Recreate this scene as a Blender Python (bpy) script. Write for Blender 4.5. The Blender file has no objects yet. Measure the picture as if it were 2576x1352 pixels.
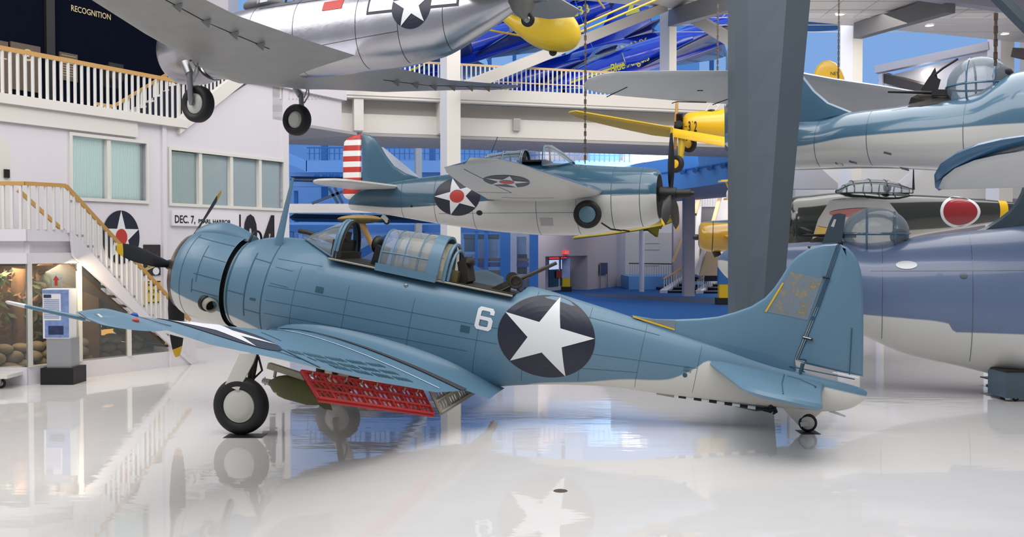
import bpy, bmesh, math, random
import numpy as np
from mathutils import Vector, Matrix

SC = bpy.context.scene
COL = SC.collection
random.seed(7)
pi = math.pi

# ------------------------------------------------------------------ camera
F, CX, CY, EYE, HZ = 2400.0, 1288.0, 676.0, 2.55, 622.0     # focal length in px, centre, eye height, horizon row
TH = math.atan((CY - HZ) / F)
cam_d = bpy.data.cameras.new('camera')
cam_d.sensor_width = 36.0
cam_d.lens = F / 2576.0 * 36.0
cam_d.clip_end = 500
cam = bpy.data.objects.new('camera', cam_d)
COL.objects.link(cam)
cam.location = (0, 0, EYE)
cam.rotation_euler = (pi / 2 - TH, 0, 0)
SC.camera = cam

# ------------------------------------------------------------------ world, lights, exposure
SC.view_settings.view_transform = 'Standard'
SC.view_settings.look = 'None'
SC.view_settings.exposure = 0.0
SC.view_settings.gamma = 1.0
SC.cycles.use_denoising = True
SC.cycles.max_bounces = 6
SC.cycles.diffuse_bounces = 3
SC.cycles.glossy_bounces = 3
SC.cycles.transmission_bounces = 4
SC.cycles.transparent_max_bounces = 12
SC.cycles.sample_clamp_indirect = 4.0
SC.cycles.caustics_reflective = False
SC.cycles.caustics_refractive = False

wd = bpy.data.worlds.new('hall_daylight')
SC.world = wd
wd.use_nodes = True
wb = wd.node_tree.nodes['Background']
wb.inputs[0].default_value = (0.86, 0.88, 1.0, 1)
wb.inputs[1].default_value = 0.36


def area(name, loc, look, sx, sy, power, col=(1, 1, 1)):
    d = bpy.data.lights.new(name, 'AREA')
    d.shape = 'RECTANGLE'
    d.size, d.size_y, d.energy, d.color = sx, sy, power, col
    o = bpy.data.objects.new(name, d)
    COL.objects.link(o)
    o.location = loc
    o.rotation_euler = (Vector(look) - Vector(loc)).to_track_quat('-Z', 'Y').to_euler()
    return o


# banks of lamps under the hall roof, above the frame
area('hall_lamp_bank', (-4, 8, 15), (-3, 12, 0), 22, 10, 2350, (1.0, 0.98, 0.96))
area('hall_lamp_bank', (8, 20, 15), (6, 22, 0), 20, 12, 2100, (1.0, 0.98, 0.96))
area('hall_lamp_bank', (-14, 16, 14), (-12, 22, 3), 8, 14, 1050, (1.0, 0.97, 0.97))
area('mezzanine_lamp_bank', (4, 24, 13.5), (2, 34, 6), 26, 4, 620, (1.0, 0.96, 0.92))
# daylight that fills the glazed court behind the walkway
area('court_daylight', (-4, 47, 17), (-4, 52, 0), 34, 18, 2600, (0.16, 0.47, 1.0))
area('court_daylight', (-2, 41, 9), (-2, 60, 6), 30, 6, 420, (0.16, 0.47, 1.0))
area('under_walkway_fill', (-6, 35.5, 6.05), (-6, 37.5, 0), 14, 2, 420, (1.0, 0.95, 0.9))  # added fill with no fixture, brightens the beam below the walkway
area('far_hall_fill', (10, 50, 7.9), (8, 54, 0), 14, 6, 1500, (1.0, 0.93, 0.9))  # added fill, unseen, lifts the dark walls around the far doors
area('gallery_lamp_bank', (14, 38, 12), (14, 44, 0), 12, 8, 1100, (1.0, 0.95, 0.88))


# ------------------------------------------------------------------ pixels of the photograph to places in the hall
def ray(px, py):
    x, y = (px - CX) / F, (CY - py) / F
    return Vector((x, math.cos(TH) + y * math.sin(TH), -math.sin(TH) + y * math.cos(TH)))


def P(px, py, Y):
    d = ray(px, py)
    return Vector((0, 0, EYE)) + d * (Y / d.y)


def G(px, py, z=0.0):
    d = ray(px, py)
    return Vector((0, 0, EYE)) + d * ((z - EYE) / d.z)


# ------------------------------------------------------------------ materials
def lin(c):
    return tuple(((v / 255.0) / 12.92 if v / 255.0 <= 0.04045 else ((v / 255.0 + 0.055) / 1.055) ** 2.4) for v in c)


MATS = {}


def mat(name, col, rough=0.5, metal=0.0, spec=0.5, coat=0.0, noise=0.0, nscale=3.0, emit=None, estr=0.0, bump=0.0, bscale=20.0, stretch=None, alpha=1.0):
    if name in MATS:
        return MATS[name]
    m = bpy.data.materials.new(name)
    m.use_nodes = True
    nt = m.node_tree
    b = nt.nodes['Principled BSDF']
    c = (*lin(col), 1)
    b.inputs['Base Color'].default_value = c
    b.inputs['Roughness'].default_value = rough
    b.inputs['Metallic'].default_value = metal
    b.inputs['Specular IOR Level'].default_value = spec
    b.inputs['Coat Weight'].default_value = coat
    b.inputs['Coat Roughness'].default_value = 0.06
    if alpha < 1.0:
        b.inputs['Alpha'].default_value = alpha
    if emit:
        b.inputs['Emission Color'].default_value = (*lin(emit), 1)
        b.inputs['Emission Strength'].default_value = estr
    if noise or bump:
        tc = nt.nodes.new('ShaderNodeTexCoord')
        src = tc.outputs['Object']
        if stretch:
            mp = nt.nodes.new('ShaderNodeMapping')
            mp.inputs['Scale'].default_value = stretch
            nt.links.new(src, mp.inputs['Vector'])
            src = mp.outputs['Vector']
    if noise:
        n = nt.nodes.new('ShaderNodeTexNoise')
        n.inputs['Scale'].default_value = nscale
        n.inputs['Detail'].default_value = 5
        nt.links.new(src, n.inputs['Vector'])
        mx = nt.nodes.new('ShaderNodeMix')
        mx.data_type = 'RGBA'
        mx.inputs['A'].default_value = tuple(v * (1 - noise) for v in c[:3]) + (1,)
        mx.inputs['B'].default_value = tuple(min(1, v * (1 + noise)) for v in c[:3]) + (1,)
        nt.links.new(n.outputs['Fac'], mx.inputs['Factor'])
        nt.links.new(mx.outputs['Result'], b.inputs['Base Color'])
    if bump:
        n2 = nt.nodes.new('ShaderNodeTexNoise')
        n2.inputs['Scale'].default_value = bscale
        n2.inputs['Detail'].default_value = 3
        nt.links.new(src, n2.inputs['Vector'])
        bp = nt.nodes.new('ShaderNodeBump')
        bp.inputs['Strength'].default_value = bump
        bp.inputs['Distance'].default_value = 0.02
        nt.links.new(n2.outputs['Fac'], bp.inputs['Height'])
        nt.links.new(bp.outputs['Normal'], b.inputs['Normal'])
    MATS[name] = m
    return m


def two_tone(name, up, low, rough=0.45, coat=0.0, noise=0.06, soft=0.03):
    """aircraft paint: the mesh attribute 'paint' (metres above the colour line) picks the colour"""
    m = bpy.data.materials.new(name)
    m.use_nodes = True
    nt = m.node_tree
    b = nt.nodes['Principled BSDF']
    b.inputs['Roughness'].default_value = rough
    b.inputs['Coat Weight'].default_value = coat
    b.inputs['Coat Roughness'].default_value = 0.05
    at = nt.nodes.new('ShaderNodeAttribute')
    at.attribute_name = 'paint'
    mr = nt.nodes.new('ShaderNodeMapRange')
    mr.inputs['From Min'].default_value = -soft
    mr.inputs['From Max'].default_value = soft
    nt.links.new(at.outputs['Fac'], mr.inputs['Value'])
    tc = nt.nodes.new('ShaderNodeTexCoord')
    n = nt.nodes.new('ShaderNodeTexNoise')
    n.inputs['Scale'].default_value = 1.6
    n.inputs['Detail'].default_value = 6
    nt.links.new(tc.outputs['Object'], n.inputs['Vector'])

    def var(c):
        mx = nt.nodes.new('ShaderNodeMix')
        mx.data_type = 'RGBA'
        c = lin(c)
        mx.inputs['A'].default_value = tuple(v * (1 - noise) for v in c) + (1,)
        mx.inputs['B'].default_value = tuple(min(1, v * (1 + noise)) for v in c) + (1,)
        nt.links.new(n.outputs['Fac'], mx.inputs['Factor'])
        return mx.outputs['Result']
    mx = nt.nodes.new('ShaderNodeMix')
    mx.data_type = 'RGBA'
    nt.links.new(mr.outputs['Result'], mx.inputs['Factor'])
    nt.links.new(var(low), mx.inputs['A'])
    nt.links.new(var(up), mx.inputs['B'])
    nt.links.new(mx.outputs['Result'], b.inputs['Base Color'])
    MATS[name] = m
    return m


def glass(name, col=(225, 235, 240), alpha=0.22, rough=0.03):
    """thin clear pane: mostly see-through, with a reflecting skin"""
    m = bpy.data.materials.new(name)
    m.use_nodes = True
    nt = m.node_tree
    for n in list(nt.nodes):
        if n.type != 'OUTPUT_MATERIAL':
            nt.nodes.remove(n)
    out = [n for n in nt.nodes if n.type == 'OUTPUT_MATERIAL'][0]
    tr = nt.nodes.new('ShaderNodeBsdfTransparent')
    tr.inputs[0].default_value = (0.93, 0.96, 0.97, 1)
    pb = nt.nodes.new('ShaderNodeBsdfPrincipled')
    pb.inputs['Base Color'].default_value = (*lin(col), 1)
    pb.inputs['Roughness'].default_value = rough
    pb.inputs['Coat Weight'].default_value = 1.0
    ms = nt.nodes.new('ShaderNodeMixShader')
    fr = nt.nodes.new('ShaderNodeFresnel')
    fr.inputs['IOR'].default_value = 1.45
    ad = nt.nodes.new('ShaderNodeMath')
    ad.operation = 'ADD'
    ad.use_clamp = True
    ad.inputs[1].default_value = alpha
    nt.links.new(fr.outputs[0], ad.inputs[0])
    nt.links.new(ad.outputs[0], ms.inputs[0])
    nt.links.new(tr.outputs[0], ms.inputs[1])
    nt.links.new(pb.outputs[0], ms.inputs[2])
    nt.links.new(ms.outputs[0], out.inputs[0])
    MATS[name] = m
    return m


# ------------------------------------------------------------------ objects
def tag(o, label=None, cat=None, group=None, kind=None):
    if label: o['label'] = label
    if cat: o['category'] = cat
    if group: o['group'] = group
    if kind: o['kind'] = kind
    return o


def empty(name, loc=(0, 0, 0), mw=None):
    o = bpy.data.objects.new(name, None)
    o.empty_display_size = 0.2
    COL.objects.link(o)
    o.matrix_world = mw if mw is not None else Matrix.Translation(Vector(loc))
    return o


def children_of(o):
    return [c for c in COL.objects if c.parent == o]


class MB:
    def __init__(s):
        s.v, s.f, s.m, s.a = [], [], [], []

    def add(s, vs, fs, mi=0, att=None):
        b = len(s.v)
        s.v += [tuple(v) for v in vs]
        s.f += [tuple(i + b for i in f) for f in fs]
        s.m += list(mi) if isinstance(mi, (list, tuple)) else [mi] * len(fs)
        s.a += list(att) if att is not None else [0.0] * len(vs)
        return s

    def box(s, lo, hi, mi=0):
        (a, b, c), (d, e, f) = lo, hi
        s.add([(a, b, c), (d, b, c), (d, e, c), (a, e, c), (a, b, f), (d, b, f), (d, e, f), (a, e, f)],
              [(3, 2, 1, 0), (4, 5, 6, 7), (0, 1, 5, 4), (1, 2, 6, 5), (2, 3, 7, 6), (3, 0, 4, 7)], mi)
        return s

    def obox(s, c, ax, ay, az, mi=0):
        c, ax, ay, az = Vector(c), Vector(ax), Vector(ay), Vector(az)
        vs = [c + sx * ax + sy * ay + sz * az for sz in (-1, 1) for sx, sy in ((-1, -1), (1, -1), (1, 1), (-1, 1))]
        s.add(vs, [(3, 2, 1, 0), (4, 5, 6, 7), (0, 1, 5, 4), (1, 2, 6, 5), (2, 3, 7, 6), (3, 0, 4, 7)], mi)
        return s

    def bar(s, p0, p1, w, h, up=(0, 0, 1), mi=0):
        p0, p1 = Vector(p0), Vector(p1)
        d = p1 - p0
        t = d.normalized()
        u = Vector(up)
        sd = t.cross(u)
        if sd.length < 1e-4:
            sd = t.cross(Vector((0, 1, 0)))
        sd.normalize()
        u = sd.cross(t)
        return s.obox((p0 + p1) / 2, d / 2, sd * w / 2, u * h / 2, mi)

    def cyl(s, p0, p1, r0, r1=None, n=16, mi=0, caps=True):
        r1 = r0 if r1 is None else r1
        p0, p1 = Vector(p0), Vector(p1)
        t = (p1 - p0).normalized()
        a = t.orthogonal().normalized()
        b = t.cross(a)
        vs = []
        for p, r in ((p0, r0), (p1, r1)):
            vs += [p + (a * math.cos(2 * pi * i / n) + b * math.sin(2 * pi * i / n)) * r for i in range(n)]
        fs = [(i, (i + 1) % n, n + (i + 1) % n, n + i) for i in range(n)]
        if caps:
            fs += [tuple(range(n - 1, -1, -1)), tuple(range(n, 2 * n))]
        return s.add(vs, fs, mi)

    def tube(s, pts, r, n=8, mi=0):
        pts = [Vector(p) for p in pts]
        rs = r if isinstance(r, (list, tuple)) else [r] * len(pts)
        rings = []
        a = None
        for i, p in enumerate(pts):
            t = (pts[min(i + 1, len(pts) - 1)] - pts[max(i - 1, 0)]).normalized()
            if a is None:
                a = t.orthogonal().normalized()
            else:
                a = (a - t * a.dot(t)).normalized()
            b = t.cross(a)
            rings.append([p + (a * math.cos(2 * pi * k / n) + b * math.sin(2 * pi * k / n)) * rs[i] for k in range(n)])
        return s.loft(rings, mi)

    def loft(s, rings, mi=0, cap0=True, cap1=True, att=None, closed=True):
        n = len(rings[0])
        vs = [v for r in rings for v in r]
        fs, ms = [], []
        for i in range(len(rings) - 1):
            for k in range(n if closed else n - 1):
                k2 = (k + 1) % n
                fs.append((i * n + k, i * n + k2, (i + 1) * n + k2, (i + 1) * n + k))
                ms.append(mi(i, k) if callable(mi) else mi)
        m0 = mi(0, 0) if callable(mi) else mi
        if cap0: fs.append(tuple(range(n - 1, -1, -1))); ms.append(m0)
        if cap1: fs.append(tuple(range((len(rings) - 1) * n, len(rings) * n))); ms.append(m0)
        return s.add(vs, fs, ms, att)

    def lathe(s, prof, o, d, n=32, mi=0, cap0=True, cap1=True):
        """profile of (distance along d, radius)"""
        o, d = Vector(o), Vector(d).normalized()
        a = d.orthogonal().normalized()
        b = d.cross(a)
        rings = [[o + d * t + (a * math.cos(2 * pi * k / n) + b * math.sin(2 * pi * k / n)) * max(r, 1e-4) for k in range(n)] for t, r in prof]
        return s.loft(rings, mi, cap0, cap1)

    def ell(s, c, rx, ry, rz, n=16, mi=0, half=False):
        rings = []
        m = n // 2
        for i in range(m + 1):
            ph = (pi / 2 if half else pi) * i / m
            zz, rr = math.cos(ph), max(math.sin(ph), 1e-3)
            rings.append([Vector(c) + Vector((rx * rr * math.cos(2 * pi * k / n), ry * rr * math.sin(2 * pi * k / n), rz * zz)) for k in range(n)])
        return s.loft(rings, mi)

    def prism(s, poly, vec, mi=0):
        """3-D polygon pushed along vec"""
        p = [Vector(q) for q in poly]
        v = Vector(vec)
        n = len(p)
        fs = [tuple(range(n - 1, -1, -1)), tuple(range(n, 2 * n))] + [(i, (i + 1) % n, n + (i + 1) % n, n + i) for i in range(n)]
        return s.add(p + [q + v for q in p], fs, mi)

    def quad(s, a, b, c, d, mi=0):
        return s.add([a, b, c, d], [(0, 1, 2, 3)], mi)

    def build(s, name, mats, parent=None, smooth=None, fix=True, att=False):
        me = bpy.data.meshes.new(name)
        me.from_pydata([tuple(v) for v in s.v], [], s.f)
        if not isinstance(mats, (list, tuple)):
            mats = [mats]
        for m in mats:
            me.materials.append(MATS[m] if isinstance(m, str) else m)
        me.polygons.foreach_set('material_index', s.m)
        if att:
            a = me.attributes.new('paint', 'FLOAT', 'POINT')
            a.data.foreach_set('value', s.a)
        if fix:
            bm = bmesh.new()
            bm.from_mesh(me)
            bmesh.ops.recalc_face_normals(bm, faces=bm.faces)
            bm.to_mesh(me)
            bm.free()
        if smooth is not None:
            me.polygons.foreach_set('use_smooth', [True] * len(me.polygons))
            me.set_sharp_from_angle(angle=math.radians(smooth))
        me.update()
        o = bpy.data.objects.new(name, me)
        COL.objects.link(o)
        if parent is not None:
            o.parent = parent
        return o


def copy_tree(o, parent=None):
    c = o.copy()
    COL.objects.link(c)
    if parent is not None:
        c.parent = parent
    for ch in children_of(o):
        copy_tree(ch, c)
    return c


def pchip(xs, ys):
    xs, ys = np.array(xs, float), np.array(ys, float)
    h = np.diff(xs)
    d = np.diff(ys) / h
    m = np.zeros(len(xs))
    for i in range(1, len(xs) - 1):
        if d[i - 1] * d[i] > 0:
            w1, w2 = 2 * h[i] + h[i - 1], h[i] + 2 * h[i - 1]
            m[i] = (w1 + w2) / (w1 / d[i - 1] + w2 / d[i])
    m[0], m[-1] = d[0], d[-1]

    def f(x):
        x = min(max(x, xs[0]), xs[-1])
        i = int(min(max(np.searchsorted(xs, x) - 1, 0), len(h) - 1))
        t = (x - xs[i]) / h[i]
        return float((2 * t**3 - 3 * t**2 + 1) * ys[i] + (t**3 - 2 * t**2 + t) * h[i] * m[i] + (-2 * t**3 + 3 * t**2) * ys[i + 1] + (t**3 - t**2) * h[i] * m[i + 1])
    return f


# ------------------------------------------------------------------ flat shapes that get wrapped on a surface
def disc2(rx, rz, n=48):
    pts = [(0, 0)] + [(rx * math.cos(2 * pi * i / n), rz * math.sin(2 * pi * i / n)) for i in range(n)]
    return pts, [(0, 1 + i, 1 + (i + 1) % n) for i in range(n)]


def ring2(r0, r1, n=48):
    pts = [(r * math.cos(2 * pi * i / n), r * math.sin(2 * pi * i / n)) for r in (r0, r1) for i in range(n)]
    t = []
    for i in range(n):
        j = (i + 1) % n
        t += [(i, n + i, n + j), (i, n + j, j)]
    return pts, t


def star2(rx, rz, rot=0.0, inner=0.382):
    pts = [(0, 0)]
    for i in range(10):
        r = 1.0 if i % 2 == 0 else inner
        a = pi / 2 + rot + i * pi / 5
        pts.append((rx * r * math.cos(a), rz * r * math.sin(a)))
    return pts, [(0, 1 + i, 1 + (i + 1) % 10) for i in range(10)]


def rect2(w, h):
    return [(-w / 2, -h / 2), (w / 2, -h / 2), (w / 2, h / 2), (-w / 2, h / 2)], [(0, 1, 2), (0, 2, 3)]


def poly2(pts):
    from mathutils.geometry import tessellate_polygon
    t = tessellate_polygon([[Vector((p[0], p[1], 0)) for p in pts]])
    return list(pts), [tuple(x) for x in t]


_TXT = {}


def text2(s, h, w=None, bold=0.0, shear=0.0):
    """letters as flat triangles, cap height h, centred; w squeezes or stretches them to that width"""
    key = (s, bold, shear)
    if key not in _TXT:
        cu = bpy.data.curves.new('lettering', 'FONT')
        cu.body = s
        cu.size = 1.0
        cu.offset = bold
        cu.shear = shear
        cu.resolution_u = 3
        ob = bpy.data.objects.new('lettering', cu)
        COL.objects.link(ob)
        dg = bpy.context.evaluated_depsgraph_get()
        me = bpy.data.meshes.new_from_object(ob.evaluated_get(dg))
        me.calc_loop_triangles()
        pts = [(v.co.x, v.co.y) for v in me.vertices]
        tri = [tuple(t.vertices) for t in me.loop_triangles]
        bpy.data.objects.remove(ob)
        bpy.data.curves.remove(cu)
        bpy.data.meshes.remove(me)
        _TXT[key] = (pts, tri)
    pts, tri = _TXT[key]
    x0, x1 = min(p[0] for p in pts), max(p[0] for p in pts)
    y0, y1 = min(p[1] for p in pts), max(p[1] for p in pts)
    k = h / 0.7
    kx = (w / (x1 - x0)) if w else k
    return [((p[0] - (x0 + x1) / 2) * kx, (p[1] - 0.35) * k) for p in pts], tri


def place2(shape, cx, cz, rot=0.0, flip=False):
    c, s = math.cos(rot), math.sin(rot)
    k = -1 if flip else 1
    return [(cx + k * p[0] * c - p[1] * s * 1.0 if not flip else cx - (p[0] * c - p[1] * s), cz + p[0] * s + p[1] * c) for p in shape[0]], shape[1]


def wrap(mb, shape, fn, sub=1, mi=0):
    """subdivide flat triangles and map every point onto a surface"""
    pts, tris = shape
    for t in tris:
        a, b, c = (np.array(pts[i], float) for i in t)
        idx, vs, fs = {}, [], []
        for i in range(sub + 1):
            for j in range(sub + 1 - i):
                p = a + (b - a) * i / sub + (c - a) * j / sub
                idx[i, j] = len(vs)
                vs.append(fn(p[0], p[1]))
        for i in range(sub):
            for j in range(sub - i):
                fs.append((idx[i, j], idx[i + 1, j], idx[i, j + 1]))
                if i + j < sub - 1:
                    fs.append((idx[i + 1, j], idx[i + 1, j + 1], idx[i, j + 1]))
        mb.add(vs, fs, mi)
    return mb


def on_plane(o, ux, uz, off=0.0):
    """maps flat coordinates to a plane with origin o and axes ux, uz"""
    o, ux, uz = Vector(o), Vector(ux).normalized(), Vector(uz).normalized()
    n = ux.cross(uz)
    return lambda x, z: o + ux * x + uz * z + n * off


# ------------------------------------------------------------------ aircraft frames and shapes (x aft, y starboard, z up)
class Frame:
    def __init__(s, O, psi, al=0.0, roll=0.0):
        psi, al, roll = map(math.radians, (psi, al, roll))
        ea = Vector((math.cos(psi) * math.cos(al), -math.sin(psi) * math.cos(al), -math.sin(al)))
        es = Vector((math.sin(psi), math.cos(psi), 0))
        eu = ea.cross(es)
        es, eu = es * math.cos(roll) + eu * math.sin(roll), eu * math.cos(roll) - es * math.sin(roll)
        s.O = Vector(O)
        s.R = Matrix((ea, es, eu)).transposed()
        s.mw = Matrix.Translation(s.O) @ s.R.to_4x4()
        s.inv = s.mw.inverted()

    def at(s, px, py, y=0.0, ax=1):
        a, b = s.inv @ Vector((0, 0, EYE)), s.inv @ (Vector((0, 0, EYE)) + ray(px, py))
        t = (y - a[ax]) / (b[ax] - a[ax])
        return a + (b - a) * t

    def loc(s, w):
        return s.inv @ Vector(w)


class Body:
    """lofted fuselage: stations (x, z_top, z_bottom, half_width, z_widest, n_top, n_bottom)"""

    def __init__(s, st):
        a = np.array(st, float)
        s.x0, s.x1 = a[0, 0], a[-1, 0]
        s.fn = [pchip(a[:, 0], a[:, i]) for i in range(1, 7)]

    def par(s, x):
        return [f(x) for f in s.fn]

    def pt(s, x, t):
        zt, zb, w, zm, nt, nb = s.par(x)
        c, sn = math.cos(t), math.sin(t)
        n = nt if sn >= 0 else nb
        y = w * math.copysign(abs(c) ** (2 / n), c)
        z = zm + ((zt - zm) if sn >= 0 else (zm - zb)) * math.copysign(abs(sn) ** (2 / n), sn)
        return Vector((x, y, z))

    def side(s, x, z, sg=-1, off=0.004):
        zt, zb, w, zm, nt, nb = s.par(x)
        if z >= zm:
            q = min(1.0, max(0.0, (z - zm) / max(zt - zm, 1e-6))); n = nt
        else:
            q = min(1.0, max(0.0, (zm - z) / max(zm - zb, 1e-6))); n = nb
        y = w * max(0.0, 1 - q ** n) ** (1 / n)
        return Vector((x, sg * (y + off), z))

    def loft(s, mb, nx=60, n=48, x0=None, x1=None, mi=0, dem=None, cap0=True, cap1=True):
        x0 = s.x0 if x0 is None else x0
        x1 = s.x1 if x1 is None else x1
        rings, att = [], []
        for i in range(nx + 1):
            x = x0 + (x1 - x0) * i / nx
            r = [s.pt(x, 2 * pi * k / n) for k in range(n)]
            rings.append(r)
            att += [(p.z - (dem(x, p) if dem else -9)) for p in r]
        mb.loft(rings, mi, cap0, cap1, att)
        return mb

    def hoop(s, mb, x, t0, t1, w=0.010, off=0.003, n=24, mi=0):
        for i in range(n):
            ta, tb = t0 + (t1 - t0) * i / n, t0 + (t1 - t0) * (i + 1) / n
            q = []
            for xx, t in ((x - w / 2, ta), (x + w / 2, ta), (x + w / 2, tb), (x - w / 2, tb)):
                p = s.pt(xx, t)
                d = Vector((0, p.y, p.z - s.fn[3](xx))).normalized()
                q.append(p + d * off)
            mb.quad(*q, mi)

    def stringer(s, mb, xa, za, xb, zb, sg=-1, w=0.008, off=0.003, n=24, mi=0):
        pr = None
        for i in range(n + 1):
            x, z = xa + (xb - xa) * i / n, za + (zb - za) * i / n
            q = (s.side(x, z - w / 2, sg, off), s.side(x, z + w / 2, sg, off))
            if pr: mb.quad(pr[0], q[0], q[1], pr[1], mi)
            pr = q


def foil_pts(n=12):
    c = [0.5 * (1 - math.cos(pi * i / n)) for i in range(n + 1)]

    def yt(x):
        return 5 * (0.2969 * math.sqrt(x) - 0.126 * x - 0.3516 * x * x + 0.2843 * x**3 - 0.1036 * x**4)
    up = [(x, yt(x)) for x in reversed(c)]
    lo = [(x, -0.75 * yt(x)) for x in c[1:-1]]
    return up + lo


FOIL = foil_pts()


class Wing:
    """sections (y, x_le, z_le, x_te, z_te, thickness ratio)"""

    def __init__(s, sec):
        s.sec = sec

    def ring(s, q):
        y, xl, zl, xt, zt, tc = q
        ch = math.hypot(xt - xl, zt - zl)
        return [Vector((xl + (xt - xl) * c, y, zl + (zt - zl) * c + h * ch * tc)) for c, h in FOIL]

    def interp(s, y):
        S = sorted(s.sec, key=lambda q: q[0])
        y = min(max(y, S[0][0]), S[-1][0])
        for a, b in zip(S, S[1:]):
            if a[0] <= y <= b[0]:
                t = (y - a[0]) / max(b[0] - a[0], 1e-6)
                return tuple(a[i] + (b[i] - a[i]) * t for i in range(6))

    def z(s, x, y, up=True, off=0.004):
        _, xl, zl, xt, zt, tc = s.interp(y)
        c = min(max((x - xl) / (xt - xl), 0.0), 1.0)
        h = 5 * (0.2969 * math.sqrt(c) - 0.126 * c - 0.3516 * c * c + 0.2843 * c**3 - 0.1036 * c**4)
        ch = math.hypot(xt - xl, zt - zl)
        return zl + (zt - zl) * c + (h if up else -0.75 * h) * ch * tc + (off if up else -off)

    def map(s, up=True, off=0.004):
        return lambda x, y: Vector((x, y, s.z(x, y, up, off)))

    def loft(s, mb, step=0.25, mi_up=0, mi_lo=1, tip=0.25, kl=0.46, kt=0.46):
        S = s.sec
        ys = []
        for a, b in zip(S, S[1:]):
            n = max(1, int(abs(b[0] - a[0]) / step))
            ys += [a[0] + (b[0] - a[0]) * i / n for i in range(n)]
        ys.append(S[-1][0])
        rings = [s.ring((y,) + s.interp(y)[1:]) for y in ys]
        if tip:
            q = list(S[-1])
            sg = 1 if S[-1][0] > S[0][0] else -1
            for k in range(1, 7):
                a = k / 6 * pi / 2
                sh = 1 - math.cos(a)
                ch = q[3] - q[1]
                rings.append(s.ring((q[0] + sg * tip * math.sin(a), q[1] + ch * kl * sh, q[2] + 0.03 * sh, q[3] - ch * kt * sh, q[4] + 0.03 * sh, q[5])))
        nu = 12
        mb.loft(rings, lambda i, k: mi_up if k < nu else mi_lo)
        return mb


def pillow(mb, poly, T, d1=0.04, d2=0.14, fn=None, mi=0, att=None):
    """solid with rounded rim from a flat outline (list of 2-D points, either way round); fn(u, v, h) -> 3-D"""
    p = [np.array(q, float) for q in poly]
    area_ = sum(p[i][0] * p[(i + 1) % len(p)][1] - p[(i + 1) % len(p)][0] * p[i][1] for i in range(len(p)))
    if area_ < 0:
        p = p[::-1]
    n = len(p)

    def inset(d):
        out = []
        for i in range(n):
            e0, e1 = p[i] - p[i - 1], p[(i + 1) % n] - p[i]
            n0 = np.array([-e0[1], e0[0]]) / (np.linalg.norm(e0) + 1e-9)
            n1 = np.array([-e1[1], e1[0]]) / (np.linalg.norm(e1) + 1e-9)
            m = n0 + n1
            m = m / max(np.dot(m, m) / 2, 0.5)
            out.append(p[i] + m * d)
        return out
    r1, r2 = inset(d1), inset(d2)
    rings = [[fn(q[0], q[1], -T) for q in r2], [fn(q[0], q[1], -0.72 * T) for q in r1], [fn(q[0], q[1], 0) for q in p],
             [fn(q[0], q[1], 0.72 * T) for q in r1], [fn(q[0], q[1], T) for q in r2]]
    b = len(mb.v)
    vs = [v for r in rings for v in r]
    fs = []
    for i in range(4):
        for k in range(n):
            k2 = (k + 1) % n
            fs.append((i * n + k, i * n + k2, (i + 1) * n + k2, (i + 1) * n + k))
    _, tr = poly2([tuple(q) for q in r2])
    fs += [tuple(t) for t in tr] + [tuple(4 * n + i for i in t) for t in tr]
    mb.add(vs, fs, mi, [att(v) for v in vs] if att else None)
    return mb


def smooth_poly(pts, n=6, closed=True):
    """Catmull-Rom through the points"""
    out = []
    m = len(pts)
    for i in range(m if closed else m - 1):
        g = lambda k: np.array(pts[k % m] if closed else pts[min(max(k, 0), m - 1)], float)
        a, b, c, d = g(i - 1), g(i), g(i + 1), g(i + 2)
        for j in range(n):
            t = j / n
            out.append(tuple(0.5 * (2 * b + (c - a) * t + (2 * a - 5 * b + 4 * c - d) * t * t + (3 * b - a - 3 * c + d) * t**3)))
    if not closed:
        out.append(tuple(pts[-1]))
    return out


def wheel(parent, c, axis, R, w, tyre_m, hub_m, hubR=0.55, name='wheel'):
    """tyre with a dished hub; axis points outwards"""
    c, axis = Vector(c), Vector(axis).normalized()
    h = w / 2
    mb = MB()
    k = R * 0.12
    prof = [(-h * 0.55, R * hubR), (-h * 0.85, R * (hubR + 0.06)), (-h, R * 0.80), (-h * 0.86, R * 0.91), (-h * 0.5, R * 0.985), (0, R), (h * 0.5, R * 0.985), (h * 0.86, R * 0.91), (h, R * 0.80), (h * 0.85, R * (hubR + 0.06)), (h * 0.55, R * hubR)]
    mb.lathe(prof, c, axis, 40)
    t = mb.build(name, tyre_m, parent, smooth=50)
    mb = MB()
    mb.lathe([(-h * 0.9, 0.0), (-h * 0.9, R * hubR * 0.7), (-h * 0.5, R * hubR * 1.02), (h * 0.5, R * hubR * 1.02), (h * 0.72, R * hubR * 0.98), (h * 0.78, R * hubR * 0.86), (h * 0.86, R * hubR * 0.8), (h * 0.95, R * hubR * 0.5), (h * 1.0, 0.0)], c, axis, 36)
    mb.build('hub_cap', hub_m, t, smooth=35)
    return t


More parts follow.
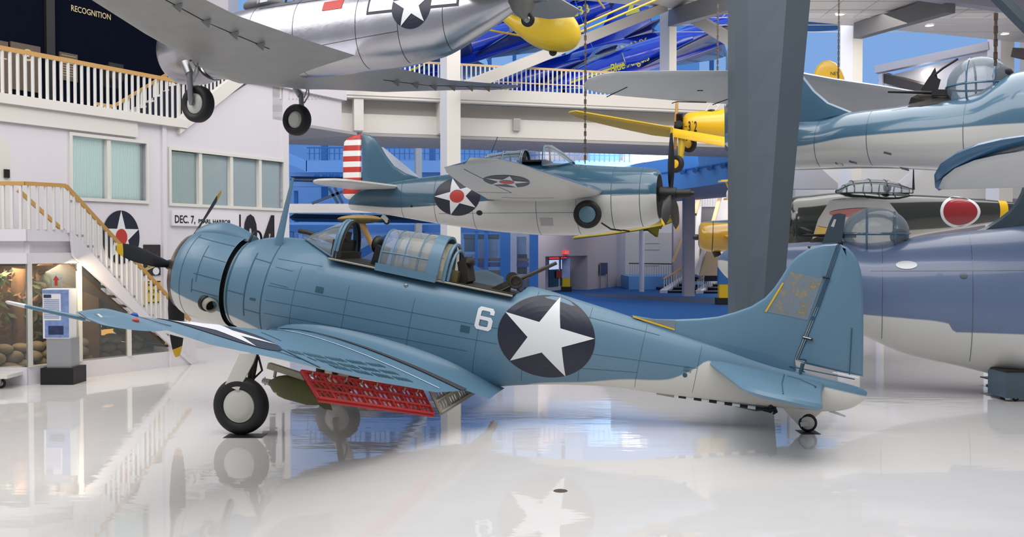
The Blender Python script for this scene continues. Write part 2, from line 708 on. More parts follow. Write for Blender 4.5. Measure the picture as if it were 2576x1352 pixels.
def blade(mb, hub, axis, rad, L, w=0.26, tipm=1, root=0.16, sweep=0.45, tipfrac=0.11):
    """propeller blade: hub centre, shaft axis, radial direction"""
    hub, axis, rad = Vector(hub), Vector(axis).normalized(), Vector(rad).normalized()
    tang = axis.cross(rad)
    rings, mi = [], []
    ts = [0.0, 0.06, 0.14, 0.25, 0.4, 0.55, 0.7, 0.8, 1 - tipfrac - 0.001, 1 - tipfrac, 0.95, 0.985, 1.0]
    for t in ts:
        r = root + (L - root) * t
        ch = w * (0.34 if t < 0.05 else min(1.0, 0.45 + 1.6 * t)) * (1 if t < 0.6 else math.sqrt(max(0.02, 1 - ((t - 0.6) / 0.415) ** 2 * 0.97)))
        th = (0.10 if t < 0.05 else 0.05) * (1 - 0.75 * t)
        a = sweep * (1.9 - 1.3 * t)
        cd = tang * math.cos(a) + axis * math.sin(a)
        nd = axis * math.cos(a) - tang * math.sin(a)
        c = hub + rad * r
        rings.append([c + cd * ch / 2 * math.cos(2 * pi * k / 12) + nd * th / 2 * math.sin(2 * pi * k / 12) for k in range(12)])
    mb.loft(rings, lambda i, k: tipm if ts[i] >= 1 - tipfrac - 0.0005 else 0)
    return mb
# ================================================================== the setting
mat('white_wall', (224, 220, 225), 0.6)
mat('warm_white', (226, 221, 214), 0.55)
mat('warm_grey', (196, 190, 182), 0.6)
mat('cool_white', (214, 216, 226), 0.6)
mat('soffit_tile', (176, 172, 172), 0.8)
mat('column_grey', (86, 97, 105), 0.45, noise=0.04)
mat('beam_grey', (112, 112, 114), 0.5)
mat('lilac_grey', (168, 168, 178), 0.55)
mat('navy_wall', (9, 14, 28), 0.9, spec=0.05, noise=0.15)
mat('oak_rail', (196, 152, 88), 0.4)
mat('pale_rail', (214, 184, 138), 0.45)
mat('white_rail', (222, 220, 216), 0.4)
mat('navy_carpet', (24, 28, 52), 0.9)
mat('blue_carpet', (12, 84, 146), 0.95, noise=0.2, nscale=6)
mat('grey_carpet', (70, 84, 108), 0.95, noise=0.1)
mat('court_blue_tint', (128, 172, 218), 0.7)  # white walls; part of the blue daylight is put into this colour
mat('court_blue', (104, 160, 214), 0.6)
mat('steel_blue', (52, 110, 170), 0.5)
mat('tan_column', (176, 168, 158), 0.6)
mat('pink_wall', (184, 174, 176), 0.7)
mat('black', (18, 18, 20), 0.5)
mat('rubber', (26, 26, 27), 0.62, noise=0.1)
mat('dark_metal', (52, 50, 46), 0.45, 0.6)
mat('steel', (150, 152, 154), 0.35, 0.8)
mat('brushed', (176, 178, 180), 0.38, 0.7)
mat('window_frame', (224, 222, 214), 0.5)
mat('blind', (222, 232, 228), 0.6, emit=(226, 238, 230), estr=0.42)  # slats given their own glow so they look brightly lit
mat('curtain', (186, 196, 194), 0.7, emit=(205, 215, 208), estr=0.22)  # faint glow added so curtain and backing look lit
mat('sky_pane', (8, 10, 14), 0.6, spec=0.1, emit=(130, 172, 230), estr=0.95)
mat('bright_day', (190, 205, 230), 0.4, emit=(190, 210, 240), estr=0.8)
mat('lamp', (255, 250, 240), 0.4, emit=(255, 250, 240), estr=9.0)
mat('gold_letter', (190, 176, 130), 0.5)
mat('bronze', (92, 78, 66), 0.5, 0.3, noise=0.25, nscale=14)
mat('stone', (158, 136, 104), 0.8, noise=0.35, nscale=7)
mat('bark', (112, 80, 52), 0.85, noise=0.5, nscale=9)
mat('fern', (74, 84, 56), 0.9, noise=0.5, nscale=12)
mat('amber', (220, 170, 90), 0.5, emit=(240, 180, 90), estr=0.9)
mat('red_sign', (226, 60, 56), 0.5, emit=(255, 70, 60), estr=0.6)
mat('yellow', (232, 186, 24), 0.4)
mat('navy_paint', (30, 34, 52), 0.42)
mat('star_white', (226, 228, 230), 0.42)
mat('roundel_red', (188, 58, 50), 0.45)
mat('paper_white', (228, 228, 232), 0.6)
mat('photo_blue', (120, 142, 190), 0.5, noise=0.5, nscale=9)
mat('photo_dark', (40, 52, 90), 0.5, noise=0.8, nscale=7)
mat('letter_black', (26, 26, 36), 0.5)
glass('pane', alpha=0.05)
glass('case_glass', alpha=0.02)
glass('canopy_glass', alpha=0.16)


def floor_mat():
    m = mat('polished_floor', (214, 212, 210), 0.03, spec=0.5, coat=0.0)
    nt = m.node_tree
    b = nt.nodes['Principled BSDF']
    tc = nt.nodes.new('ShaderNodeTexCoord')
    n = nt.nodes.new('ShaderNodeTexNoise')
    n.inputs['Scale'].default_value = 0.5
    n.inputs['Detail'].default_value = 8
    n.inputs['Roughness'].default_value = 0.75
    nt.links.new(tc.outputs['Object'], n.inputs['Vector'])
    mx = nt.nodes.new('ShaderNodeMix')
    mx.data_type = 'RGBA'
    mx.inputs['A'].default_value = (*lin((208, 206, 203)), 1)
    mx.inputs['B'].default_value = (*lin((224, 222, 220)), 1)
    nt.links.new(n.outputs['Fac'], mx.inputs['Factor'])
    nt.links.new(mx.outputs['Result'], b.inputs['Base Color'])
    mp = nt.nodes.new('ShaderNodeMapping')
    mp.inputs['Scale'].default_value = (0.8, 2.6, 1.0)
    nt.links.new(tc.outputs['Object'], mp.inputs['Vector'])
    n2 = nt.nodes.new('ShaderNodeTexNoise')
    n2.inputs['Scale'].default_value = 1.6
    n2.inputs['Detail'].default_value = 2
    nt.links.new(mp.outputs['Vector'], n2.inputs['Vector'])
    bp = nt.nodes.new('ShaderNodeBump')
    bp.inputs['Strength'].default_value = 0.10
    bp.inputs['Distance'].default_value = 0.016
    nt.links.new(n2.outputs['Fac'], bp.inputs['Height'])
    nt.links.new(bp.outputs['Normal'], b.inputs['Normal'])
    nt.links.new(bp.outputs['Normal'], b.inputs['Coat Normal'])
    return m


floor_mat()


def struct(mb, name, mats, parent=None, smooth=None):
    o = mb.build(name, mats, parent, smooth)
    if parent is None:
        o['kind'] = 'structure'
    return o


# floor: polished in front, carpet at the back
f0, f1 = G(1100, 812), G(2700, 806)
mb = MB()
mb.quad((-60, -6, 0), (60, -6, 0), (60, 75, 0), (-60, 75, 0))
struct(mb, 'floor', 'polished_floor')
mb = MB()
a, b = G(700, 806), G(2300, 806)
mb.box((a.x - 6, a.y, 0.001), (b.x + 4, 66, 0.012))
o = struct(mb, 'floor', 'blue_carpet')
mb = MB()
q = [G(1455, 738), G(1900, 758), G(1900, 772), G(1480, 746)]
mb.prism([(v.x, v.y, 0.012) for v in q], (0, 0, 0.004))
struct(mb, 'floor', 'grey_carpet')


class VPlane:
    """vertical plane through two floor points"""

    def __init__(s, a, b):
        s.a = Vector((a[0], a[1], 0))
        d = Vector((b[0] - a[0], b[1] - a[1], 0))
        s.len = d.length
        s.u = d.normalized()
        s.n = Vector((s.u.y, -s.u.x, 0))      # towards the camera side

    def at(s, px, py, off=0.0):
        d = ray(px, py)
        o = Vector((0, 0, EYE)) - (s.a + s.n * off)
        t = -o.dot(s.n) / d.dot(s.n)
        return Vector((0, 0, EYE)) + d * t

    def s_of(s, px, py=622, off=0.0):
        return (s.at(px, py, off) - s.a).dot(s.u)

    def pt(s, t, z, off=0.0):
        return s.a + s.u * t + s.n * off + Vector((0, 0, z))

    def box(s, mb, t0, t1, z0, z1, o0, o1, mi=0):
        c = s.pt((t0 + t1) / 2, (z0 + z1) / 2, (o0 + o1) / 2)
        return mb.obox(c, s.u * (t1 - t0) / 2, s.n * (o1 - o0) / 2, Vector((0, 0, (z1 - z0) / 2)), mi)

    def holed(s, mb, t0, t1, z0, z1, holes, o0, o1, mi=0):
        ts = sorted({t0, t1, *[h[0] for h in holes], *[h[1] for h in holes]})
        zs = sorted({z0, z1, *[h[2] for h in holes], *[h[3] for h in holes]})
        for ta, tb in zip(ts, ts[1:]):
            for za, zb in zip(zs, zs[1:]):
                tm, zm = (ta + tb) / 2, (za + zb) / 2
                if not any(h[0] < tm < h[1] and h[2] < zm < h[3] for h in holes):
                    s.box(mb, ta, tb, za, zb, o0, o1, mi)


def uv(px):
    return (px - CX) / F


def along(c, k, px):
    """point of the wall X/Y = u line: Y = c / (k - u)"""
    y = c / (k - uv(px))
    return (uv(px) * y, y)


WA = VPlane(along(21.4, 0.5675, 0), along(21.4, 0.5675, 725))
WB = VPlane(G(68, 970), G(439, 922))
WC = VPlane(along(109.0, 3.455, 860), along(109.0, 3.455, 1860))

# ---- left building: wall with two windows
sA1 = WA.s_of(726)
DECK = 5.6
w1 = (WA.s_of(182), WA.s_of(368), 3.64, 4.98)
w2 = (WA.s_of(430), WA.s_of(712), 3.62, 4.90)
mb = MB()
WA.holed(mb, -6, sA1, 0, DECK - 0.1, [w1, w2], -0.25, 0)
p455 = WA.s_of(455)
ptop = [(p455, DECK - 0.1), (WA.s_of(640), 7.0), (sA1, 7.0), (sA1, DECK - 0.1)]
mb.prism([WA.pt(t, z, 0) for t, z in ptop], WA.n * -0.25)
struct(mb, 'wall_left', 'white_wall')
mb = MB()
WA.box(mb, WA.s_of(407), WA.s_of(417), 0, DECK - 0.1, 0.0, 0.06)
WA.box(mb, sA1 - 0.22, sA1, 0, 7.0, 0.0, 0.03)
struct(mb, 'trim_1', 'white_wall')


def window(n, h, splits, pane_m):
    fr = MB()
    t0, t1, z0, z1 = h
    b = 0.07
    for q in ((t0 - b, t1 + b, z0 - b, z0), (t0 - b, t1 + b, z1, z1 + b), (t0 - b, t0, z0, z1), (t1, t1 + b, z0, z1)):
        WA.box(fr, q[0], q[1], q[2], q[3], -0.2, 0.05)
    for sp in splits:
        WA.box(fr, sp - 0.05, sp + 0.05, z0, z1, -0.16, 0.02)
    o = struct(fr, 'window_%d' % n, 'window_frame')
    ed = [t0] + list(splits) + [t1]
    for i, (a, b2) in enumerate(zip(ed, ed[1:])):
        m = MB()
        WA.box(m, a, b2, z0, z1, -0.10, -0.09)
        m.build('window_pane', 'pane', o)
        m = MB()
        k = 26 if pane_m == 'blind' else 14
        for j in range(k):
            x0, x1 = a + (b2 - a) * j / k, a + (b2 - a) * (j + (0.86 if pane_m == 'blind' else 0.97)) / k
            p, r = WA.pt(x0, 0, -0.16), WA.pt(x1, 0, -0.19)
            m.quad(p + Vector((0, 0, z0 + 0.02)), r + Vector((0, 0, z0 + 0.02)), r + Vector((0, 0, z1 - 0.05)), p + Vector((0, 0, z1 - 0.05)))
        m.build('blind', pane_m, o)
        m = MB()
        WA.box(m, a, b2, z0, z1, -0.246, -0.235)
        m.build('backing', 'curtain', o)


window(1, w1, [WA.s_of(275)], 'blind')
window(2, w2, [WA.s_of(505), WA.s_of(583), WA.s_of(655)], 'curtain')

# ---- balcony of the left building
mb = MB()
WA.box(mb, -6, p455 + 0.1, DECK - 0.14, DECK + 0.06, -5.0, 0.16)
WA.box(mb, -6, p455 - 1.3, DECK - 0.5, DECK - 0.14, 0.0, 0.08)
struct(mb, 'trim_2', 'warm_white')
NAVY = -4.0
mb = MB()
WA.box(mb, -6, WA.s_of(486, 30, NAVY), DECK, 12.0, NAVY - 0.2, NAVY)
struct(mb, 'wall_back', 'navy_wall')
mb = MB()
WA.box(mb, WA.s_of(122, 100, NAVY) - 0.12, WA.s_of(122, 100, NAVY) + 0.12, DECK, 12.0, NAVY, NAVY + 0.1)
struct(mb, 'trim_3', 'black')


def railing(name, label, pts_top, zdrop, step, rail_m, bal_m='white_rail', mid=None, rw=0.06, rh=0.07, group=None, bw=0.025, bot=None):
    """handrail along the points, balusters hanging from it"""
    root = empty(name, (Vector(pts_top[0]) - Vector((0, 0, zdrop))))
    tag(root, label, 'railing', group)
    inv = root.matrix_world.inverted()
    mbr = MB()
    for a, b in zip(pts_top, pts_top[1:]):
        mbr.bar(inv @ Vector(a), inv @ Vector(b), rw, rh)
    mbr.build('handrail', rail_m, root)
    if mid:
        m2 = MB()
        for a, b in zip(pts_top, pts_top[1:]):
            m2.bar(inv @ Vector(a) - Vector((0, 0, mid)), inv @ Vector(b) - Vector((0, 0, mid)), 0.03, 0.04)
        m2.build('middle_rail', rail_m, root)
    if bot:
        m2 = MB()
        for a, b in zip(pts_top, pts_top[1:]):
            m2.bar(inv @ Vector(a) - Vector((0, 0, bot)), inv @ Vector(b) - Vector((0, 0, bot)), 0.04, 0.05)
        m2.build('bottom_rail', bal_m, root)
    m1 = MB()
    m1.box((-bw / 2, -bw / 2, -zdrop), (bw / 2, bw / 2, -rh / 2))
    first = None
    for a, b in zip(pts_top, pts_top[1:]):
        a, b = inv @ Vector(a), inv @ Vector(b)
        n = max(1, int((b - a).length / step))
        for i in range(n):
            p = a + (b - a) * (i + 0.5) / n
            if first is None:
                first = c = m1.build('baluster', bal_m, root)
            else:
                c = first.copy()
                COL.objects.link(c)
            c.location = p
    return root


zr = DECK + 0.98
railing('balcony_railing', 'white balcony railing with oak handrail in front of the dark navy wall',
        [WA.pt(-2, zr, 0.05), WA.pt(p455 + 0.15, zr, 0.05)], 0.92, 0.165, 'oak_rail', bw=0.05, rh=0.09)

# upper stairs, navy treads between two white stringers
sa, sb = p455 - 0.1, WA.s_of(648)
za, zb = DECK + 0.05, 7.6
N = 11
st = empty('staircase', WA.pt(sa, DECK, -1))
tag(st, 'upper white staircase with navy treads rising from the balcony to the walkway', 'stairs')
inv = st.matrix_world.inverted()


def W2L(mbx, inv):
    mbx.v = [tuple(inv @ Vector(v)) for v in mbx.v]
    return mbx


for off, nm in ((-0.02, 'stringer'), (-2.1, 'stringer')):
    m = MB()
    m.prism([WA.pt(sa, za - 0.35, off), WA.pt(sa, za + 0.05, off), WA.pt(sb, zb + 0.05, off), WA.pt(sb, zb - 0.35, off)], WA.n * 0.14)
    W2L(m, inv).build(nm, 'warm_white', st)
for i in range(N):
    m = MB()
    t0 = sa + (sb - sa) * i / N
    z1 = za + (zb - za) * (i + 1) / N
    WA.box(m, t0, t0 + (sb - sa) / N + 0.02, z1 - (zb - za) / N - 0.02, z1 - 0.05, -2.0, -0.03)
    W2L(m, inv).build('tread', 'navy_carpet', st)
railing('stair_railing', 'white railing with oak handrail climbing the near side of the upper stairs', [WA.pt(sa + 0.05, za + 0.95, -0.02), WA.pt(sb, zb + 0.95, -0.02)], 0.9, 0.15, 'oak_rail', bw=0.045)
s2 = WA.s_of(282, 280, -2.1)
railing('stair_railing', 'white railing with oak handrail on the far side of the upper stairs', [WA.pt(s2 - 0.5, za + 0.45, -2.05), WA.pt(s2, za + 0.45, -2.05), WA.pt(s2 + 2.9, za + 2.3, -2.05)], 0.85, 0.15, 'oak_rail', bw=0.045)
m = MB()
m.prism([WA.pt(s2, za - 0.1, -2.2), WA.pt(s2, za + 0.1, -2.2), WA.pt(s2 + 2.9, za + 1.75, -2.2), WA.pt(s2 + 2.9, za + 1.45, -2.2)], WA.n * 0.1)
struct(m, 'trim_4', 'cool_white')

mb = MB()
a, b = P(488, 30, 33), P(574, 30, 33)
mb.box((a.x, 33, 7.2), (b.x, 34.2, 16))
struct(mb, 'column', 'white_wall')
# lettering and plaques on the navy wall
NV = VPlane(WA.pt(0, 0, NAVY), WA.pt(5, 0, NAVY))


def plaque(name, label, cat, x0, y0, x1, y1, m, th=0.05, plane=None, off=0.0):
    pl = plane or NV
    a, b = pl.at(x0, y0, off), pl.at(x1, y1, off)
    ta, tb = (a - pl.a).dot(pl.u), (b - pl.a).dot(pl.u)
    o = empty(name, pl.pt((ta + tb) / 2, (a.z + b.z) / 2, off))
    tag(o, label, cat)
    inv = o.matrix_world.inverted()
    mbx = MB()
    pl.box(mbx, ta, tb, min(a.z, b.z), max(a.z, b.z), off, off + th)
    W2L(mbx, inv).build('panel', m, o)
    return o, inv, (tb - ta), abs(a.z - b.z), pl


def on_panel(res, shape, m, name, dx=0.0, dz=0.0, off=0.056):
    o, inv, w, h, pl = res
    mbx = MB()
    rot = on_plane((0, 0, 0), pl.u, Vector((0, 0, 1)))
    wrap(mbx, shape, lambda x, z: rot(x + dx, z + dz) + pl.n * off)
    return mbx.build(name, m, o, fix=False)


r = plaque('bronze_plaque', 'large bronze plaque with a round seal on the navy wall behind the balcony railing', 'plaque', 24, 104, 100, 235, 'bronze')
on_panel(r, ring2(0.10, 0.15), 'gold_letter', 'seal', 0.05, 0.32)
on_panel(r, star2(0.07, 0.07), 'paper_white', 'seal_star', 0.05, 0.32)
r = plaque('bronze_plaque', 'bronze plaque cut by the left edge of the photo on the navy wall', 'plaque', -40, 95, 19, 235, 'bronze')
on_panel(r, rect2(0.5, 0.03), 'gold_letter', 'text_line', 0, 0.2)
r = plaque('text_plaque', 'small brown plaque with lines of text below the gold lettering', 'plaque', 147, 130, 193, 208, 'bronze')
for i in range(9):
    on_panel(r, rect2(r[2] * 0.8, 0.012), 'gold_letter', 'text_line', 0, r[3] * (0.4 - 0.09 * i))
o = empty('wall_lettering', NV.at(228, 32))
tag(o, 'gold capital lettering reading RECOGNITION on the navy wall', 'sign')
mbx = MB()
rot = on_plane((0, 0, 0), WA.u, Vector((0, 0, 1)))
wd_ = (NV.at(279, 40) - NV.at(180, 25)).length
wrap(mbx, text2('RECOGNITION', 0.155, wd_, bold=0.012), lambda x, z: rot(x, z) + WA.n * 0.03)
mbx.build('lettering', 'gold_letter', o, fix=False)
mbx = MB()
wrap(mbx, place2(text2('OF', 0.155, bold=0.012), -0.72, 0.27), lambda x, z: rot(x, z) + WA.n * 0.03)
mbx.build('lettering', 'gold_letter', o, fix=False)
m = MB()
a = WA.at(285, 190, -2.6)
m.obox(a, WA.u * 0.22, WA.n * 0.12 + Vector((0, 0, 0.1)), Vector((0, 0, 0.2)))
m.cyl(a - Vector((0, 0, 0.2)), (a.x, a.y, DECK + 0.06), 0.04)
tag(m.build('lectern_sign', 'black'), 'dark slanted reading panel on the balcony by the stairs', 'sign')

# ---- beam that carries the walkway over from the left building
s640, s862 = WA.s_of(640), WA.s_of(866)
mb = MB()
WA.box(mb, s640 - 0.4, s862, 6.95, 7.36, -0.3, 0.12)
WA.box(mb, sA1 - 0.6, s862 - 0.1, 6.05, 6.95, -0.3, 0.0)
struct(mb, 'wall_left', 'white_wall')
mb = MB()
WA.box(mb, sA1, s862 + 0.6, 5.98, 6.06, -3.4, 0.02)
struct(mb, 'ceiling', 'soffit_tile')

# ---- walkway
c0, c1 = WC.s_of(846), WC.s_of(2120)
mb = MB()
WC.box(mb, c0, c1, 7.34, 7.72, -0.4, 0.0)
WC.box(mb, c0, c1, 7.26, 7.36, -0.35, -0.04)
WC.box(mb, c0, c1, 7.60, 7.70, -3.8, -0.3)
struct(mb, 'trim_5', 'warm_white')
mb = MB()
WC.box(mb, c0 + 0.1, c1, 6.32, 7.3, -1.0, -0.75)
struct(mb, 'wall_front', 'warm_grey')
mb = MB()
WC.box(mb, c0 + 0.1, c1, 6.22, 6.84, -0.8, -0.6)
struct(mb, 'trim_6', 'warm_white')
mb = MB()
WC.box(mb, c0 - 3, c1, 6.14, 6.24, -4.0, -0.6)
mb2 = MB()
struct(mb, 'ceiling', 'soffit_tile')
for i in range(12):
    WC.box(mb2, c0 - 3, c1, 6.133, 6.14, -3.9 + i * 0.3, -3.885 + i * 0.3)
for i in range(20):
    WC.box(mb2, c0 - 2 + i * 0.95, c0 - 1.985 + i * 0.95, 6.133, 6.14, -3.9, -0.6)
struct(mb2, 'trim_7', 'warm_grey')
mb = MB()
for px in (893, 1108):
    t = WC.s_of(px)
    mb.prism([WC.pt(t, 6.24, -0.1), WC.pt(t, 7.3, -0.1), WC.pt(t, 7.3, -0.8), WC.pt(t, 6.24, -0.8)], WC.u * 0.3)
struct(mb, 'trim_8', 'warm_white')
railing('walkway_railing', 'long white railing with pale handrail along the high walkway in front of the blue jets',
        [WA.at(700, 176), WA.at(862, 182) , WC.pt(WC.s_of(880), 8.5, -0.15), WC.pt(WC.s_of(1860), 8.5, -0.15)], 0.8, 0.155, 'pale_rail', mid=0.5, bw=0.05)

# main column through the walkway, and the two behind it
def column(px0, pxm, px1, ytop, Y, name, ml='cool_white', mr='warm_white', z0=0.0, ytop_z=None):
    """square column seen on its corner: faces px0-pxm and pxm-px1 coloured as shaded and lit"""
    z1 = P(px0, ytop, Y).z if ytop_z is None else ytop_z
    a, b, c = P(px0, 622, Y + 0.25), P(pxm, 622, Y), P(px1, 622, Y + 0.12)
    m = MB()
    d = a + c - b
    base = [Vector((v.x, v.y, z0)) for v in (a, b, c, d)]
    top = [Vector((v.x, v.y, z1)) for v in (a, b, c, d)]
    m.add(base + top, [(3, 2, 1, 0), (4, 5, 6, 7), (0, 1, 5, 4), (1, 2, 6, 5), (2, 3, 7, 6), (3, 0, 4, 7)], [1, 1, 0, 1, 1, 0])  # bluish shade and warm light put into the two face colours
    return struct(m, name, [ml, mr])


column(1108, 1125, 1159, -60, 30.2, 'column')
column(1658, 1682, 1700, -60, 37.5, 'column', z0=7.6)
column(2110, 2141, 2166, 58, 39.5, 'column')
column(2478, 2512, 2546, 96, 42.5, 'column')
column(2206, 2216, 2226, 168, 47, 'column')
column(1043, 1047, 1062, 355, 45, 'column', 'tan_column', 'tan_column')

# white diagonal braces
def brace(name, p0, p1, w, h, m='warm_white', label=None):
    mbx = MB()
    mbx.bar(p0, p1, w, h)
    return struct(mbx, name, m)


brace('beam', P(1172, 218, 29.6), P(1672, 18, 36.5), 0.25, 0.34)
brace('beam', P(1742, 42, 36.0), P(1850, 108, 34.0), 0.25, 0.42)
brace('beam', P(936, 372, 36), P(1062, 472, 44), 0.4, 0.42)
brace('beam', P(1692, 46, 37.2), P(1860, -4, 29.5), 0.35, 0.62, 'beam_grey')
brace('beam', P(2158, 78, 39.0), P(2392, 10, 34.0), 0.4, 0.62, 'beam_grey')
brace('beam', P(2180, -44, 32.5), P(2640, 22, 36.0), 0.4, 0.62, 'lilac_grey')
brace('beam', P(2500, -20, 30.0), P(2610, 92, 31.0), 0.3, 0.32, 'column_grey')
brace('beam', P(2205, 176, 46.5), P(2490, 116, 42.8), 0.4, 0.36, 'lilac_grey')
brace('beam', P(2222, 194, 47.5), P(2335, 226, 44), 0.5, 0.42, 'bronze')
brace('beam', P(2558, 132, 42), P(2640, 150, 40), 0.5, 0.4, 'bronze')

# roof slab with its downlights
mb = MB()
ed = [G(1300, -4, 11.65), G(1480, 2, 11.65), G(1690, 22, 11.65), G(2040, 55, 11.65), G(2260, 76, 11.65), G(2480, 98, 11.65), G(2760, 126, 11.65)]
fr_ = [Vector((ed[-1].x + 3, 29, 11.65)), Vector((ed[0].x, 29, 11.65))]
mb.prism(ed + fr_, (0, 0, 0.4))
struct(mb, 'ceiling', 'warm_white')
mb = MB()
for k in range(9):
    y = 30.5 + k * 1.25
    mb.box((6 , y, 11.635), (26, y + 0.03, 11.65))
for k in range(14):
    x = 7 + k * 1.3
    mb.box((x, 29.5, 11.635), (x + 0.03, 38.0, 11.65))
struct(mb, 'trim_9', 'warm_grey')
for px, py, d in ((2113, 35, 'round recessed ceiling light left of the grey roof beam, by the hanging chain'), (2338, 63, 'round recessed ceiling light just right of the grey roof beam'), (2528, 84, 'round recessed ceiling light above the turret dome at the right edge of the photo')):
    c = G(px, py, 11.64)
    o = empty('ceiling_light', c)
    tag(o, d, 'light', 'recessed lights in the roof slab')
    m = MB(); m.lathe([(0, 0.0), (0, 0.16), (0.02, 0.16)], (0, 0, 0), (0, 0, -1), 20)
    m.build('lens', 'lamp', o)
    m = MB(); m.lathe([(0, 0.16), (0.03, 0.165), (0.03, 0.2), (0, 0.21)], (0, 0, 0), (0, 0, -1), 20, cap0=False, cap1=False)
    m.build('trim_ring', 'warm_white', o)
# second gallery at the right
mb = MB()
q = [P(2226, 192, 47), P(2490, 128, 43), P(2490, 250, 43), P(2226, 250, 47)]
mb.prism(q, (0.3, 1.0, 0))
struct(mb, 'wall_right', 'white_wall')
o = empty('ceiling_light', P(2330, 185, 45.0))
tag(o, 'round bright light in the white gallery behind the turret gun', 'light', 'recessed lights in the roof slab')
m = MB(); m.ell((0, 0, 0), 0.24, 0.1, 0.17, 14)
m.build('lens', 'lamp', o)

# big tapered steel column in front
def P3(px, py, Y): return P(px, py, Y)
zt = 9.6
A0, B0, C0 = [G(x, 1040) for x in (1849, 1901, 1946)]
DC = 14.75
def at_z(px_fn, Y, z):
    py = 622 - (z - EYE) * F / Y
    return P(px_fn(py), py, Y)
fa, fb, fc = (lambda y: 1849.0), (lambda y: 1978.5 - 0.0755 * y), (lambda y: 2038.5 - 0.0905 * y)
fm = lambda y: 1881.0
rings = []
for k in range(13):
    z = zt * k / 12
    a, m_, b, c = at_z(fa, DC + 0.42, z), at_z(fm, DC + 0.16, z), at_z(fb, DC, z), at_z(fc, DC + 0.34, z)
    rings.append([a, m_, b, c, c + Vector((0, 0.5, 0)), a + Vector((0, 0.5, 0))])
mb = MB().loft(rings)
struct(mb, 'column', 'column_grey')

# ---- glazed court behind: blue daylight, partly put into the wall colour
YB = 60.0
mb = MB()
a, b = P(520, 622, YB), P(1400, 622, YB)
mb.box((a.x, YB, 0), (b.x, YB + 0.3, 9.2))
struct(mb, 'wall_back', 'court_blue_tint')
mb = MB()
a, b = P(360, 622, YB + 2), P(2560, 622, YB + 2)
mb.box((a.x, YB + 2, 9.2), (b.x, YB + 2.1, 24))
wnd = struct(mb, 'window_3', 'sky_pane')
mb = MB()
for px in range(860, 1900, 62):
    x = P(px, 100, YB + 1.8).x
    mb.box((x - 0.12, YB + 1.6, 9), (x + 0.12, YB + 1.9, 24))
for z in (9.2, 12.6, 16.2, 20.0):
    mb.box((a.x, YB + 1.6, z - 0.14), (P(1990, 100, YB).x, YB + 1.9, z + 0.14))
mb.bar(P(940, 70, 56), P(1115, 150, 57), 0.3, 0.3)
mb.bar(P(1450, 100, 56), P(1540, 190, 57), 0.3, 0.3)
struct(mb, 'window_frame', 'steel_blue')
mb = MB()
for (x0, y0, x1, y1) in ((1940, 72, 2105, 60),):
    mb.bar(P(x0, y0, 58), P(x1, y1, 58), 0.3, 0.7)
struct(mb, 'beam', 'steel_blue')
# solid upper wall panels of the court
mb = MB()
mb.box((P(1470, 0, 58).x, 58, 7.6), (P(1760, 0, 58).x, 58.3, 22))
struct(mb, 'wall_back', 'court_blue')
# court gallery: parapet with a dog-leg, railings, slab
YG = 50.0
def cb(mb, x0, y0, x1, y1, Y, d=0.3, mi=0):
    a, b = P(x0, y1, Y), P(x1, y0, Y)
    return mb.box((a.x, Y, a.z), (b.x, Y + d, b.z), mi)
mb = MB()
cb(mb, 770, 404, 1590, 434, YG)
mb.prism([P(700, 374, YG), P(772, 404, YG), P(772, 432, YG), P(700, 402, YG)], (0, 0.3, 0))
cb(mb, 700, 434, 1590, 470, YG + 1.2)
struct(mb, 'trim_10', 'court_blue_tint')
mb = MB()
cb(mb, 700, 560, 1110, 586, 47)
cb(mb, 700, 586, 1110, 590, 46.9)
struct(mb, 'trim_11', 'court_blue_tint')
mb = MB()
cb(mb, 727, 513, 1120, 536, 40, 0.6)
struct(mb, 'trim_12', 'warm_white')
railing('court_railing', 'blue-lit railing on the far court gallery behind the striped tail', [P(772, 372, YG), P(1112, 372, YG), P(1590, 378, YG)], 0.62, 0.26, 'steel_blue', 'steel_blue', mid=0.3, bw=0.05)
mb = MB()
for px in (808, 1080, 1250, 1398):
    cb(mb, px, 355, px + 14, 500, 54, 0.4)
for px in (740, 905):
    cb(mb, px, 480, px + 7, 600, 52, 0.3)
struct(mb, 'window_frame', 'steel_blue')
for px in (798, 818, 834, 850):
    o = empty('spotlight', P(px, 441, YG - 0.1))
    tag(o, 'small dark spotlight in a row under the blue court gallery, behind the striped tail', 'light', 'spotlights under the court gallery')
    m = MB(); m.cyl((0, 0, 0), (0, -0.25, -0.1), 0.11, 0.13, 12); m.cyl((0, 0, 0), (0, 0, 0.15), 0.03)
    m.build('lamp_can', 'steel_blue', o)

# shop windows at the foot of the court
SH = 46.0
mb = MB()
for x0, x1 in ((727, 737), (800, 806), (1028, 1036), (1062, 1066), (1195, 1202), (1218, 1228), (1258, 1284), (1332, 1354)):
    cb(mb, x0, 583, x1, 770, SH, 0.25)
cb(mb, 700, 566, 1354, 584, SH, 0.3)
struct(mb, 'window_frame', 'steel_blue')
mb = MB()
cb(mb, 1284, 566, 1300, 770, SH, 0.4)
struct(mb, 'trim_13', 'lilac_grey')
mb = MB()
cb(mb, 730, 584, 1332, 770, SH + 0.1, 0.03)
struct(mb, 'window_4', 'pane')
mat('shop_base', (70, 90, 120), 0.7, noise=0.4)
mat('poster_pale', (160, 176, 214), 0.6, noise=0.35, nscale=2.5)
mat('poster_teal', (36, 92, 120), 0.6, noise=0.5, nscale=2.0)
mat('poster_rust', (150, 104, 100), 0.6, noise=0.3, nscale=3)
mat('poster_blue', (40, 80, 180), 0.6, noise=0.4, nscale=3)
wdsp = empty('window_display', P(1166, 770, SH + .5))
tag(wdsp, 'blue lit window display of pale panels with a rust red stripe, behind the blue mullions', 'display')
winv = wdsp.matrix_world.inverted()
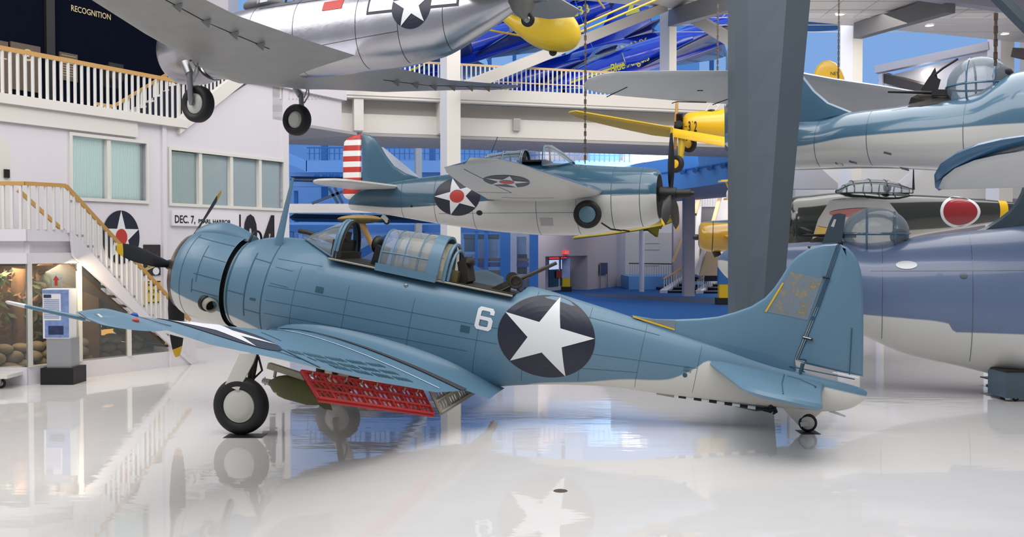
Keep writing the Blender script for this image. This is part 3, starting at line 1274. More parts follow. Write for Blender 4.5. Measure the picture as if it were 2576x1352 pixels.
for x0, y0, x1, y1, m in [(1168, 640, 1196, 668, 'poster_pale'), (1204, 600, 1218, 684, 'poster_pale'), (1229, 598, 1252, 650, 'poster_pale'), (1300, 596, 1324, 690, 'poster_pale'), (1168, 600, 1196, 634, 'poster_teal'), (960, 592, 1010, 680, 'poster_pale'), (890, 600, 940, 690, 'poster_pale'), (760, 590, 798, 640, 'poster_pale'), (1166, 590, 1256, 602, 'poster_teal'), (1302, 640, 1326, 690, 'poster_teal')]:
    mbx = MB(); cb(mbx, x0, y0, x1, y1, SH + 0.6, 0.04)
    W2L(mbx, winv).build('display_panel', m, wdsp)
for y0, y1, m in ((650, 658, 'poster_rust'), (660, 672, 'poster_blue')):
    mbx = MB(); cb(mbx, 1166, y0, 1330, y1, SH + 0.55, 0.05)
    W2L(mbx, winv).build('display_stripe', m, wdsp)
mbx = MB(); cb(mbx, 1228, 680, 1258, 770, SH + 0.5, 0.4)
W2L(mbx, winv).build('display_block', 'stone', wdsp)
mbx = MB(); cb(mbx, 727, 700, 1332, 772, SH + 0.7, 0.3)
W2L(mbx, winv).build('display_base', 'shop_base', wdsp)
# stair flight inside the court
mb = MB()
mb.bar(P(1150, 655, 40), P(1262, 722, 40), 0.3, 0.35)
mb.bar(P(880, 655, 44), P(985, 595, 44), 0.3, 0.35)
struct(mb, 'beam', 'steel_blue')

# wall with the exit doors
ED = VPlane(P(1354, 622, 50), P(1560, 622, 62))
mb = MB()
s0, s1 = ED.s_of(1354), ED.s_of(1566)
d0, d1 = ED.s_of(1372), ED.s_of(1478)
ED.holed(mb, s0, s1, 0, 8.2, [(d0, d1, 0.0, 2.05)], -1.4, 0)
struct(mb, 'wall_right', 'pink_wall')
mb = MB()
ED.box(mb, d0, d1, 0, 2.05, -1.45, -1.40)
struct(mb, 'door_1', 'cool_white')
for k, (x0, x1) in enumerate(((1380, 1404), (1410, 1440))):
    mbx = MB(); ED.box(mbx, ED.s_of(x0, 680, -1.38), ED.s_of(x1, 680, -1.38), 0.25, 1.95, -1.39, -1.35)
    dd = struct(mbx, 'door_%d' % (k + 2), 'poster_teal')
    mbx = MB(); ED.box(mbx, ED.s_of(x0, 680, -1.38), ED.s_of(x1, 680, -1.38), 1.86, 1.95, -1.35, -1.33); mbx.build('red_transom', 'red_sign', dd)
    mbx = MB(); ED.box(mbx, ED.s_of(x0, 680, -1.38), ED.s_of(x1, 680, -1.38), 1.25, 1.80, -1.35, -1.335); mbx.build('bright_pane', 'bright_day', dd)
r = plaque('exit_sign', 'glowing red exit sign above the far doors', 'sign', 1415, 631, 1427, 640, 'red_sign', 0.12, ED, 0.0)
on_panel(r, text2('EXIT', r[3] * 0.6, r[2] * 0.8, bold=0.02), 'paper_white', 'lettering', off=0.125)
r = plaque('door_notice', 'dark red notice board hanging at the far exit door', 'sign', 1398, 682, 1414, 698, 'roundel_red', 0.04, ED, -1.3)
r = plaque('framed_picture', 'small framed picture on a thin stand at the grey far wall', 'picture', 1509, 662, 1527, 690, 'photo_dark', 0.04, ED, 0.1)
o = r[0]
mbx = MB()
for t in (-0.35, 0.35):
    mbx.cyl(ED.u * t * r[2] / 0.7 + ED.n * 0.02 + Vector((0, 0, r[3] / 2)), ED.u * t * r[2] / 0.7 + ED.n * 0.02 + Vector((0, 0, -o.location.z + 0.012)), 0.03, None, 8)
mbx.build('stand', 'steel', o)
mb = MB()
t = ED.s_of(1552)
ED.box(mb, t, t + 0.9, 0, 8.2, 0.0, 0.3)
struct(mb, 'trim_14', 'lilac_grey')
# pale panelled wall behind the low platform
mb = MB()
cb(mb, 1560, 586, 1760, 760, 62, 0.3)
struct(mb, 'wall_back', 'warm_grey')
mb = MB()
for y in (612, 628, 668):
    cb(mb, 1622, y, 1660, y + 1, 61.95, 0.05)
struct(mb, 'trim_15', 'pink_wall')
# low platform with rail, blue front, two short flights of steps
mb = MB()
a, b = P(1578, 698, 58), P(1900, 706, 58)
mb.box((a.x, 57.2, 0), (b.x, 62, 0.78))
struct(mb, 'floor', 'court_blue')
railing('platform_railing', 'thin grey railing with dark handrail on the low platform at the far wall', [P(1582, 663, 57.6), P(1722, 665, 57.0)], 0.9, 0.14, 'bronze', 'lilac_grey', bw=0.03)


def steps(label, x0, x1, yb, yt, Yf, dep, n=5):
    root = empty('step_flight', Vector((P(x0, yb, Yf).x, Yf, 0)))
    tag(root, label, 'stairs')
    inv = root.matrix_world.inverted()
    xa, xb = P(x0, yb, Yf).x, P(x1, yb, Yf).x
    for i in range(n):
        m = MB()
        sh = 0.28 * i
        m.box((xa + sh * 1.6, Yf + dep * i / n, 0.012), (xb, Yf + dep, 0.78 * (i + 1) / n))
        W2L(m, inv).build('tread', 'navy_carpet', root)
        m = MB()
        m.box((xa + sh * 1.6, Yf + dep * i / n - 0.04, 0.78 * (i + 1) / n - 0.03), (xb, Yf + dep * i / n, 0.78 * (i + 1) / n))
        W2L(m, inv).build('nosing', 'lilac_grey', root)
    m = MB()
    m.prism([Vector((xa - 0.5, Yf - 0.05, 0.012)), Vector((xa - 0.1, Yf - 0.05, 0.012)), Vector((xa + 2.2, Yf + dep, 0.86)), Vector((xa + 1.9, Yf + dep, 0.86))], (0, 0, 0.16))
    W2L(m, inv).build('stringer', 'cool_white', root)
    return root


steps('left flight of navy steps with pale edges up to the low platform', 1682, 1755, 737, 702, 52.6, 4.6)
steps('right flight of navy steps with pale edges, half hidden by the info stand', 1772, 1850, 741, 702, 52.0, 4.9)
railing('step_railing', 'white railing with oak handrail beside the left flight of navy steps', [P(1668, 703, 52.6), P(1732, 666, 55.5), P(1752, 664, 56.5)], 0.9, 0.3, 'oak_rail', bw=0.05)
railing('step_railing', 'white railing with oak handrail between the two flights of navy steps', [P(1754, 706, 51.5), P(1810, 674, 55.0)], 0.9, 0.3, 'oak_rail', bw=0.05)
mb = MB()
mb.cyl(G(1614, 735), G(1614, 735) + Vector((0, 0, 8)), 0.15, None, 20)
struct(mb, 'column', 'cool_white', smooth=40)
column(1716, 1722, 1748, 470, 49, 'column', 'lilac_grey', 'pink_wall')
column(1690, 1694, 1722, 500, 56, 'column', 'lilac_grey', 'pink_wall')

# curved blue mezzanine parapet at the middle right, with its soffit and spotlights
Yp0, Yp1 = 46.0, 37.0
top = [(1540, 428), (1600, 412), (1690, 398), (1780, 383), (1900, 362)]
bot = [(1540, 500), (1600, 494), (1690, 480), (1780, 467), (1900, 448)]
mb = MB()
R0, R1 = [], []
for (x, y), (x2, y2) in zip(top, bot):
    Y = Yp0 + (Yp1 - Yp0) * (x - 1540) / 360
    R0.append((P(x, y, Y), P(x2, y2, Y)))
for (a, b), (c, d) in zip(R0, R0[1:]):
    mb.add([a, c, d, b, a + Vector((0, 0.3, 0)), c + Vector((0, 0.3, 0)), d + Vector((0, 0.3, 0)), b + Vector((0, 0.3, 0))],
           [(0, 1, 2, 3), (7, 6, 5, 4), (0, 4, 5, 1), (3, 2, 6, 7)])
struct(mb, 'trim_16', 'court_blue')
mb = MB()
for (a, b), (c, d) in zip(R0, R0[1:]):
    for k in (0.42,):
        p, q = a + (b - a) * k, c + (d - c) * k
        mb.bar(p - Vector((0, 0.03, 0)), q - Vector((0, 0.03, 0)), 0.04, 0.06)
struct(mb, 'trim_17', 'steel_blue')
mb = MB()
lo = [b for a, b in R0]
mb.prism(lo + [lo[-1] + Vector((3, 12, 0)), lo[0] + Vector((0, 12, 0))], (0, 0, 0.25))
struct(mb, 'ceiling', 'pink_wall')
for px, py in ((1720, 431), (1752, 427), (1788, 421), (1822, 416)):
    Y = Yp0 + (Yp1 - Yp0) * (px - 1540) / 360 - 0.15
    o = empty('spotlight', P(px, py, Y))
    tag(o, 'small blue spotlight in the row on the curved blue mezzanine parapet', 'light', 'spotlights on the curved parapet')
    m = MB(); m.cyl((0, 0, 0), (-0.12, -0.28, -0.06), 0.09, 0.11, 12); m.cyl((0, 0.1, 0), (0, 0, 0), 0.03)
    m.build('lamp_can', 'steel_blue', o)
# rooms behind the parapet
mb = MB()
cb(mb, 1560, 360, 1900, 440, 52, 0.2)
struct(mb, 'wall_back', 'lilac_grey')
mb = MB()
cb(mb, 1568, 364, 1582, 420, 50.8, 0.2); cb(mb, 1583, 364, 1612, 420, 50.9, 0.2); cb(mb, 1624, 366, 1640, 415, 50.8, 0.2)
struct(mb, 'door_4', 'window_frame')
mb = MB()
cb(mb, 1480, 362, 1560, 430, 51, 0.2)
struct(mb, 'wall_back', 'court_blue')
# dark opening, landing and long stairs under the mezzanine
mb = MB()
cb(mb, 1746, 472, 1900, 494, 50.5, 0.3)
struct(mb, 'ceiling', 'bronze')
mb = MB()
cb(mb, 1746, 490, 1860, 640, 56.5, 0.3)
struct(mb, 'wall_back', 'warm_white')
mb = MB()
cb(mb, 1748, 470, 1860, 492, 54, 0.2)
struct(mb, 'trim_18', 'navy_carpet')
root = empty('staircase', G(1780, 720))
tag(root, 'long grey staircase with oak rails rising under the pink soffit behind the big column', 'stairs')
inv = root.matrix_world.inverted()
for i in range(12):
    m = MB()
    y = 700 - i * 15.5
    x0, x1 = 1748 + i * 1.2, 1812 - i * 1.2
    Y = 52.5 + i * 0.28
    cb(m, x0, y - 9, x1, y + 8, Y, 0.3)
    W2L(m, inv).build('tread', 'beam_grey' if i > 2 else 'navy_carpet', root)
for nm, a, b in (('handrail', P(1748, 540, 52.2), P(1760, 492, 55)), ('handrail', P(1794, 560, 52.0), P(1813, 490, 55)), ('handrail', P(1692, 660, 55), P(1716, 598, 55))):
    m = MB(); m.bar(a, b, 0.2, 0.14); W2L(m, inv).build(nm, 'pale_rail', root)
for a, b in ((P(1750, 690, 52.0), P(1760, 505, 55)), (P(1756, 696, 51.6), P(1778, 632, 52))):
    m = MB(); m.bar(a, b, 0.25, 0.5); W2L(m, inv).build('stringer', 'warm_white', root)
mb = MB()
mb.prism([P(1760, 694, 51.4), P(1780, 630, 51.4), P(1806, 630, 51.4), P(1812, 694, 51.4)], (0, 0.3, 0))
struct(mb, 'trim_19', 'pale_rail')
railing('landing_railing', 'short white railing on the landing above the long grey staircase', [P(1764, 494, 55.5), P(1810, 494, 55.5)], 0.62, 0.14, 'pale_rail', bw=0.05)
# white walls and soffit behind the green fighter
mb = MB()
cb(mb, 2000, 405, 2700, 500, 46, 0.3)
struct(mb, 'wall_right', 'warm_white')
mb = MB()
mb.prism([P(1990, 405, 44), P(2052, 412, 44), P(2108, 462, 44), P(2108, 476, 44), P(1990, 476, 44)], (0, 0.4, 0))
struct(mb, 'ceiling', 'soffit_tile')
brace('beam', P(2238, 490, 44.5), P(2312, 424, 44.5), 0.2, 0.3, 'white_wall')
mb = MB()
cb(mb, 1990, 476, 2700, 1000, 48, 0.3)
struct(mb, 'wall_right', 'pink_wall')

# chains that carry the hanging planes
def chain(label, px, y0, y1, Y):
    o = empty('chain', P(px, y1, Y))
    tag(o, label, 'chain')
    L = P(px, y0, Y).z - P(px, y1, Y).z
    m = MB()
    n = int(L / 0.09)
    for i in range(n):
        z = L * i / n
        if i % 2: m.obox((0, 0, z + 0.05), (0.028, 0, 0), (0, 0.010, 0), (0, 0, 0.055))
        else: m.obox((0, 0, z + 0.05), (0.010, 0, 0), (0, 0.028, 0), (0, 0, 0.055))
    m.build('links', 'bronze', o)


chain('dark chain from the roof to the nose of the blue fighter with the striped tail', 1472, -20, 412, 21.9)
chain('thin dark chain hanging left of the white column, by the yellow fin', 2109, -20, 205, 30)
chain('rusty chain above the glass turret dome at the right edge', 2504, 34, 165, 14.5)
chain('dark cable with a red tag beside the big grey column', 1805, 12, 200, 28)
# small box speaker on the walkway panel
o = empty('speaker', WC.at(1299, 314, -0.55)); tag(o, 'small white box speaker under the walkway fascia', 'speaker')
m = MB(); m.obox((0, 0, 0), WC.u * 0.12, WC.n * 0.1, Vector((0, 0, 0.2))); m.build('cabinet', 'warm_grey', o)
m = MB(); m.obox(WC.n * 0.105, WC.u * 0.09, WC.n * 0.005, Vector((0, 0, 0.16))); m.build('grille', 'soffit_tile', o)
# ================================================================== the dive bomber in front
two_tone('bomber_paint', (92, 127, 149), (206, 204, 196), 0.42, coat=0.15, soft=0.012)
mat('bomber_blue', (92, 127, 149), 0.42, coat=0.15, noise=0.06, nscale=1.6)
mat('bomber_grey', (206, 204, 196), 0.5, noise=0.04)
mat('seam', (38, 84, 98), 0.6)
mat('flap_red', (172, 38, 36), 0.5, noise=0.12)
mat('flap_grey', (150, 146, 130), 0.5, noise=0.1)
mat('olive', (78, 80, 44), 0.6, noise=0.15)
mat('cockpit_dark', (30, 27, 20), 0.7)
mat('interior_green', (84, 76, 40), 0.7)
mat('gun_metal', (70, 66, 58), 0.4, 0.5, noise=0.2, nscale=20)
mat('bare_ring', (150, 138, 126), 0.25, 0.9, noise=0.3, nscale=9)
mat('walk_strip', (66, 64, 68), 0.85)
mat('pale_strip', (188, 206, 224), 0.5)
mat('perspex_tan', (196, 186, 160), 0.5, alpha=0.55)
mat('hub_grey', (198, 198, 190), 0.45)


def patch_mat():
    m = mat('relic_skin', (120, 128, 138), 0.6)
    nt = m.node_tree
    b = nt.nodes['Principled BSDF']
    tc = nt.nodes.new('ShaderNodeTexCoord')
    n = nt.nodes.new('ShaderNodeTexNoise')
    n.inputs['Scale'].default_value = 5.0
    n.inputs['Detail'].default_value = 9
    n.inputs['Roughness'].default_value = 0.72
    nt.links.new(tc.outputs['Object'], n.inputs['Vector'])
    cr = nt.nodes.new('ShaderNodeValToRGB')
    el = cr.color_ramp.elements
    el[0].position, el[0].color = 0.24, (*lin((176, 158, 104)), 1)
    el[1].position, el[1].color = 0.75, (*lin((190, 180, 158)), 1)
    for p, c in ((0.40, (128, 122, 100)), (0.47, (112, 132, 150)), (0.55, (122, 126, 126)), (0.62, (150, 140, 112)), (0.66, (176, 82, 72)), (0.69, (140, 140, 138))):
        e = el.new(p)
        e.color = (*lin(c), 1)
    nt.links.new(n.outputs['Fac'], cr.inputs[0])
    nt.links.new(cr.outputs[0], b.inputs['Base Color'])


patch_mat()

ac = Frame((-5.110, 15.009, 2.212), 11.5, 11.0)
DB = empty('dive_bomber', mw=ac.mw)
tag(DB, 'blue grey dive bomber with white 6 on its side, standing on the floor', 'airplane')


def loc(*pts):
    return [ac.loc(p) for p in pts]


# ---- fuselage
body = Body([
    (1.02, .64, -.70, .66, -.03, 2.0, 2.0), (1.35, .76, -.76, .68, -.04, 1.9, 2.0), (1.75, .82, -.82, .67, -.05, 1.8, 2.1), (2.2, .84, -.92, .62, -.06, 1.9, 2.2),
    (2.38, .84, -.95, .60, -.05, 2.0, 2.2), (2.47, .67, -.96, .595, -.05, 2.9, 2.2), (3.5, .67, -.97, .56, -.02, 3.0, 2.2), (4.5, .67, -.87, .52, .03, 3.0, 2.1),
    (5.2, .67, -.74, .475, .07, 2.9, 2.0), (5.28, .68, -.72, .47, .08, 2.7, 2.0), (5.44, .82, -.67, .455, .09, 2.1, 2.0), (6.32, .75, -.46, .38, .12, 2.0, 2.0), (6.96, .68, -.36, .31, .14, 1.9, 2.0),
    (7.6, .60, -.31, .25, .13, 1.8, 2.0), (8.2, .53, -.25, .20, .13, 1.8, 2.0), (8.92, .44, -.17, .15, .13, 1.8, 2.0), (9.63, .40, -.09, .115, .15, 1.9, 2.0), (10.05, .38, .02, .08, .19, 2.0, 2.0), (10.22, .36, .14, .05, .25, 2.0, 2.0), (10.29, .33, .24, .012, .28, 2, 2)])
dem_f = pchip([1.0, 1.4, 1.7, 2.2, 5.2, 5.72, 6.49, 7.04, 7.63, 7.88, 8.0, 8.12, 8.3, 8.5, 8.9, 9.4, 9.7, 10.23, 10.3],
              [-.47, -.55, -.66, -1.2, -1.0, -.57, -.36, -.19, -.06, .10, .20, .31, .30, .28, .28, .28, .28, .27, .27])
mb = body.loft(MB(), 150, 64, dem=lambda x, p: dem_f(x))
fus = mb.build('fuselage', 'bomber_paint', DB, smooth=40, att=True)
# ---- cowling
cowl = Body([(.05, .50, -.57, .535, -.035, 2, 2), (.08, .56, -.63, .595, -.035, 2, 2), (.16, .62, -.69, .655, -.035, 2, 2), (.32, .66, -.73, .70, -.035, 2, 2), (.6, .69, -.75, .72, -.03, 2, 2), (.97, .685, -.74, .71, -.03, 2, 2)])
cd = pchip([0, .27, .9, 1.2], [-.24, -.32, -.45, -.5])
mb = cowl.loft(MB(), 30, 64, dem=lambda x, p: cd(x), cap0=False, cap1=False)
cow = mb.build('engine_cowl', 'bomber_paint', DB, smooth=40, att=True)
mb = MB()
mb.lathe([(.10, .50), (.03, .515), (.0, .55), (.03, .59), (.10, .62)], (0, 0, -.035), (1, 0, 0), 48, cap0=False, cap1=False)
mb.build('lip_ring', 'bare_ring', cow, smooth=60)
mb = MB()
mb.lathe([(.35, .0), (.35, .66), (.96, .66), (.96, .60), (1.04, .60)], (0, 0, -.03), (1, 0, 0), 40, cap0=False, cap1=False)
mb.build('inner_shroud', 'black', cow, smooth=40)
eng = MB()
eng.lathe([(.0, .0), (.02, .12), (.1, .17), (.2, .22), (.33, .24)], (0, 0, -.03), (1, 0, 0), 24)
for k in range(9):
    a = 2 * pi * k / 9
    d = Vector((0, math.cos(a), math.sin(a)))
    for j in range(6):
        eng.cyl(Vector((.24, 0, -.03)) + d * (.2 + .055 * j), Vector((.24, 0, -.03)) + d * (.235 + .055 * j), .085, None, 14)
eng.build('engine', 'dark_metal', DB, smooth=40)
# intake scoop on the cowl
mb = MB()
rings = []
for k in range(13):
    t = k / 12
    x = .12 + .92 * t
    h = .155 * math.sin(pi * min(1, .18 + .82 * t) ** 0.8) if t < 1 else .02
    h = max(.03, .15 * (1 - (2 * t - .85) ** 2 / 1.6))
    w = .20 * (1 - .3 * abs(t - .4))
    zb = cowl.fn[0](min(x, .97)) - .06
    rings.append([Vector((x, w * math.cos(pi * j / 12), zb + (h + .06) * math.sin(pi * j / 12))) for j in range(13)])
mb.loft(rings, closed=True)
mb.build('intake_scoop', 'bomber_blue', cow, smooth=40)
mb = MB()
p = [Vector((1.06, .20 * math.cos(pi * j / 12), .60 + .20 * math.sin(pi * j / 12))) for j in range(13)]
mb.tube(p, .018, 6)
mb.build('scoop_rim', 'black', cow, smooth=50)
# exhaust
mb = MB()
e0 = ac.at(519, 763, -.68); e1 = ac.at(530, 768, -.80)
q = cowl.side(.80, -.36, -1)
d = Vector((.75, -.62, -.12)).normalized()
mb.lathe([(-.02, .0), (-.02, .105), (.14, .10), (.145, .085), (.02, .08), (.02, .0)], q, d, 24)
mb.build('exhaust_pipe', 'flap_grey', cow, smooth=40)
mb = MB()
mb.lathe([(.05, .0), (.05, .079)], q, d, 20)
mb.lathe([(-.06, .14), (.012, .125), (.012, .10), (-.06, .10)], q - d * .0, d, 24, cap0=False, cap1=False)
mb.build('exhaust_mouth', 'black', cow)
# ---- panel seams
mb = MB()
for x in (.30,):
    cowl.hoop(mb, x, 2.0, 4.4, .008)
cowl.hoop(mb, .58, 2.35, 3.2, .010)
for z, xa, xb in ((.32, .58, .96), (.05, .52, .96), (-.2, .52, .96), (.56, .3, .96)):
    cowl.stringer(mb, xa, z, xb, z - .02, -1, .009)
cowl.hoop(mb, .52, pi + .0, pi + .3, .012)
mb.build('panel_seam', 'seam', cow, fix=False)
mb = MB()
for x, a0, a1, w in ((1.06, 1.75, 4.3, .030), (1.36, 2.35, 3.72, .020), (1.63, 2.0, 4.4, .016), (2.1, 2.5, 4.2, .005), (2.9, 2.75, 4.2, .005), (3.9, 2.75, 4.2, .005), (4.9, 2.75, 4.2, .005), (5.6, 1.9, 4.2, .006), (6.4, 1.9, 4.2, .005), (7.2, 1.9, 4.2, .005), (8.0, 2.1, 4.0, .005)):
    body.hoop(mb, x, a0, a1, w)
for xa, za, xb, zb, w in ((1.36, .44, 1.63, .42, .012), (1.36, -.33, 1.63, -.34, .012), (1.08, -.10, 1.36, -.11, .010), (1.7, .10, 5.3, .17, .006), (1.7, -.12, 5.2, -.05, .006), (1.7, -.32, 4.8, -.24, .006), (1.7, .50, 2.4, .52, .006), (5.6, .02, 8.0, .18, .005), (5.5, -.28, 7.2, -.05, .005), (5.5, .62, 7.4, .52, .006), (1.72, .38, 2.0, .37, .006), (1.72, .14, 2.0, .13, .006)):
    body.stringer(mb, xa, za, xb, zb, -1, w)
mb.build('panel_seam', 'seam', fus, fix=False)
# ---- markings
sx, sz = 5.87, .215
mb = MB()
fn = lambda off: (lambda x, z: body.side(x, z, -1, off))
c5 = ac.at(1373, 850, -.44)
wrap(mb, place2(disc2(.690, .585, 64), c5.x, c5.z), fn(.004), 8, 0)
sh = star2(.690, .585, 0.0)
wrap(mb, place2(sh, c5.x, c5.z, -0.09), fn(.008), 14, 1)
mb.build('star_insignia', ['navy_paint', 'star_white'], fus, fix=False)
mb = MB()
c6 = ac.at(1218, 803, -.51)


def six():
    o = [(-.5, -.38), (-.36, -.5), (.36, -.5), (.5, -.38), (.5, -.02), (.36, .10), (-.26, .10), (-.26, .30), (-.2, .35), (.2, .35), (.26, .30), (.26, .22), (.5, .22), (.5, .38), (.36, .5), (-.36, .5), (-.5, .38)]
    hole = [(-.26, -.30), (-.20, -.34), (.20, -.34), (.26, -.30), (.26, -.11), (.20, -.06), (-.26, -.06)]
    from mathutils.geometry import tessellate_polygon
    V = [[Vector((x, z, 0)) for x, z in o], [Vector((x, z, 0)) for x, z in reversed(hole)]]
    t = tessellate_polygon(V)
    pts = o + list(reversed(hole))
    return pts, [tuple(q) for q in t]


s6 = six()
s6 = ([(x * .245, z * .325) for x, z in s6[0]], s6[1])
wrap(mb, place2(s6, c6.x, c6.z, -.02), fn(.005), 4)
mb.build('number_six', 'star_white', fus, fix=False)
mb = MB()
for px, py, w, h in ((806, 729, .125, .085), (1168, 829, .135, .095)):
    q = ac.at(px, py, -.55)
    wrap(mb, place2(rect2(w, h), q.x, q.z), fn(.005), 3)
mb.build('foot_step', 'seam', fus, fix=False)
q = ac.at(1018, 720, -.52)
mb = MB(); mb.ell(body.side(q.x, q.z, -1, 0), .035, .02, .035, 14)
mb.build('side_light', 'steel', fus, smooth=60)
mb = MB()
for k, s_ in enumerate(('LIFT', 'HERE')):
    q = ac.at(1729, 926 + k * 8, -.24)
    wrap(mb, place2(text2(s_, .035), q.x, q.z), fn(.004), 1)
q = ac.at(1723, 945, -.24)
wrap(mb, place2(disc2(.032, .032, 16), q.x, q.z), fn(.004), 1)
q = ac.at(638, 753, -.64)
wrap(mb, place2(rect2(.09, .035), q.x, q.z), fn(.004), 1)
mb.build('stencil', 'seam', fus, fix=False)

# ---- fin and rudder
def side_fn(y0=0.0):
    return lambda u, v, h: Vector((u, h + y0, v))
def XZ(pxs, y=0.0):
    return [(q.x, q.z) for q in (ac.at(px, py, y) for px, py in pxs)]
fin = XZ([(1588, 793), (1645, 803), (1700, 804), (1759, 802), (1806, 797), (1848, 786), (1890, 771), (1924, 750), (1948, 724), (1968, 694), (1986, 664), (2008, 643), (2035, 626), (2068, 616), (2108, 614)]) + XZ([(2056, 766), (2000, 905), (2004, 940), (1930, 940), (1800, 895), (1690, 850)])
mb = pillow(MB(), fin, .055, .02, .07, side_fn())
fin_o = mb.build('fin', 'bomber_blue', DB, smooth=40)
rud = XZ([(2114, 615), (2130, 622), (2146, 637), (2158, 656), (2166, 682), (2170, 716), (2172, 780), (2172, 860), (2171, 948), (2120, 938), (2026, 916), (2024, 909), (2006, 906), (2062, 768)])
mb = pillow(MB(), rud, .05, .03, .12, side_fn())
rud_o = mb.build('rudder', 'bomber_blue', DB, smooth=40)
mb = MB()
hl = [ac.at(*q, -.03) for q in ((2111, 614), (2059, 767), (2003, 906), (2024, 913), (2018, 936))]
mb.tube(hl, .010, 6)
mb.tube([ac.at(*q, -.056) for q in ((2019, 915), (2013, 938))], .022, 6)
mb.tube([ac.at(*q, -.06) for q in ((2143, 832), (2143, 826), (2137, 944))], .006, 6)
mb.tube([ac.at(*q, -.06) for q in ((1986, 922), (2075, 940), (2150, 955))], .008, 6)
mb.build('hinge_line', 'seam', rud_o)
mb = MB()
mb.tube([ac.at(*q, -.06) for q in ((2020, 849), (2044, 855))], .016, 8)
mb.tube([ac.at(*q, -.06) for q in ((2070, 698), (2088, 701))], .013, 8)
mb.build('hinge_bracket', 'black', rud_o, smooth=50)
mb = MB()
mb.tube([ac.at(*q, -.07) for q in ((2020, 848), (2040, 853))], .008, 8)
mb.tube([ac.at(*q, -.07) for q in ((2095, 938), (2160, 952))], .010, 8)
mb.build('control_rod', 'star_white', rud_o, smooth=50)
mb = MB()
y = -.058
wrap(mb, poly2(XZ([(1988, 684), (2069, 701), (2032, 806), (1926, 785), (1960, 728)], y)), lambda u, v: Vector((u, y, v)), 1)
mb.build('relic_panel', 'relic_skin', fin_o, fix=False)
mb = MB()
y2 = -.058
wrap(mb, poly2(XZ([(1600, 799), (1650, 805), (1700, 807), (1697, 830)], y2)), lambda u, v: Vector((u, y2, v)), 1)
mb.build('relic_panel', 'relic_skin', fin_o, fix=False)
mb = MB()
for a, b in (((1592, 797), (1697, 830)), ((1926, 785), (1970, 712))):
    p, q = ac.at(*a, -.062), ac.at(*b, -.062)
    mb.bar(p, q, .004, .022, (0, 0, 1))
mb.build('yellow_edge', 'yellow', fin_o)

# ---- tailplanes
for sg in (-1, 1):
    pl_ = [(8.12, .02 * sg), (8.30, .95 * sg), (8.52, 1.98 * sg), (8.60, 2.14 * sg), (8.76, 2.24 * sg), (9.05, 2.27 * sg), (9.34, 2.26 * sg), (9.45, 2.20 * sg), (9.58, 1.0 * sg), (9.72, .06 * sg)]
    mb = pillow(MB(), pl_, .055, .03, .14, lambda u, v, h: Vector((u, v, .285 + h)))
    t = mb.build('tailplane', 'bomber_blue', DB, smooth=40)
    mb = MB()
    ty = lambda x, y: Vector((x, y * sg, .285 + .056))
    mb.tube([ty(9.16, .15), ty(9.05, 1.2), ty(8.99, 2.15)], .008, 6)
    mb.tube([ty(9.20, .22), ty(9.35, .3), ty(9.52, .75), ty(9.50, .85)], .009, 6)
    mb.build('hinge_line', 'seam', t)

# ---- wings
secs = [(-.30, 1.78, -.70, 5.05, -.74, .15), (-1.2, 1.95, -.56, 4.93, -.69, .155), (-1.75, 2.12, -.47, 4.78, -.655, .15), (-3.0, 2.35, -.25, 4.44, -.42, .14), (-5.0, 2.72, .09, 4.02, .0, .115), (-6.1, 2.95, .29, 3.80, .22, .095), (-6.62, 3.05, .41, 3.68, .365, .095)]
wings = {}
for sg in (-1, 1):
    w = Wing([(-sg * q[0],) + q[1:] for q in secs])
    mb = w.loft(MB(), .25, 0, 1, tip=.46, kl=.20, kt=.60)
    o = mb.build('wing', ['bomber_blue', 'bomber_grey'], DB, smooth=40)
    wings[sg] = (w, o)
w, wo = wings[-1]
# fillet between wing and fuselage
mb = MB()
rings = []
for k in range(33):
    t0 = k / 32
    x = 1.72 + (5.34 - 1.72) * t0
    ww = .10 + .34 * t0 ** 1.3
    hh = (.05 + .30 * t0 ** .9) * (1 - t0 ** 5)
    xe = min(x, 4.95)
    yo = -(.60 + ww * .9)
    zz = w.z(xe, yo, True, 0) - max(0, x - 4.95) * .10
    r = []
    a = body.side(min(x, 5.6), zz + hh, -1, -.025)
    b = Vector((x, yo, zz + .002))
    c = Vector((x, a.y - .03 - ww * .10, zz + .012))
    for j in range(9):
        t = j / 8
        r.append(a * (1 - t) ** 2 + c * 2 * t * (1 - t) + b * t * t)
    rings.append(r)
mb.loft(rings, cap0=False, cap1=False, closed=False)
mb.build('wing_fillet', 'bomber_blue', DB, smooth=60)
strip = [(1.92, -.84), (2.4, -.80), (3.2, -.80), (4.2, -.82), (4.98, -.86), (4.96, -1.10), (4.2, -1.02), (3.2, -.96), (2.4, -.90)]
mb = wrap(MB(), poly2(strip), w.map(True, .012), 10)
mb.build('walkway_strip', 'walk_strip', wo, fix=False)
mb = wrap(MB(), poly2([(2.15, -1.55), (3.0, -1.5), (4.75, -1.5), (4.75, -1.54), (3.0, -1.55), (2.15, -1.61)]), w.map(True, .008), 8)
mb.build('step_highlight', 'pale_strip', wo, fix=False)  # pale strip paints the highlight along the step in the skin
mb = MB()
wrap(mb, place2(disc2(.66, .80, 48), 3.10, -4.68), w.map(True, .006), 5, 0)
wrap(mb, place2(star2(.66, .80, 0.55), 3.10, -4.68), w.map(True, .010), 8, 1)
mb.build('wing_insignia', ['navy_paint', 'star_white'], wo, fix=False)
mb = MB()
for fr_, ya, yb, n in ((.70, -1.75, -4.1, 27), (.795, -1.85, -3.95, 25), (.88, -1.9, -3.75, 23)):
    for k in range(n):
        if k % 6 == 5: continue
        y = ya + (yb - ya) * k / (n - 1)
        _, xl, zl, xt, zt, tc = w.interp(y)
        wrap(mb, place2(rect2(.115, .052), xl + (xt - xl) * fr_, y), w.map(True, .007), 2)
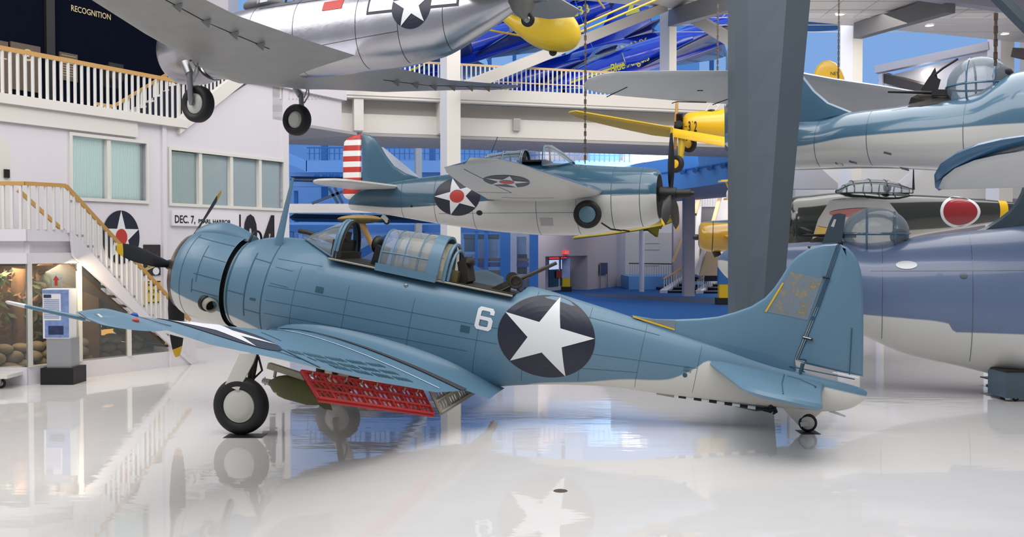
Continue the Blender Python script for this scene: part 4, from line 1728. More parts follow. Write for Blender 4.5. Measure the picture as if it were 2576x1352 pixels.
wrap(mb, poly2([(3.42, -4.22), (3.46, -4.22), (4.14, -4.30), (4.16, -4.36), (3.9, -4.36)]), w.map(True, .007), 4)
mb.build('perforation_marks', 'seam', wo, fix=False)  # flat dark marks drawn for the flap holes, not real openings
mb = MB()
for a, b in (((2.95, -3.3), (3.3, -3.5)), ((3.55, -4.85), (3.95, -4.4)), ((3.2, -6.5), (3.35, -6.0))):
    n = 8
    for k in range(n):
        p, q = [(a[0] + (b[0] - a[0]) * t / n, a[1] + (b[1] - a[1]) * t / n) for t in (k, k + 1)]
        mb.bar(w.map(True, .005)(*p), w.map(True, .005)(*q), .014, .004)
mb.build('aileron_seam', 'seam', wo)
mb = MB(); mb.ell(w.map(True, 0)(3.45, -6.72), .03, .03, .025, 10); mb.build('tip_light', 'roundel_red', wo, smooth=60)
mb = MB(); mb.ell(w.map(True, 0)(3.2, -6.35), .035, .03, .03, 10); mb.build('blue_cap', 'poster_blue', wo, smooth=60)
# pitot boom
mb = MB()
tp = [ac.at(246, 790, -6.95), ac.at(222, 793, -6.95), ac.at(206, 803, -6.95), ac.at(228, 809, -6.95), ac.at(262, 803, -6.95)]
mb.prism([p + Vector((0, .015, 0)) for p in tp], (0, -.03, 0))
pb = mb.build('pitot_bracket', 'bomber_grey', DB)
mb = MB(); mb.tube([ac.at(218, 804, -6.95), ac.at(65, 771, -6.95)], [.020, .016], 10); mb.build('pitot_tube', 'bomber_blue', pb, smooth=50)
mb = MB(); mb.tube([ac.at(65, 771, -6.95), ac.at(20, 761, -6.95), ac.at(14, 760, -6.95)], [.017, .014, .004], 10); mb.build('pitot_tip', 'star_white', pb, smooth=50)

# ---- dive flaps: lattice plates with oval holes hanging below the trailing edge
def lattice(mb, H1, H2, E1, E2, cols, rows, holes, th=.018, mi=0, rim=.10):
    """quad H1-H2 (hinge) to E1-E2 (free edge), each cell pierced by oval holes"""
    H1, H2, E1, E2 = map(Vector, (H1, H2, E1, E2))
    nrm = (H2 - H1).cross(E1 - H1).normalized() * th / 2

    def S(u, v):
        return (H1 * (1 - u) + H2 * u) * (1 - v) + (E1 * (1 - u) + E2 * u) * v
    m = 16
    for i in range(cols * holes):
        for j in range(rows):
            u0, u1 = i / (cols * holes), (i + 1) / (cols * holes)
            v0, v1 = j / rows, (j + 1) / rows
            uc, vc = (u0 + u1) / 2, (v0 + v1) / 2
            out, inn = [], []
            for k in range(m):
                a = 2 * pi * k / m
                c, s_ = math.cos(a), math.sin(a)
                q = max(abs(c), abs(s_))
                out.append((uc + (u1 - u0) / 2 * c / q, vc + (v1 - v0) / 2 * s_ / q))
                inn.append((uc + (u1 - u0) * .40 * c, vc + (v1 - v0) * .39 * s_))
            vs = [S(*p) + nrm for p in out] + [S(*p) + nrm for p in inn] + [S(*p) - nrm for p in inn] + [S(*p) - nrm for p in out]
            fs = [(g * m + k, g * m + (k + 1) % m, (g + 1) * m + (k + 1) % m, (g + 1) * m + k) for g in range(3) for k in range(m)]
            mb.add(vs, fs, mi)
    for i in range(cols + 1):
        u = i / cols
        mb.bar(S(u, 0) + nrm * 2, S(u, 1) + nrm * 2, .022, .03, nrm, mi)
    for j in range(rows + 1):
        v = j / rows
        mb.bar(S(0, v) + nrm * 2, S(1, v) + nrm * 2, .024, .03, nrm, mi)
    return S, nrm


def flap(name, H1, H2, E1, E2, cols, rows, holes, m, lab):
    mb = MB()
    S, nrm = lattice(mb, H1, H2, E1, E2, cols, rows, holes)
    o = mb.build(name, m, DB)
    o['label'] = lab
    mb = MB()
    mb.bar(S(0, 1.06), S(1, 1.06), .02, (S(0, 1.12) - S(0, 1)).length, S(0, 1) - S(0, 0))
    mb.build('free_edge', m, o)
    mb = MB()
    for k in range(cols):
        mb.cyl(S((k + .5) / cols, .12), S((k + .5) / cols, .02) + nrm * 5, .012, None, 8)
    mb.build('actuator_rod', 'flap_grey', o)
    return o


fH1, fH2, fE1, fE2 = ac.at(1045, 957, -1.78), ac.at(740, 912, -4.25), ac.at(1088, 1043, -1.78), ac.at(797, 1003, -4.25)
fH1, fH2 = fE1.lerp(fH1, .66), fE2.lerp(fH2, .74)
mir = lambda v: Vector((v.x, -v.y, v.z))
flap('dive_flap', fH1, fH2, fE1, fE2, 8, 3, 3, 'flap_red', 'red perforated dive flap')
flap('dive_flap', mir(fH1), mir(fH2), mir(fE1), mir(fE2), 8, 3, 3, 'flap_red', 'red perforated dive flap')
gH, gE = ac.at(1080, 985, -1.72), ac.at(1106, 1040, -1.72)
flap('center_flap', mir(gH), gH, mir(gE), gE, 7, 2, 4, 'flap_grey', 'grey unpainted middle dive flap')

# ---- undercarriage
RW = .392
wl = ac.loc(G(607, 1093) + Vector((0, 0, RW)))
axl = Vector((0, -1, 0))
axl = (ac.inv.to_3x3() @ (ac.mw.to_3x3() @ axl - Vector((0, 0, 0)))).normalized()
for sg in (-1, 1):
    c = Vector((wl.x, wl.y if sg < 0 else -wl.y, wl.z))
    leg = MB()
    top = Vector((c.x - .02, c.y * .93, -.55))
    ins = Vector((0, -sg * .16, 0))
    leg.tube([top + ins * .3, Vector((c.x, c.y, 0)) + ins + Vector((0, 0, -.95)), c + ins + Vector((0, 0, .12)), c + ins], [.06, .055, .045, .045], 12)
    leg.cyl(c + ins, c, .04, None, 12)
    leg.tube([c + ins + Vector((.03, 0, .35)), c + ins + Vector((.14, 0, .5)), c + ins + Vector((.05, 0, .68))], .016, 6)
    lo = leg.build('landing_gear', 'dark_metal', DB, smooth=40)
    wheel(lo, c, (0, sg, 0), RW, .20, 'rubber', 'hub_grey', .58)
    if sg < 0:
        pl_ = [ac.at(q[0], q[1], c.y - .09) for q in ((603, 890), (645, 890), (636, 915), (610, 963), (599, 984), (566, 968))]
    else:
        pl_ = [Vector((p.x, -p.y, p.z)) for p in pl_]
    mb = MB(); mb.prism(pl_, (0, -sg * .025, 0)); mb.build('gear_cover', 'bomber_grey', lo)
# tail wheel
tw = ac.loc(G(2032, 1087) + Vector((0, 0, .125)))
mb = MB()
rings = []
for t in range(7):
    k = t / 6
    zt_ = -.06
    p0 = Vector((9.22 + .27 * k, 0, -.12 - .20 * k))
    p1 = Vector((9.78 - .20 * k, 0, -.05 - .27 * k))
    wd_ = .07 - .02 * k
    rings.append([p0, (p0 + p1) / 2 + Vector((0, -wd_, 0)), p1, (p0 + p1) / 2 + Vector((0, wd_, 0))])
mb.loft(rings)
mb.bar(Vector((9.52, -.055, -.3)), tw + Vector((0, -.055, 0)), .03, .06)
mb.bar(Vector((9.52, .055, -.3)), tw + Vector((0, .055, 0)), .03, .06)
tg = mb.build('tail_gear', 'bomber_grey', DB, smooth=30)
wheel(tg, tw, (0, -1, 0), .125, .07, 'rubber', 'hub_grey', .72, 'tail_wheel')
mb = MB(); mb.tube([ac.at(2086, 1034, 0), ac.at(2127, 1048, 0)], [.02, .012], 8); mb.build('tail_spike', 'hub_grey', DB, smooth=50)
# arrester hook
mb = MB()
h0, h1 = ac.at(1688, 995, -.03), ac.at(1920, 1030, -.03)
n = 12
for k in range(n):
    a, b = h0 + (h1 - h0) * k / n, h0 + (h1 - h0) * (k + 1) / n
    mb.cyl(a, b, .022, None, 10, mi=k % 2)
hk = mb.build('arrester_hook', ['star_white', 'black'], DB, smooth=50)
hk['label'] = 'black and white banded hook bar'
mb = MB()
mb.tube([h1, ac.at(1938, 1033, -.03), ac.at(1950, 1028, -.03), ac.at(1952, 1036, -.03), ac.at(1945, 1043, -.03)], [.028, .04, .035, .03, .012], 8)
mb.tube([ac.at(1939, 1010, -.03), ac.at(1939, 1030, -.03)], [.05, .03], 8)
mb.build('hook_end', 'black', hk, smooth=50)
mb = MB(); mb.bar(ac.at(1652, 988, -.03), ac.at(1696, 996, -.03), .05, .05); mb.build('hook_pivot', 'flap_grey', hk)

# ---- propeller
import itertools
pr = MB()
hubc = Vector((-.22, 0, 0))
tips = [(362, 567), (448, 925), (604, 537)]
a0 = math.atan2(-1.0, 0.12)
base = None
for k in range(3):
    q = ac.at(*tips[1], hubc.x, ax=0)
    a = math.atan2(q.z, q.y) + k * 2 * pi / 3
    mbk = MB()
    blade(mbk, hubc, (-1, 0, 0), (0, math.cos(a), math.sin(a)), 1.63, .27, 1, .12, .45)
    if k == 0:
        pr.lathe([(-.16, .0), (-.15, .06), (-.05, .10), (.1, .13), (.2, .12)], hubc, (1, 0, 0), 20)
        prop = pr.build('propeller', 'black', DB, smooth=40)
    mbk.build('blade', ['black', 'yellow'], prop, smooth=40)

# ---- cockpit and glass
mb = MB()
rim = []
for k in range(33):
    x = 2.475 + (5.27 - 2.475) * k / 32
    hw = body.fn[2](x) * .80
    rim.append((x, hw))
o_ = [Vector((x, -h, .672)) for x, h in rim] + [Vector((x, h, .672)) for x, h in reversed(rim)]
mb.prism(o_, (0, 0, .006))
mb.build('cockpit_shade_sheet', 'cockpit_dark', DB)  # dark sheet at sill height stands in for the shaded cockpit opening
mb = MB()
for sg in (-1, 1):
    pts = [Vector((x, sg * h, .655)) for x, h in rim]
    mb.tube(pts, .016, 6)
mb.build('cockpit_sill', 'flap_grey', DB, smooth=50)
mb = MB()
mb.obox((2.50, 0, .80), (.04, 0, 0), (0, .38, 0), (0, 0, .14))
mb.obox((2.58, 0, .72), (.06, 0, 0), (0, .42, 0), (0, 0, .06))
mb.tube([Vector((2.60, .40 * math.cos(a), .68 + .56 * math.sin(a))) for a in np.linspace(0, pi, 20)], .022, 6)
mb.obox((2.50, 0, 1.0), (.05, 0, 0), (0, .10, 0), (0, 0, .07))
pan = mb.build('instrument_panel', 'cockpit_dark', DB)
mb = MB(); mb.ell((2.55, -.2, 1.0), .03, .04, .04, 12); mb.build('red_cap', 'roundel_red', pan, smooth=60)
# windscreen
mb = MB()
NA = 16
def arch(x, zt, hw, zb, n=NA, e=2.4):
    r = []
    for j in range(n + 1):
        t = pi * j / n
        c, s_ = math.cos(t), math.sin(t)
        r.append(Vector((x, hw * math.copysign(abs(c) ** (2 / e), c), zb + (zt - zb) * abs(s_) ** (2 / e))))
    return r
ws = [arch(1.90, .86, .10, .845), arch(2.10, .99, .24, .80), arch(2.36, 1.16, .35, .72), arch(2.56, 1.24, .40, .66)]
mb.loft(ws, cap0=False, cap1=False, closed=False)
wsg = mb.build('windscreen', 'canopy_glass', DB, smooth=60)
mb = MB()
mb.tube(ws[3], .026, 6)
mb.tube([Vector((p.x - .05, p.y, p.z)) for p in ws[3]], .026, 6)
for j in (0, 5, 11, 16):
    mb.tube([r[j] for r in ws], .012, 6)
mb.tube(ws[0], .014, 6)
mb.build('windscreen_frame', 'bomber_blue', wsg, smooth=50)
mb = MB(); mb.tube([ac.at(752, 581, 0), ac.at(775, 585, 0), ac.at(838, 606, 0)], [.035, .035, .05], 10); mb.build('telescope_sight', 'gun_metal', wsg, smooth=50)
# sliding canopy
mb = MB()
cs = [arch(3.24, 1.24, .44, .64), arch(3.6, 1.27, .46, .64), arch(4.06, 1.29, .47, .64)]
mb.loft(cs, cap0=False, cap1=False, closed=False)
cg = mb.build('sliding_canopy', 'canopy_glass', DB, smooth=60)
mb = MB()
mb.tube(cs[0], .016, 6); mb.tube(cs[1], .009, 6)
mb.loft([arch(x_, 1.305, .485, .64) + arch(x_, 1.27, .455, .64)[::-1] for x_ in (3.97, 4.0, 4.12, 4.15)])
mb.tube(arch(3.42, 1.262, .452, .64), .007, 6); mb.tube(arch(3.82, 1.285, .466, .64), .007, 6)
for j in (2, 14):
    mb.tube([r[j] for r in cs], .012, 6)
for sg in (-1, 1):
    mb.bar((3.20, sg * .46, .68), (4.14, sg * .48, .68), .02, .11)
mb.build('canopy_frame', 'bomber_blue', cg, smooth=50)
mb = MB()
i_ = [arch(3.44, 1.17, .40, .66), arch(4.24, 1.20, .42, .66)]
mb.loft(i_, cap0=False, cap1=False, closed=False)
ig = mb.build('inner_canopy', 'perspex_tan', DB, smooth=60)
mb = MB()
mb.tube(i_[1], .03, 6); mb.tube(arch(4.30, 1.12, .40, .66), .024, 6); mb.tube(arch(3.44, 1.17, .40, .66), .02, 6); mb.tube(arch(3.8, 1.185, .41, .66), .02, 6)
mb.build('canopy_frame', 'bomber_blue', ig, smooth=50)
# seats, armour, radio
mb = MB()
mb.ell((3.02, 0, .97), .09, .13, .14, 14)
mb.obox((3.10, 0, .80), (.05, 0, -.02), (0, .2, 0), (.02, 0, .16))
mb.build('pilot_seat', 'black', DB, smooth=50)
mb = MB()
mb.obox((4.45, .0, .84), (.05, 0, .05), (0, .22, 0), (-.06, 0, .17))
mb.ell((4.45, 0, .98), .10, .2, .08, 12)
mb.build('gunner_seat', 'cockpit_dark', DB, smooth=40)
mb = MB(); mb.box((4.28, -.36, .67), (4.42, -.2, .84)); mb.build('ammunition_box', 'interior_green', DB)
# rear machine gun
mb = MB()
g0, g1, g2 = ac.at(1232, 738, -.05), ac.at(1308, 703, -.05), ac.at(1400, 662, -.05)
gd = (g1 - g0).normalized()
mb.bar(g0, g1, .09, .115)
mb.tube([g1, g1 + (g2 - g1) * .5, g2], [.032, .030, .026], 12)
mb.tube([g1 + (g2 - g1) * .45, g1 + (g2 - g1) * .47], .037, 12)
mb.tube([g0 - gd * .02, g0 + gd * .06], .05, 10)
gun = mb.build('machine_gun', 'gun_metal', DB, smooth=40)
mb = MB()
c = ac.at(1298, 710, -.12)
mb.tube([c + Vector((.085 * math.cos(a), 0, .085 * math.sin(a))) for a in np.linspace(0, 2 * pi, 20)], .02, 6)
mb.cyl(c + Vector((0, .02, 0)), c + Vector((0, .10, 0)), .075, None, 20)
c2 = ac.at(1290, 702, .08)
mb.cyl(c2 - Vector((0, .04, 0)), c2 + Vector((0, .04, 0)), .10, None, 20)
mb.build('sight_ring', 'gun_metal', gun, smooth=40)
mb = MB()
mb.bar(ac.at(1282, 716, -.05), ac.at(1276, 746, -.05), .05, .06)
mb.tube([ac.at(*q, -.1) for q in ((1302, 726), (1308, 734), (1318, 733), (1322, 722))], .012, 6)
mb.tube([ac.at(*q, -.1) for q in ((1244, 740), (1290, 718), (1330, 700))], .010, 6)
mb.build('gun_mount', 'gun_metal', gun)
# antenna mast
mb = MB()
b0, t0 = ac.at(697, 630, -.30), ac.at(737, 447, -.30)
rings = []
for k in range(6):
    t = k / 5
    p = b0 + (t0 - b0) * t
    wx, wy = .072 * (1 - t) + .022 * t, .028 * (1 - t) + .010 * t
    rings.append([p + Vector((wx * math.cos(a), wy * math.sin(a), 0)) for a in np.linspace(0, 2 * pi, 13)[:-1]])
mb.loft(rings)
mb.build('antenna_mast', 'bomber_blue', DB, smooth=50)

# ---- bomb under the port wing (lifts off its rack, so it is a thing of its own)
bc = ac.mw @ ac.at(676, 962, -3.05)
bd = (ac.mw @ ac.at(810, 998, -3.05) - bc)
bm_ = empty('bomb', bc)
tag(bm_, 'olive green bomb hanging on the rack under the near wing of the dive bomber', 'bomb')
bdn = bd.normalized()
mb = MB()
mb.lathe([(.0, .02), (.04, .05), (.10, .10), (.18, .132), (.26, .145), (.54, .145), (.66, .12), (.78, .06), (.80, .03)], (0, 0, 0), bdn, 28)
mb.build('bomb_case', 'olive', bm_, smooth=45)
mb = MB()
mb.cyl(-bdn * .08, bdn * .02, .03, .04, 10)
mb.bar(-bdn * .05 + Vector((0, 0, .05)), -bdn * .05 - Vector((0, 0, .05)), .01, .02)
mb.build('nose_fuze', 'steel', bm_)
mb = MB()
for k in range(4):
    a = pi / 4 + k * pi / 2
    s_ = bdn.orthogonal().normalized()
    t_ = bdn.cross(s_)
    r_ = s_ * math.cos(a) + t_ * math.sin(a)
    mb.prism([bdn * .62 + r_ * .09, bdn * .80 + r_ * .03, bdn * .86 + r_ * .13, bdn * .76 + r_ * .14], bdn.cross(r_) * .008)
mb.build('tail_fin', 'olive', bm_)
mb = MB(); mb.ell(bdn * .13 + Vector((0, -.08, -.08)), .025, .025, .025, 8); mb.build('yellow_mark', 'yellow', bm_)
mb = MB()
mb.bar(ac.at(676, 920, -3.05), ac.at(770, 950, -3.05), .08, .07)
for t in (.2, .75):
    p = ac.at(676, 920, -3.05).lerp(ac.at(770, 950, -3.05), t)
    mb.cyl(p, p + Vector((0, 0, -.12)), .02, None, 8)
mb.build('bomb_rack', 'flap_grey', DB)
# plates under the wheels
for i, (q, s_) in enumerate((((618, 1097), .26), ((2032, 1088), .13))):
    mb = MB()
    g_ = G(*q)
    mb.box((g_.x - s_, g_.y - .16, 0.0005), (g_.x + s_, g_.y + .14, .004))
    o = mb.build('floor_plate', 'dark_metal')
    tag(o, ('thin dark steel plate under the near main wheel of the dive bomber', 'thin dark steel plate under the small tail wheel of the dive bomber')[i], 'plate')
# ================================================================== the other aircraft
def body_px(fr, rows, wk=0.5, nt=2.0, nb=2.0):
    """stations from (column, top row, bottom row, half width) as they stand in the plane of symmetry of the frame"""
    st = []
    for px, yt, yb, w_ in rows:
        a, b = fr.at(px, yt, 0), fr.at(px, yb, 0)
        st.append(((a.x + b.x) / 2, a.z, b.z, w_, (a.z + b.z) / 2, nt, nb))
    st.sort()
    return Body(st)


def tri_plane(a, b, c):
    n = (b - a).cross(c - a).normalized()
    def hit(px, py):
        d = ray(px, py)
        o = Vector((0, 0, EYE))
        return o + d * ((a - o).dot(n) / d.dot(n))
    return hit, n


def slab(mb, pts, n, t, mi=0):
    """flat panel with a bevelled rim from 3-D points on a plane"""
    c = sum(pts, Vector()) / len(pts)
    ux = (pts[1] - pts[0]).normalized()
    uy = n.cross(ux).normalized()
    poly = [((p - c).dot(ux), (p - c).dot(uy)) for p in pts]
    return pillow(mb, poly, t, t * .8, t * 2.5, lambda u, v, h: c + ux * u + uy * v + n * h, mi)


def stripes_mat():
    m = mat('rudder_stripes', (230, 228, 222), 0.4)
    nt = m.node_tree
    b = nt.nodes['Principled BSDF']
    tc = nt.nodes.new('ShaderNodeTexCoord')
    sp = nt.nodes.new('ShaderNodeSeparateXYZ')
    nt.links.new(tc.outputs['Object'], sp.inputs[0])
    m1 = nt.nodes.new('ShaderNodeMath'); m1.operation = 'MULTIPLY_ADD'
    m1.inputs[1].default_value = -1 / .268; m1.inputs[2].default_value = 1.60 / .268 + 20
    nt.links.new(sp.outputs['Z'], m1.inputs[0])
    m2 = nt.nodes.new('ShaderNodeMath'); m2.operation = 'FRACT'
    nt.links.new(m1.outputs[0], m2.inputs[0])
    m3 = nt.nodes.new('ShaderNodeMath'); m3.operation = 'LESS_THAN'; m3.inputs[1].default_value = .5
    nt.links.new(m2.outputs[0], m3.inputs[0])
    mx = nt.nodes.new('ShaderNodeMix'); mx.data_type = 'RGBA'
    mx.inputs['A'].default_value = (*lin((232, 230, 224)), 1)
    mx.inputs['B'].default_value = (*lin((186, 52, 46)), 1)
    nt.links.new(m3.outputs[0], mx.inputs['Factor'])
    nt.links.new(mx.outputs['Result'], b.inputs['Base Color'])


stripes_mat()
two_tone('fighter_paint', (54, 92, 113), (206, 205, 200), 0.22, coat=0.5, soft=0.012, noise=0.03)
mat('fighter_blue', (54, 92, 113), 0.22, coat=0.5, noise=0.03)
mat('fighter_grey', (206, 205, 200), 0.35, noise=0.03)
mat('tyre_blue', (96, 132, 148), 0.4)

# ---- blue fighter with the striped rudder
wf = Frame(P(1690, 488, 21.5), 197, 0)
FF = empty('fighter_plane', mw=wf.mw)
tag(FF, 'hanging blue and grey stubby fighter with red and white striped rudder', 'airplane')
fb = Body([(.27, .50, -.60, .56, -.05, 2, 2), (.34, .55, -.66, .62, -.05, 2, 2), (.6, .60, -.74, .68, -.06, 2, 2), (1.25, .64, -.82, .72, -.08, 2, 2), (2.0, .70, -.92, .70, -.08, 2, 2.1), (2.4, .74, -.93, .68, -.08, 1.8, 2.2), (3.0, .78, -.92, .64, -.08, 1.7, 2.2),
           (3.6, .80, -.88, .58, -.07, 1.7, 2.1), (4.43, .67, -.80, .50, -.06, 1.8, 2), (5.45, .55, -.66, .38, -.05, 1.9, 2), (6.3, .47, -.52, .27, -.02, 2, 2), (7.0, .38, -.40, .18, 0, 2, 2), (7.7, .22, -.30, .10, -.05, 2, 2), (7.98, .02, -.26, .05, -.14, 2, 2), (8.02, -.05, -.2, .02, -.14, 2, 2)])
dm = pchip([0, .3, 2.5, 4.5, 6.5, 8], [-.03, -.03, -.05, -.14, -.24, -.14])
fo = fb.loft(MB(), 110, 56, dem=lambda x, p: dm(x)).build('fuselage', 'fighter_paint', FF, smooth=40, att=True)
mb = MB()
mb.lathe([(.262, 0), (.262, .50)], (0, 0, -.05), (1, 0, 0), 36)
mb.build('cowl_mouth', 'black', FF)
mb = MB()
for x in (.62, 1.25, 2.05, 3.0, 4.6, 5.6, 6.5):
    fb.hoop(mb, x, -1.4, 1.4, .009 if x > 1.3 else .014)
for xa, za, xb, zb in ((.4, .42, 1.25, .45), (.4, -.03, 1.25, -.05), (2.1, -.42, 5.5, -.40), (1.3, .3, 3.0, .35)):
    fb.stringer(mb, xa, za, xb, zb, 1, .007)
mb.build('panel_seam', 'seam', fo, fix=False)
mb = MB()
for (px, py, w_, h_) in ((1376, 559, .30, .17),):
    q = wf.at(px, py, .5)
    wrap(mb, place2(rect2(w_, h_), q.x, q.z), lambda x, z: fb.side(x, z, 1, .006), 4)
mb.build('belly_window', 'soffit_tile', fo, fix=False)
mb = MB()
q = wf.at(1151, 494, .40)
S1 = lambda off: (lambda x, z: fb.side(x, z, 1, off))
wrap(mb, place2(disc2(.60, .46, 56), q.x, q.z - .0), S1(.004), 7, 0)
wrap(mb, place2(star2(.60, .46, -.30), q.x, q.z), S1(.008), 9, 1)
wrap(mb, place2(disc2(.19, .155, 32), q.x, q.z), S1(.012), 4, 2)
mb.build('star_insignia', ['navy_paint', 'star_white', 'roundel_red'], fo, fix=False)
mb = MB()
q = wf.at(1206, 536, .45)
wrap(mb, place2(disc2(.08, .06, 16), q.x, q.z), S1(.004), 2)
q = wf.at(1034, 519, .3)
wrap(mb, place2(disc2(.035, .03, 12), q.x, q.z), S1(.004), 1)
mb.build('side_port', 'black', fo, fix=False)
# wings
fsec = [(.35, 1.40, .02, 4.20, -.10, .15), (1.2, 1.52, .06, 4.06, -.06, .15), (3.2, 1.83, .19, 3.80, .05, .13), (5.0, 2.10, .31, 3.50, .18, .10), (5.45, 2.22, .335, 3.36, .225, .09)]
for sg in (1, -1):
    w_ = Wing([(sg * s_[0],) + s_[1:] for s_ in fsec])
    o = w_.loft(MB(), .3, 0, 1, tip=.40).build('wing', ['fighter_blue', 'fighter_grey'], FF, smooth=40)
    if sg == 1:
        mb = MB()
        q = wf.at(1302, 455, 3.9)
        yc, xc = 3.75, 2.72
        wrap(mb, place2(disc2(.42, .72, 40), xc, yc), w_.map(False, .008), 4, 0)
        wrap(mb, place2(star2(.42, .72, pi / 2 + .3), xc, yc), w_.map(False, .014), 5, 1)
        wrap(mb, place2(disc2(.14, .22, 24), xc, yc), w_.map(False, .02), 3, 2)
        mb.build('wing_insignia', ['navy_paint', 'star_white', 'roundel_red'], o, fix=False)
        mb = MB()
        for a, b in (((3.05, 5.3), (3.1, 2.2)), ((3.1, 2.2), (3.9, 2.15)), ((2.4, 1.3), (3.6, 1.3))):
            for k in range(8):
                p_, q_ = [(a[0] + (b[0] - a[0]) * t / 8, a[1] + (b[1] - a[1]) * t / 8) for t in (k, k + 1)]
                mb.bar(w_.map(False, .004)(*p_), w_.map(False, .004)(*q_), .012, .004)
        mb.build('panel_seam', 'seam', o)
# fin, striped rudder, tailplanes
XZf = lambda L: [(q.x, q.z) for q in (wf.at(px, py, 0) for px, py in L)]
pillow(MB(), [(0, 0), (1, 0), (0, 1)], .01, .01, .02, side_fn())
mb = pillow(MB(), XZf([(1060, 449), (1020, 436), (992, 418), (972, 392), (957, 366), (944, 348), (930, 340), (912, 338), (911, 506), (940, 512), (1010, 500)]), .06, .02, .09, side_fn())
mb.build('fin', 'fighter_blue', FF, smooth=40)
mb = pillow(MB(), XZf([(909, 338), (890, 341), (874, 348), (866, 358), (863, 380), (863, 440), (863, 490), (868, 498), (880, 504), (909, 500)]), .045, .03, .10, side_fn())
mb.build('rudder', 'rudder_stripes', FF, smooth=40)
for sg in (1, -1):
    pl_ = [(6.62, .1 * sg), (6.85, 1.1 * sg), (7.05, 1.85 * sg), (7.3, 2.12 * sg), (7.7, 2.16 * sg), (7.95, 1.95 * sg), (8.05, 1.4 * sg), (7.95, .25 * sg), (7.75, .1 * sg)]
    pillow(MB(), pl_, .06, .03, .16, lambda u, v, h: Vector((u, v, .27 + h + .02 * abs(v)))).build('tailplane', 'fighter_grey', FF, smooth=40)
# wheels half sunk in the belly
for sg in (1, -1):
    wheel(FF, (1.76, sg * .80, -.47), (-.08, sg, -.05), .315, .19, 'rubber', 'tyre_blue', .60)
mb = MB()
for sg in (1, -1):
    mb.tube([Vector((1.45, sg * .78, -.66)), Vector((1.25, sg * .7, -.80)), Vector((1.05, sg * .5, -.83))], .02, 6)
mb.build('gear_strut', 'black', FF, smooth=50)
# propeller
mb = MB()
mb.cyl((-.10, 0, 0), (.28, 0, 0), .15, .17, 20)
mb.cyl((-.42, 0, 0), (-.10, 0, 0), .095, .105, 20)
mb.cyl((-.50, 0, 0), (-.40, 0, 0), .05, .055, 16)
prf = mb.build('propeller', 'black', FF, smooth=40)
for k in range(3):
    a = pi / 2 + .02 + 2 * pi * k / 3
    blade(MB(), (.02, 0, 0), (-1, 0, 0), (0, math.cos(a), math.sin(a)), 1.52, .26, 1, .14, .55).build('blade', ['black', 'yellow'], prf, smooth=40)
# canopy
wsl = [arch(2.28, .78, .16, .74), arch(2.5, 1.00, .30, .70), arch(2.78, 1.18, .36, .68), arch(2.92, 1.19, .37, .68)]
cgl = MB().loft(wsl, cap0=False, cap1=False, closed=False).build('windscreen', 'canopy_glass', FF, smooth=60)
mb = MB()
mb.tube(wsl[3], .018, 6); mb.tube(wsl[0], .012, 6)
for j in (0, 5, 11, 16):
    mb.tube([r_[j] for r_ in wsl], .012, 6)
mb.build('windscreen_frame', 'fighter_blue', cgl, smooth=50)
hd = [arch(3.42, 1.08, .38, .68), arch(3.9, 1.06, .39, .66), arch(4.35, 1.0, .37, .62)]
hgl = MB().loft(hd, cap0=False, cap1=False, closed=False).build('sliding_hood', 'canopy_glass', FF, smooth=60)
mb = MB()
for r_ in hd: mb.tube(r_, .02, 6)
mb.tube(arch(3.46, 1.085, .385, .68), .022, 6)
for j in (0, 4, 12, 16):
    mb.tube([r_[j] for r_ in hd], .013, 6)
mb.build('hood_frame', 'fighter_blue', hgl, smooth=50)
mb = MB()
mb.obox((3.2, 0, .80), (.35, 0, 0), (0, .33, 0), (0, 0, .02)); mb.ell((3.5, 0, .9), .08, .2, .2, 12)
mb.build('cockpit', 'cockpit_dark', FF)
mb = MB(); mb.tube([wf.at(1236, 384, 0), wf.at(1252, 344, 0)], [.025, .008], 8); mb.build('antenna_mast', 'fighter_blue', FF, smooth=50)
mb = MB()
mb.tube([wf.at(975, 552, 0), wf.at(980, 558, 0)], .02, 6)
mb.bar(wf.at(962, 543, 0), wf.at(976, 556, 0), .06, .10)
tgf = mb.build('tail_strut', 'fighter_grey', FF)
wheel(tgf, wf.at(973, 557, 0), (0, 1, 0), .085, .06, 'rubber', 'hub_grey', .5, 'tail_wheel')

# ---- silver trainer at the top left
mat('aluminium', (186, 186, 192), 0.26, 0.9, noise=0.12, nscale=2.2, bump=0.15, bscale=6.0)
mat('dull_aluminium', (158, 158, 156), 0.45, 0.45, noise=0.14, nscale=3.0)
mat('canvas_grey', (120, 120, 116), 0.9, noise=0.3, nscale=8)
sj = Frame(P(445, 150, 18.5), 27, 0)
SJ = empty('trainer_plane', mw=sj.mw)
tag(SJ, 'bare silver trainer with lowered wheels hanging at the top left', 'airplane')
sb_ = Body([(1.0, .60, -.45, .52, .08, 2, 2), (1.6, .72, -.52, .54, .08, 2, 2.2), (2.4, .76, -.56, .56, .08, 2.2, 2.4), (3.6, .76, -.60, .56, .08, 2.3, 2.4), (4.8, .74, -.60, .52, .08, 2.2, 2.2), (5.9, .66, -.50, .42, .10, 2, 2), (6.8, .54, -.14, .28, .2, 2, 2), (7.4, .48, .16, .15, .3, 2, 2), (7.9, .44, .3, .05, .36, 2, 2)])
so = sb_.loft(MB(), 80, 48).build('fuselage', 'aluminium', SJ, smooth=40)
cw = Body([(-.02, .56, -.36, .46, .10, 2, 2), (.03, .64, -.44, .54, .10, 2, 2), (.15, .69, -.49, .59, .10, 2, 2), (.5, .72, -.52, .62, .10, 2, 2), (.98, .66, -.46, .56, .10, 2, 2)])
co = cw.loft(MB(), 24, 48, cap0=False, cap1=False).build('engine_cowl', 'aluminium', SJ, smooth=40)
MB().lathe([(.1, 0), (.1, .5)], (0, 0, .1), (1, 0, 0), 30).build('engine', 'dark_metal', SJ)
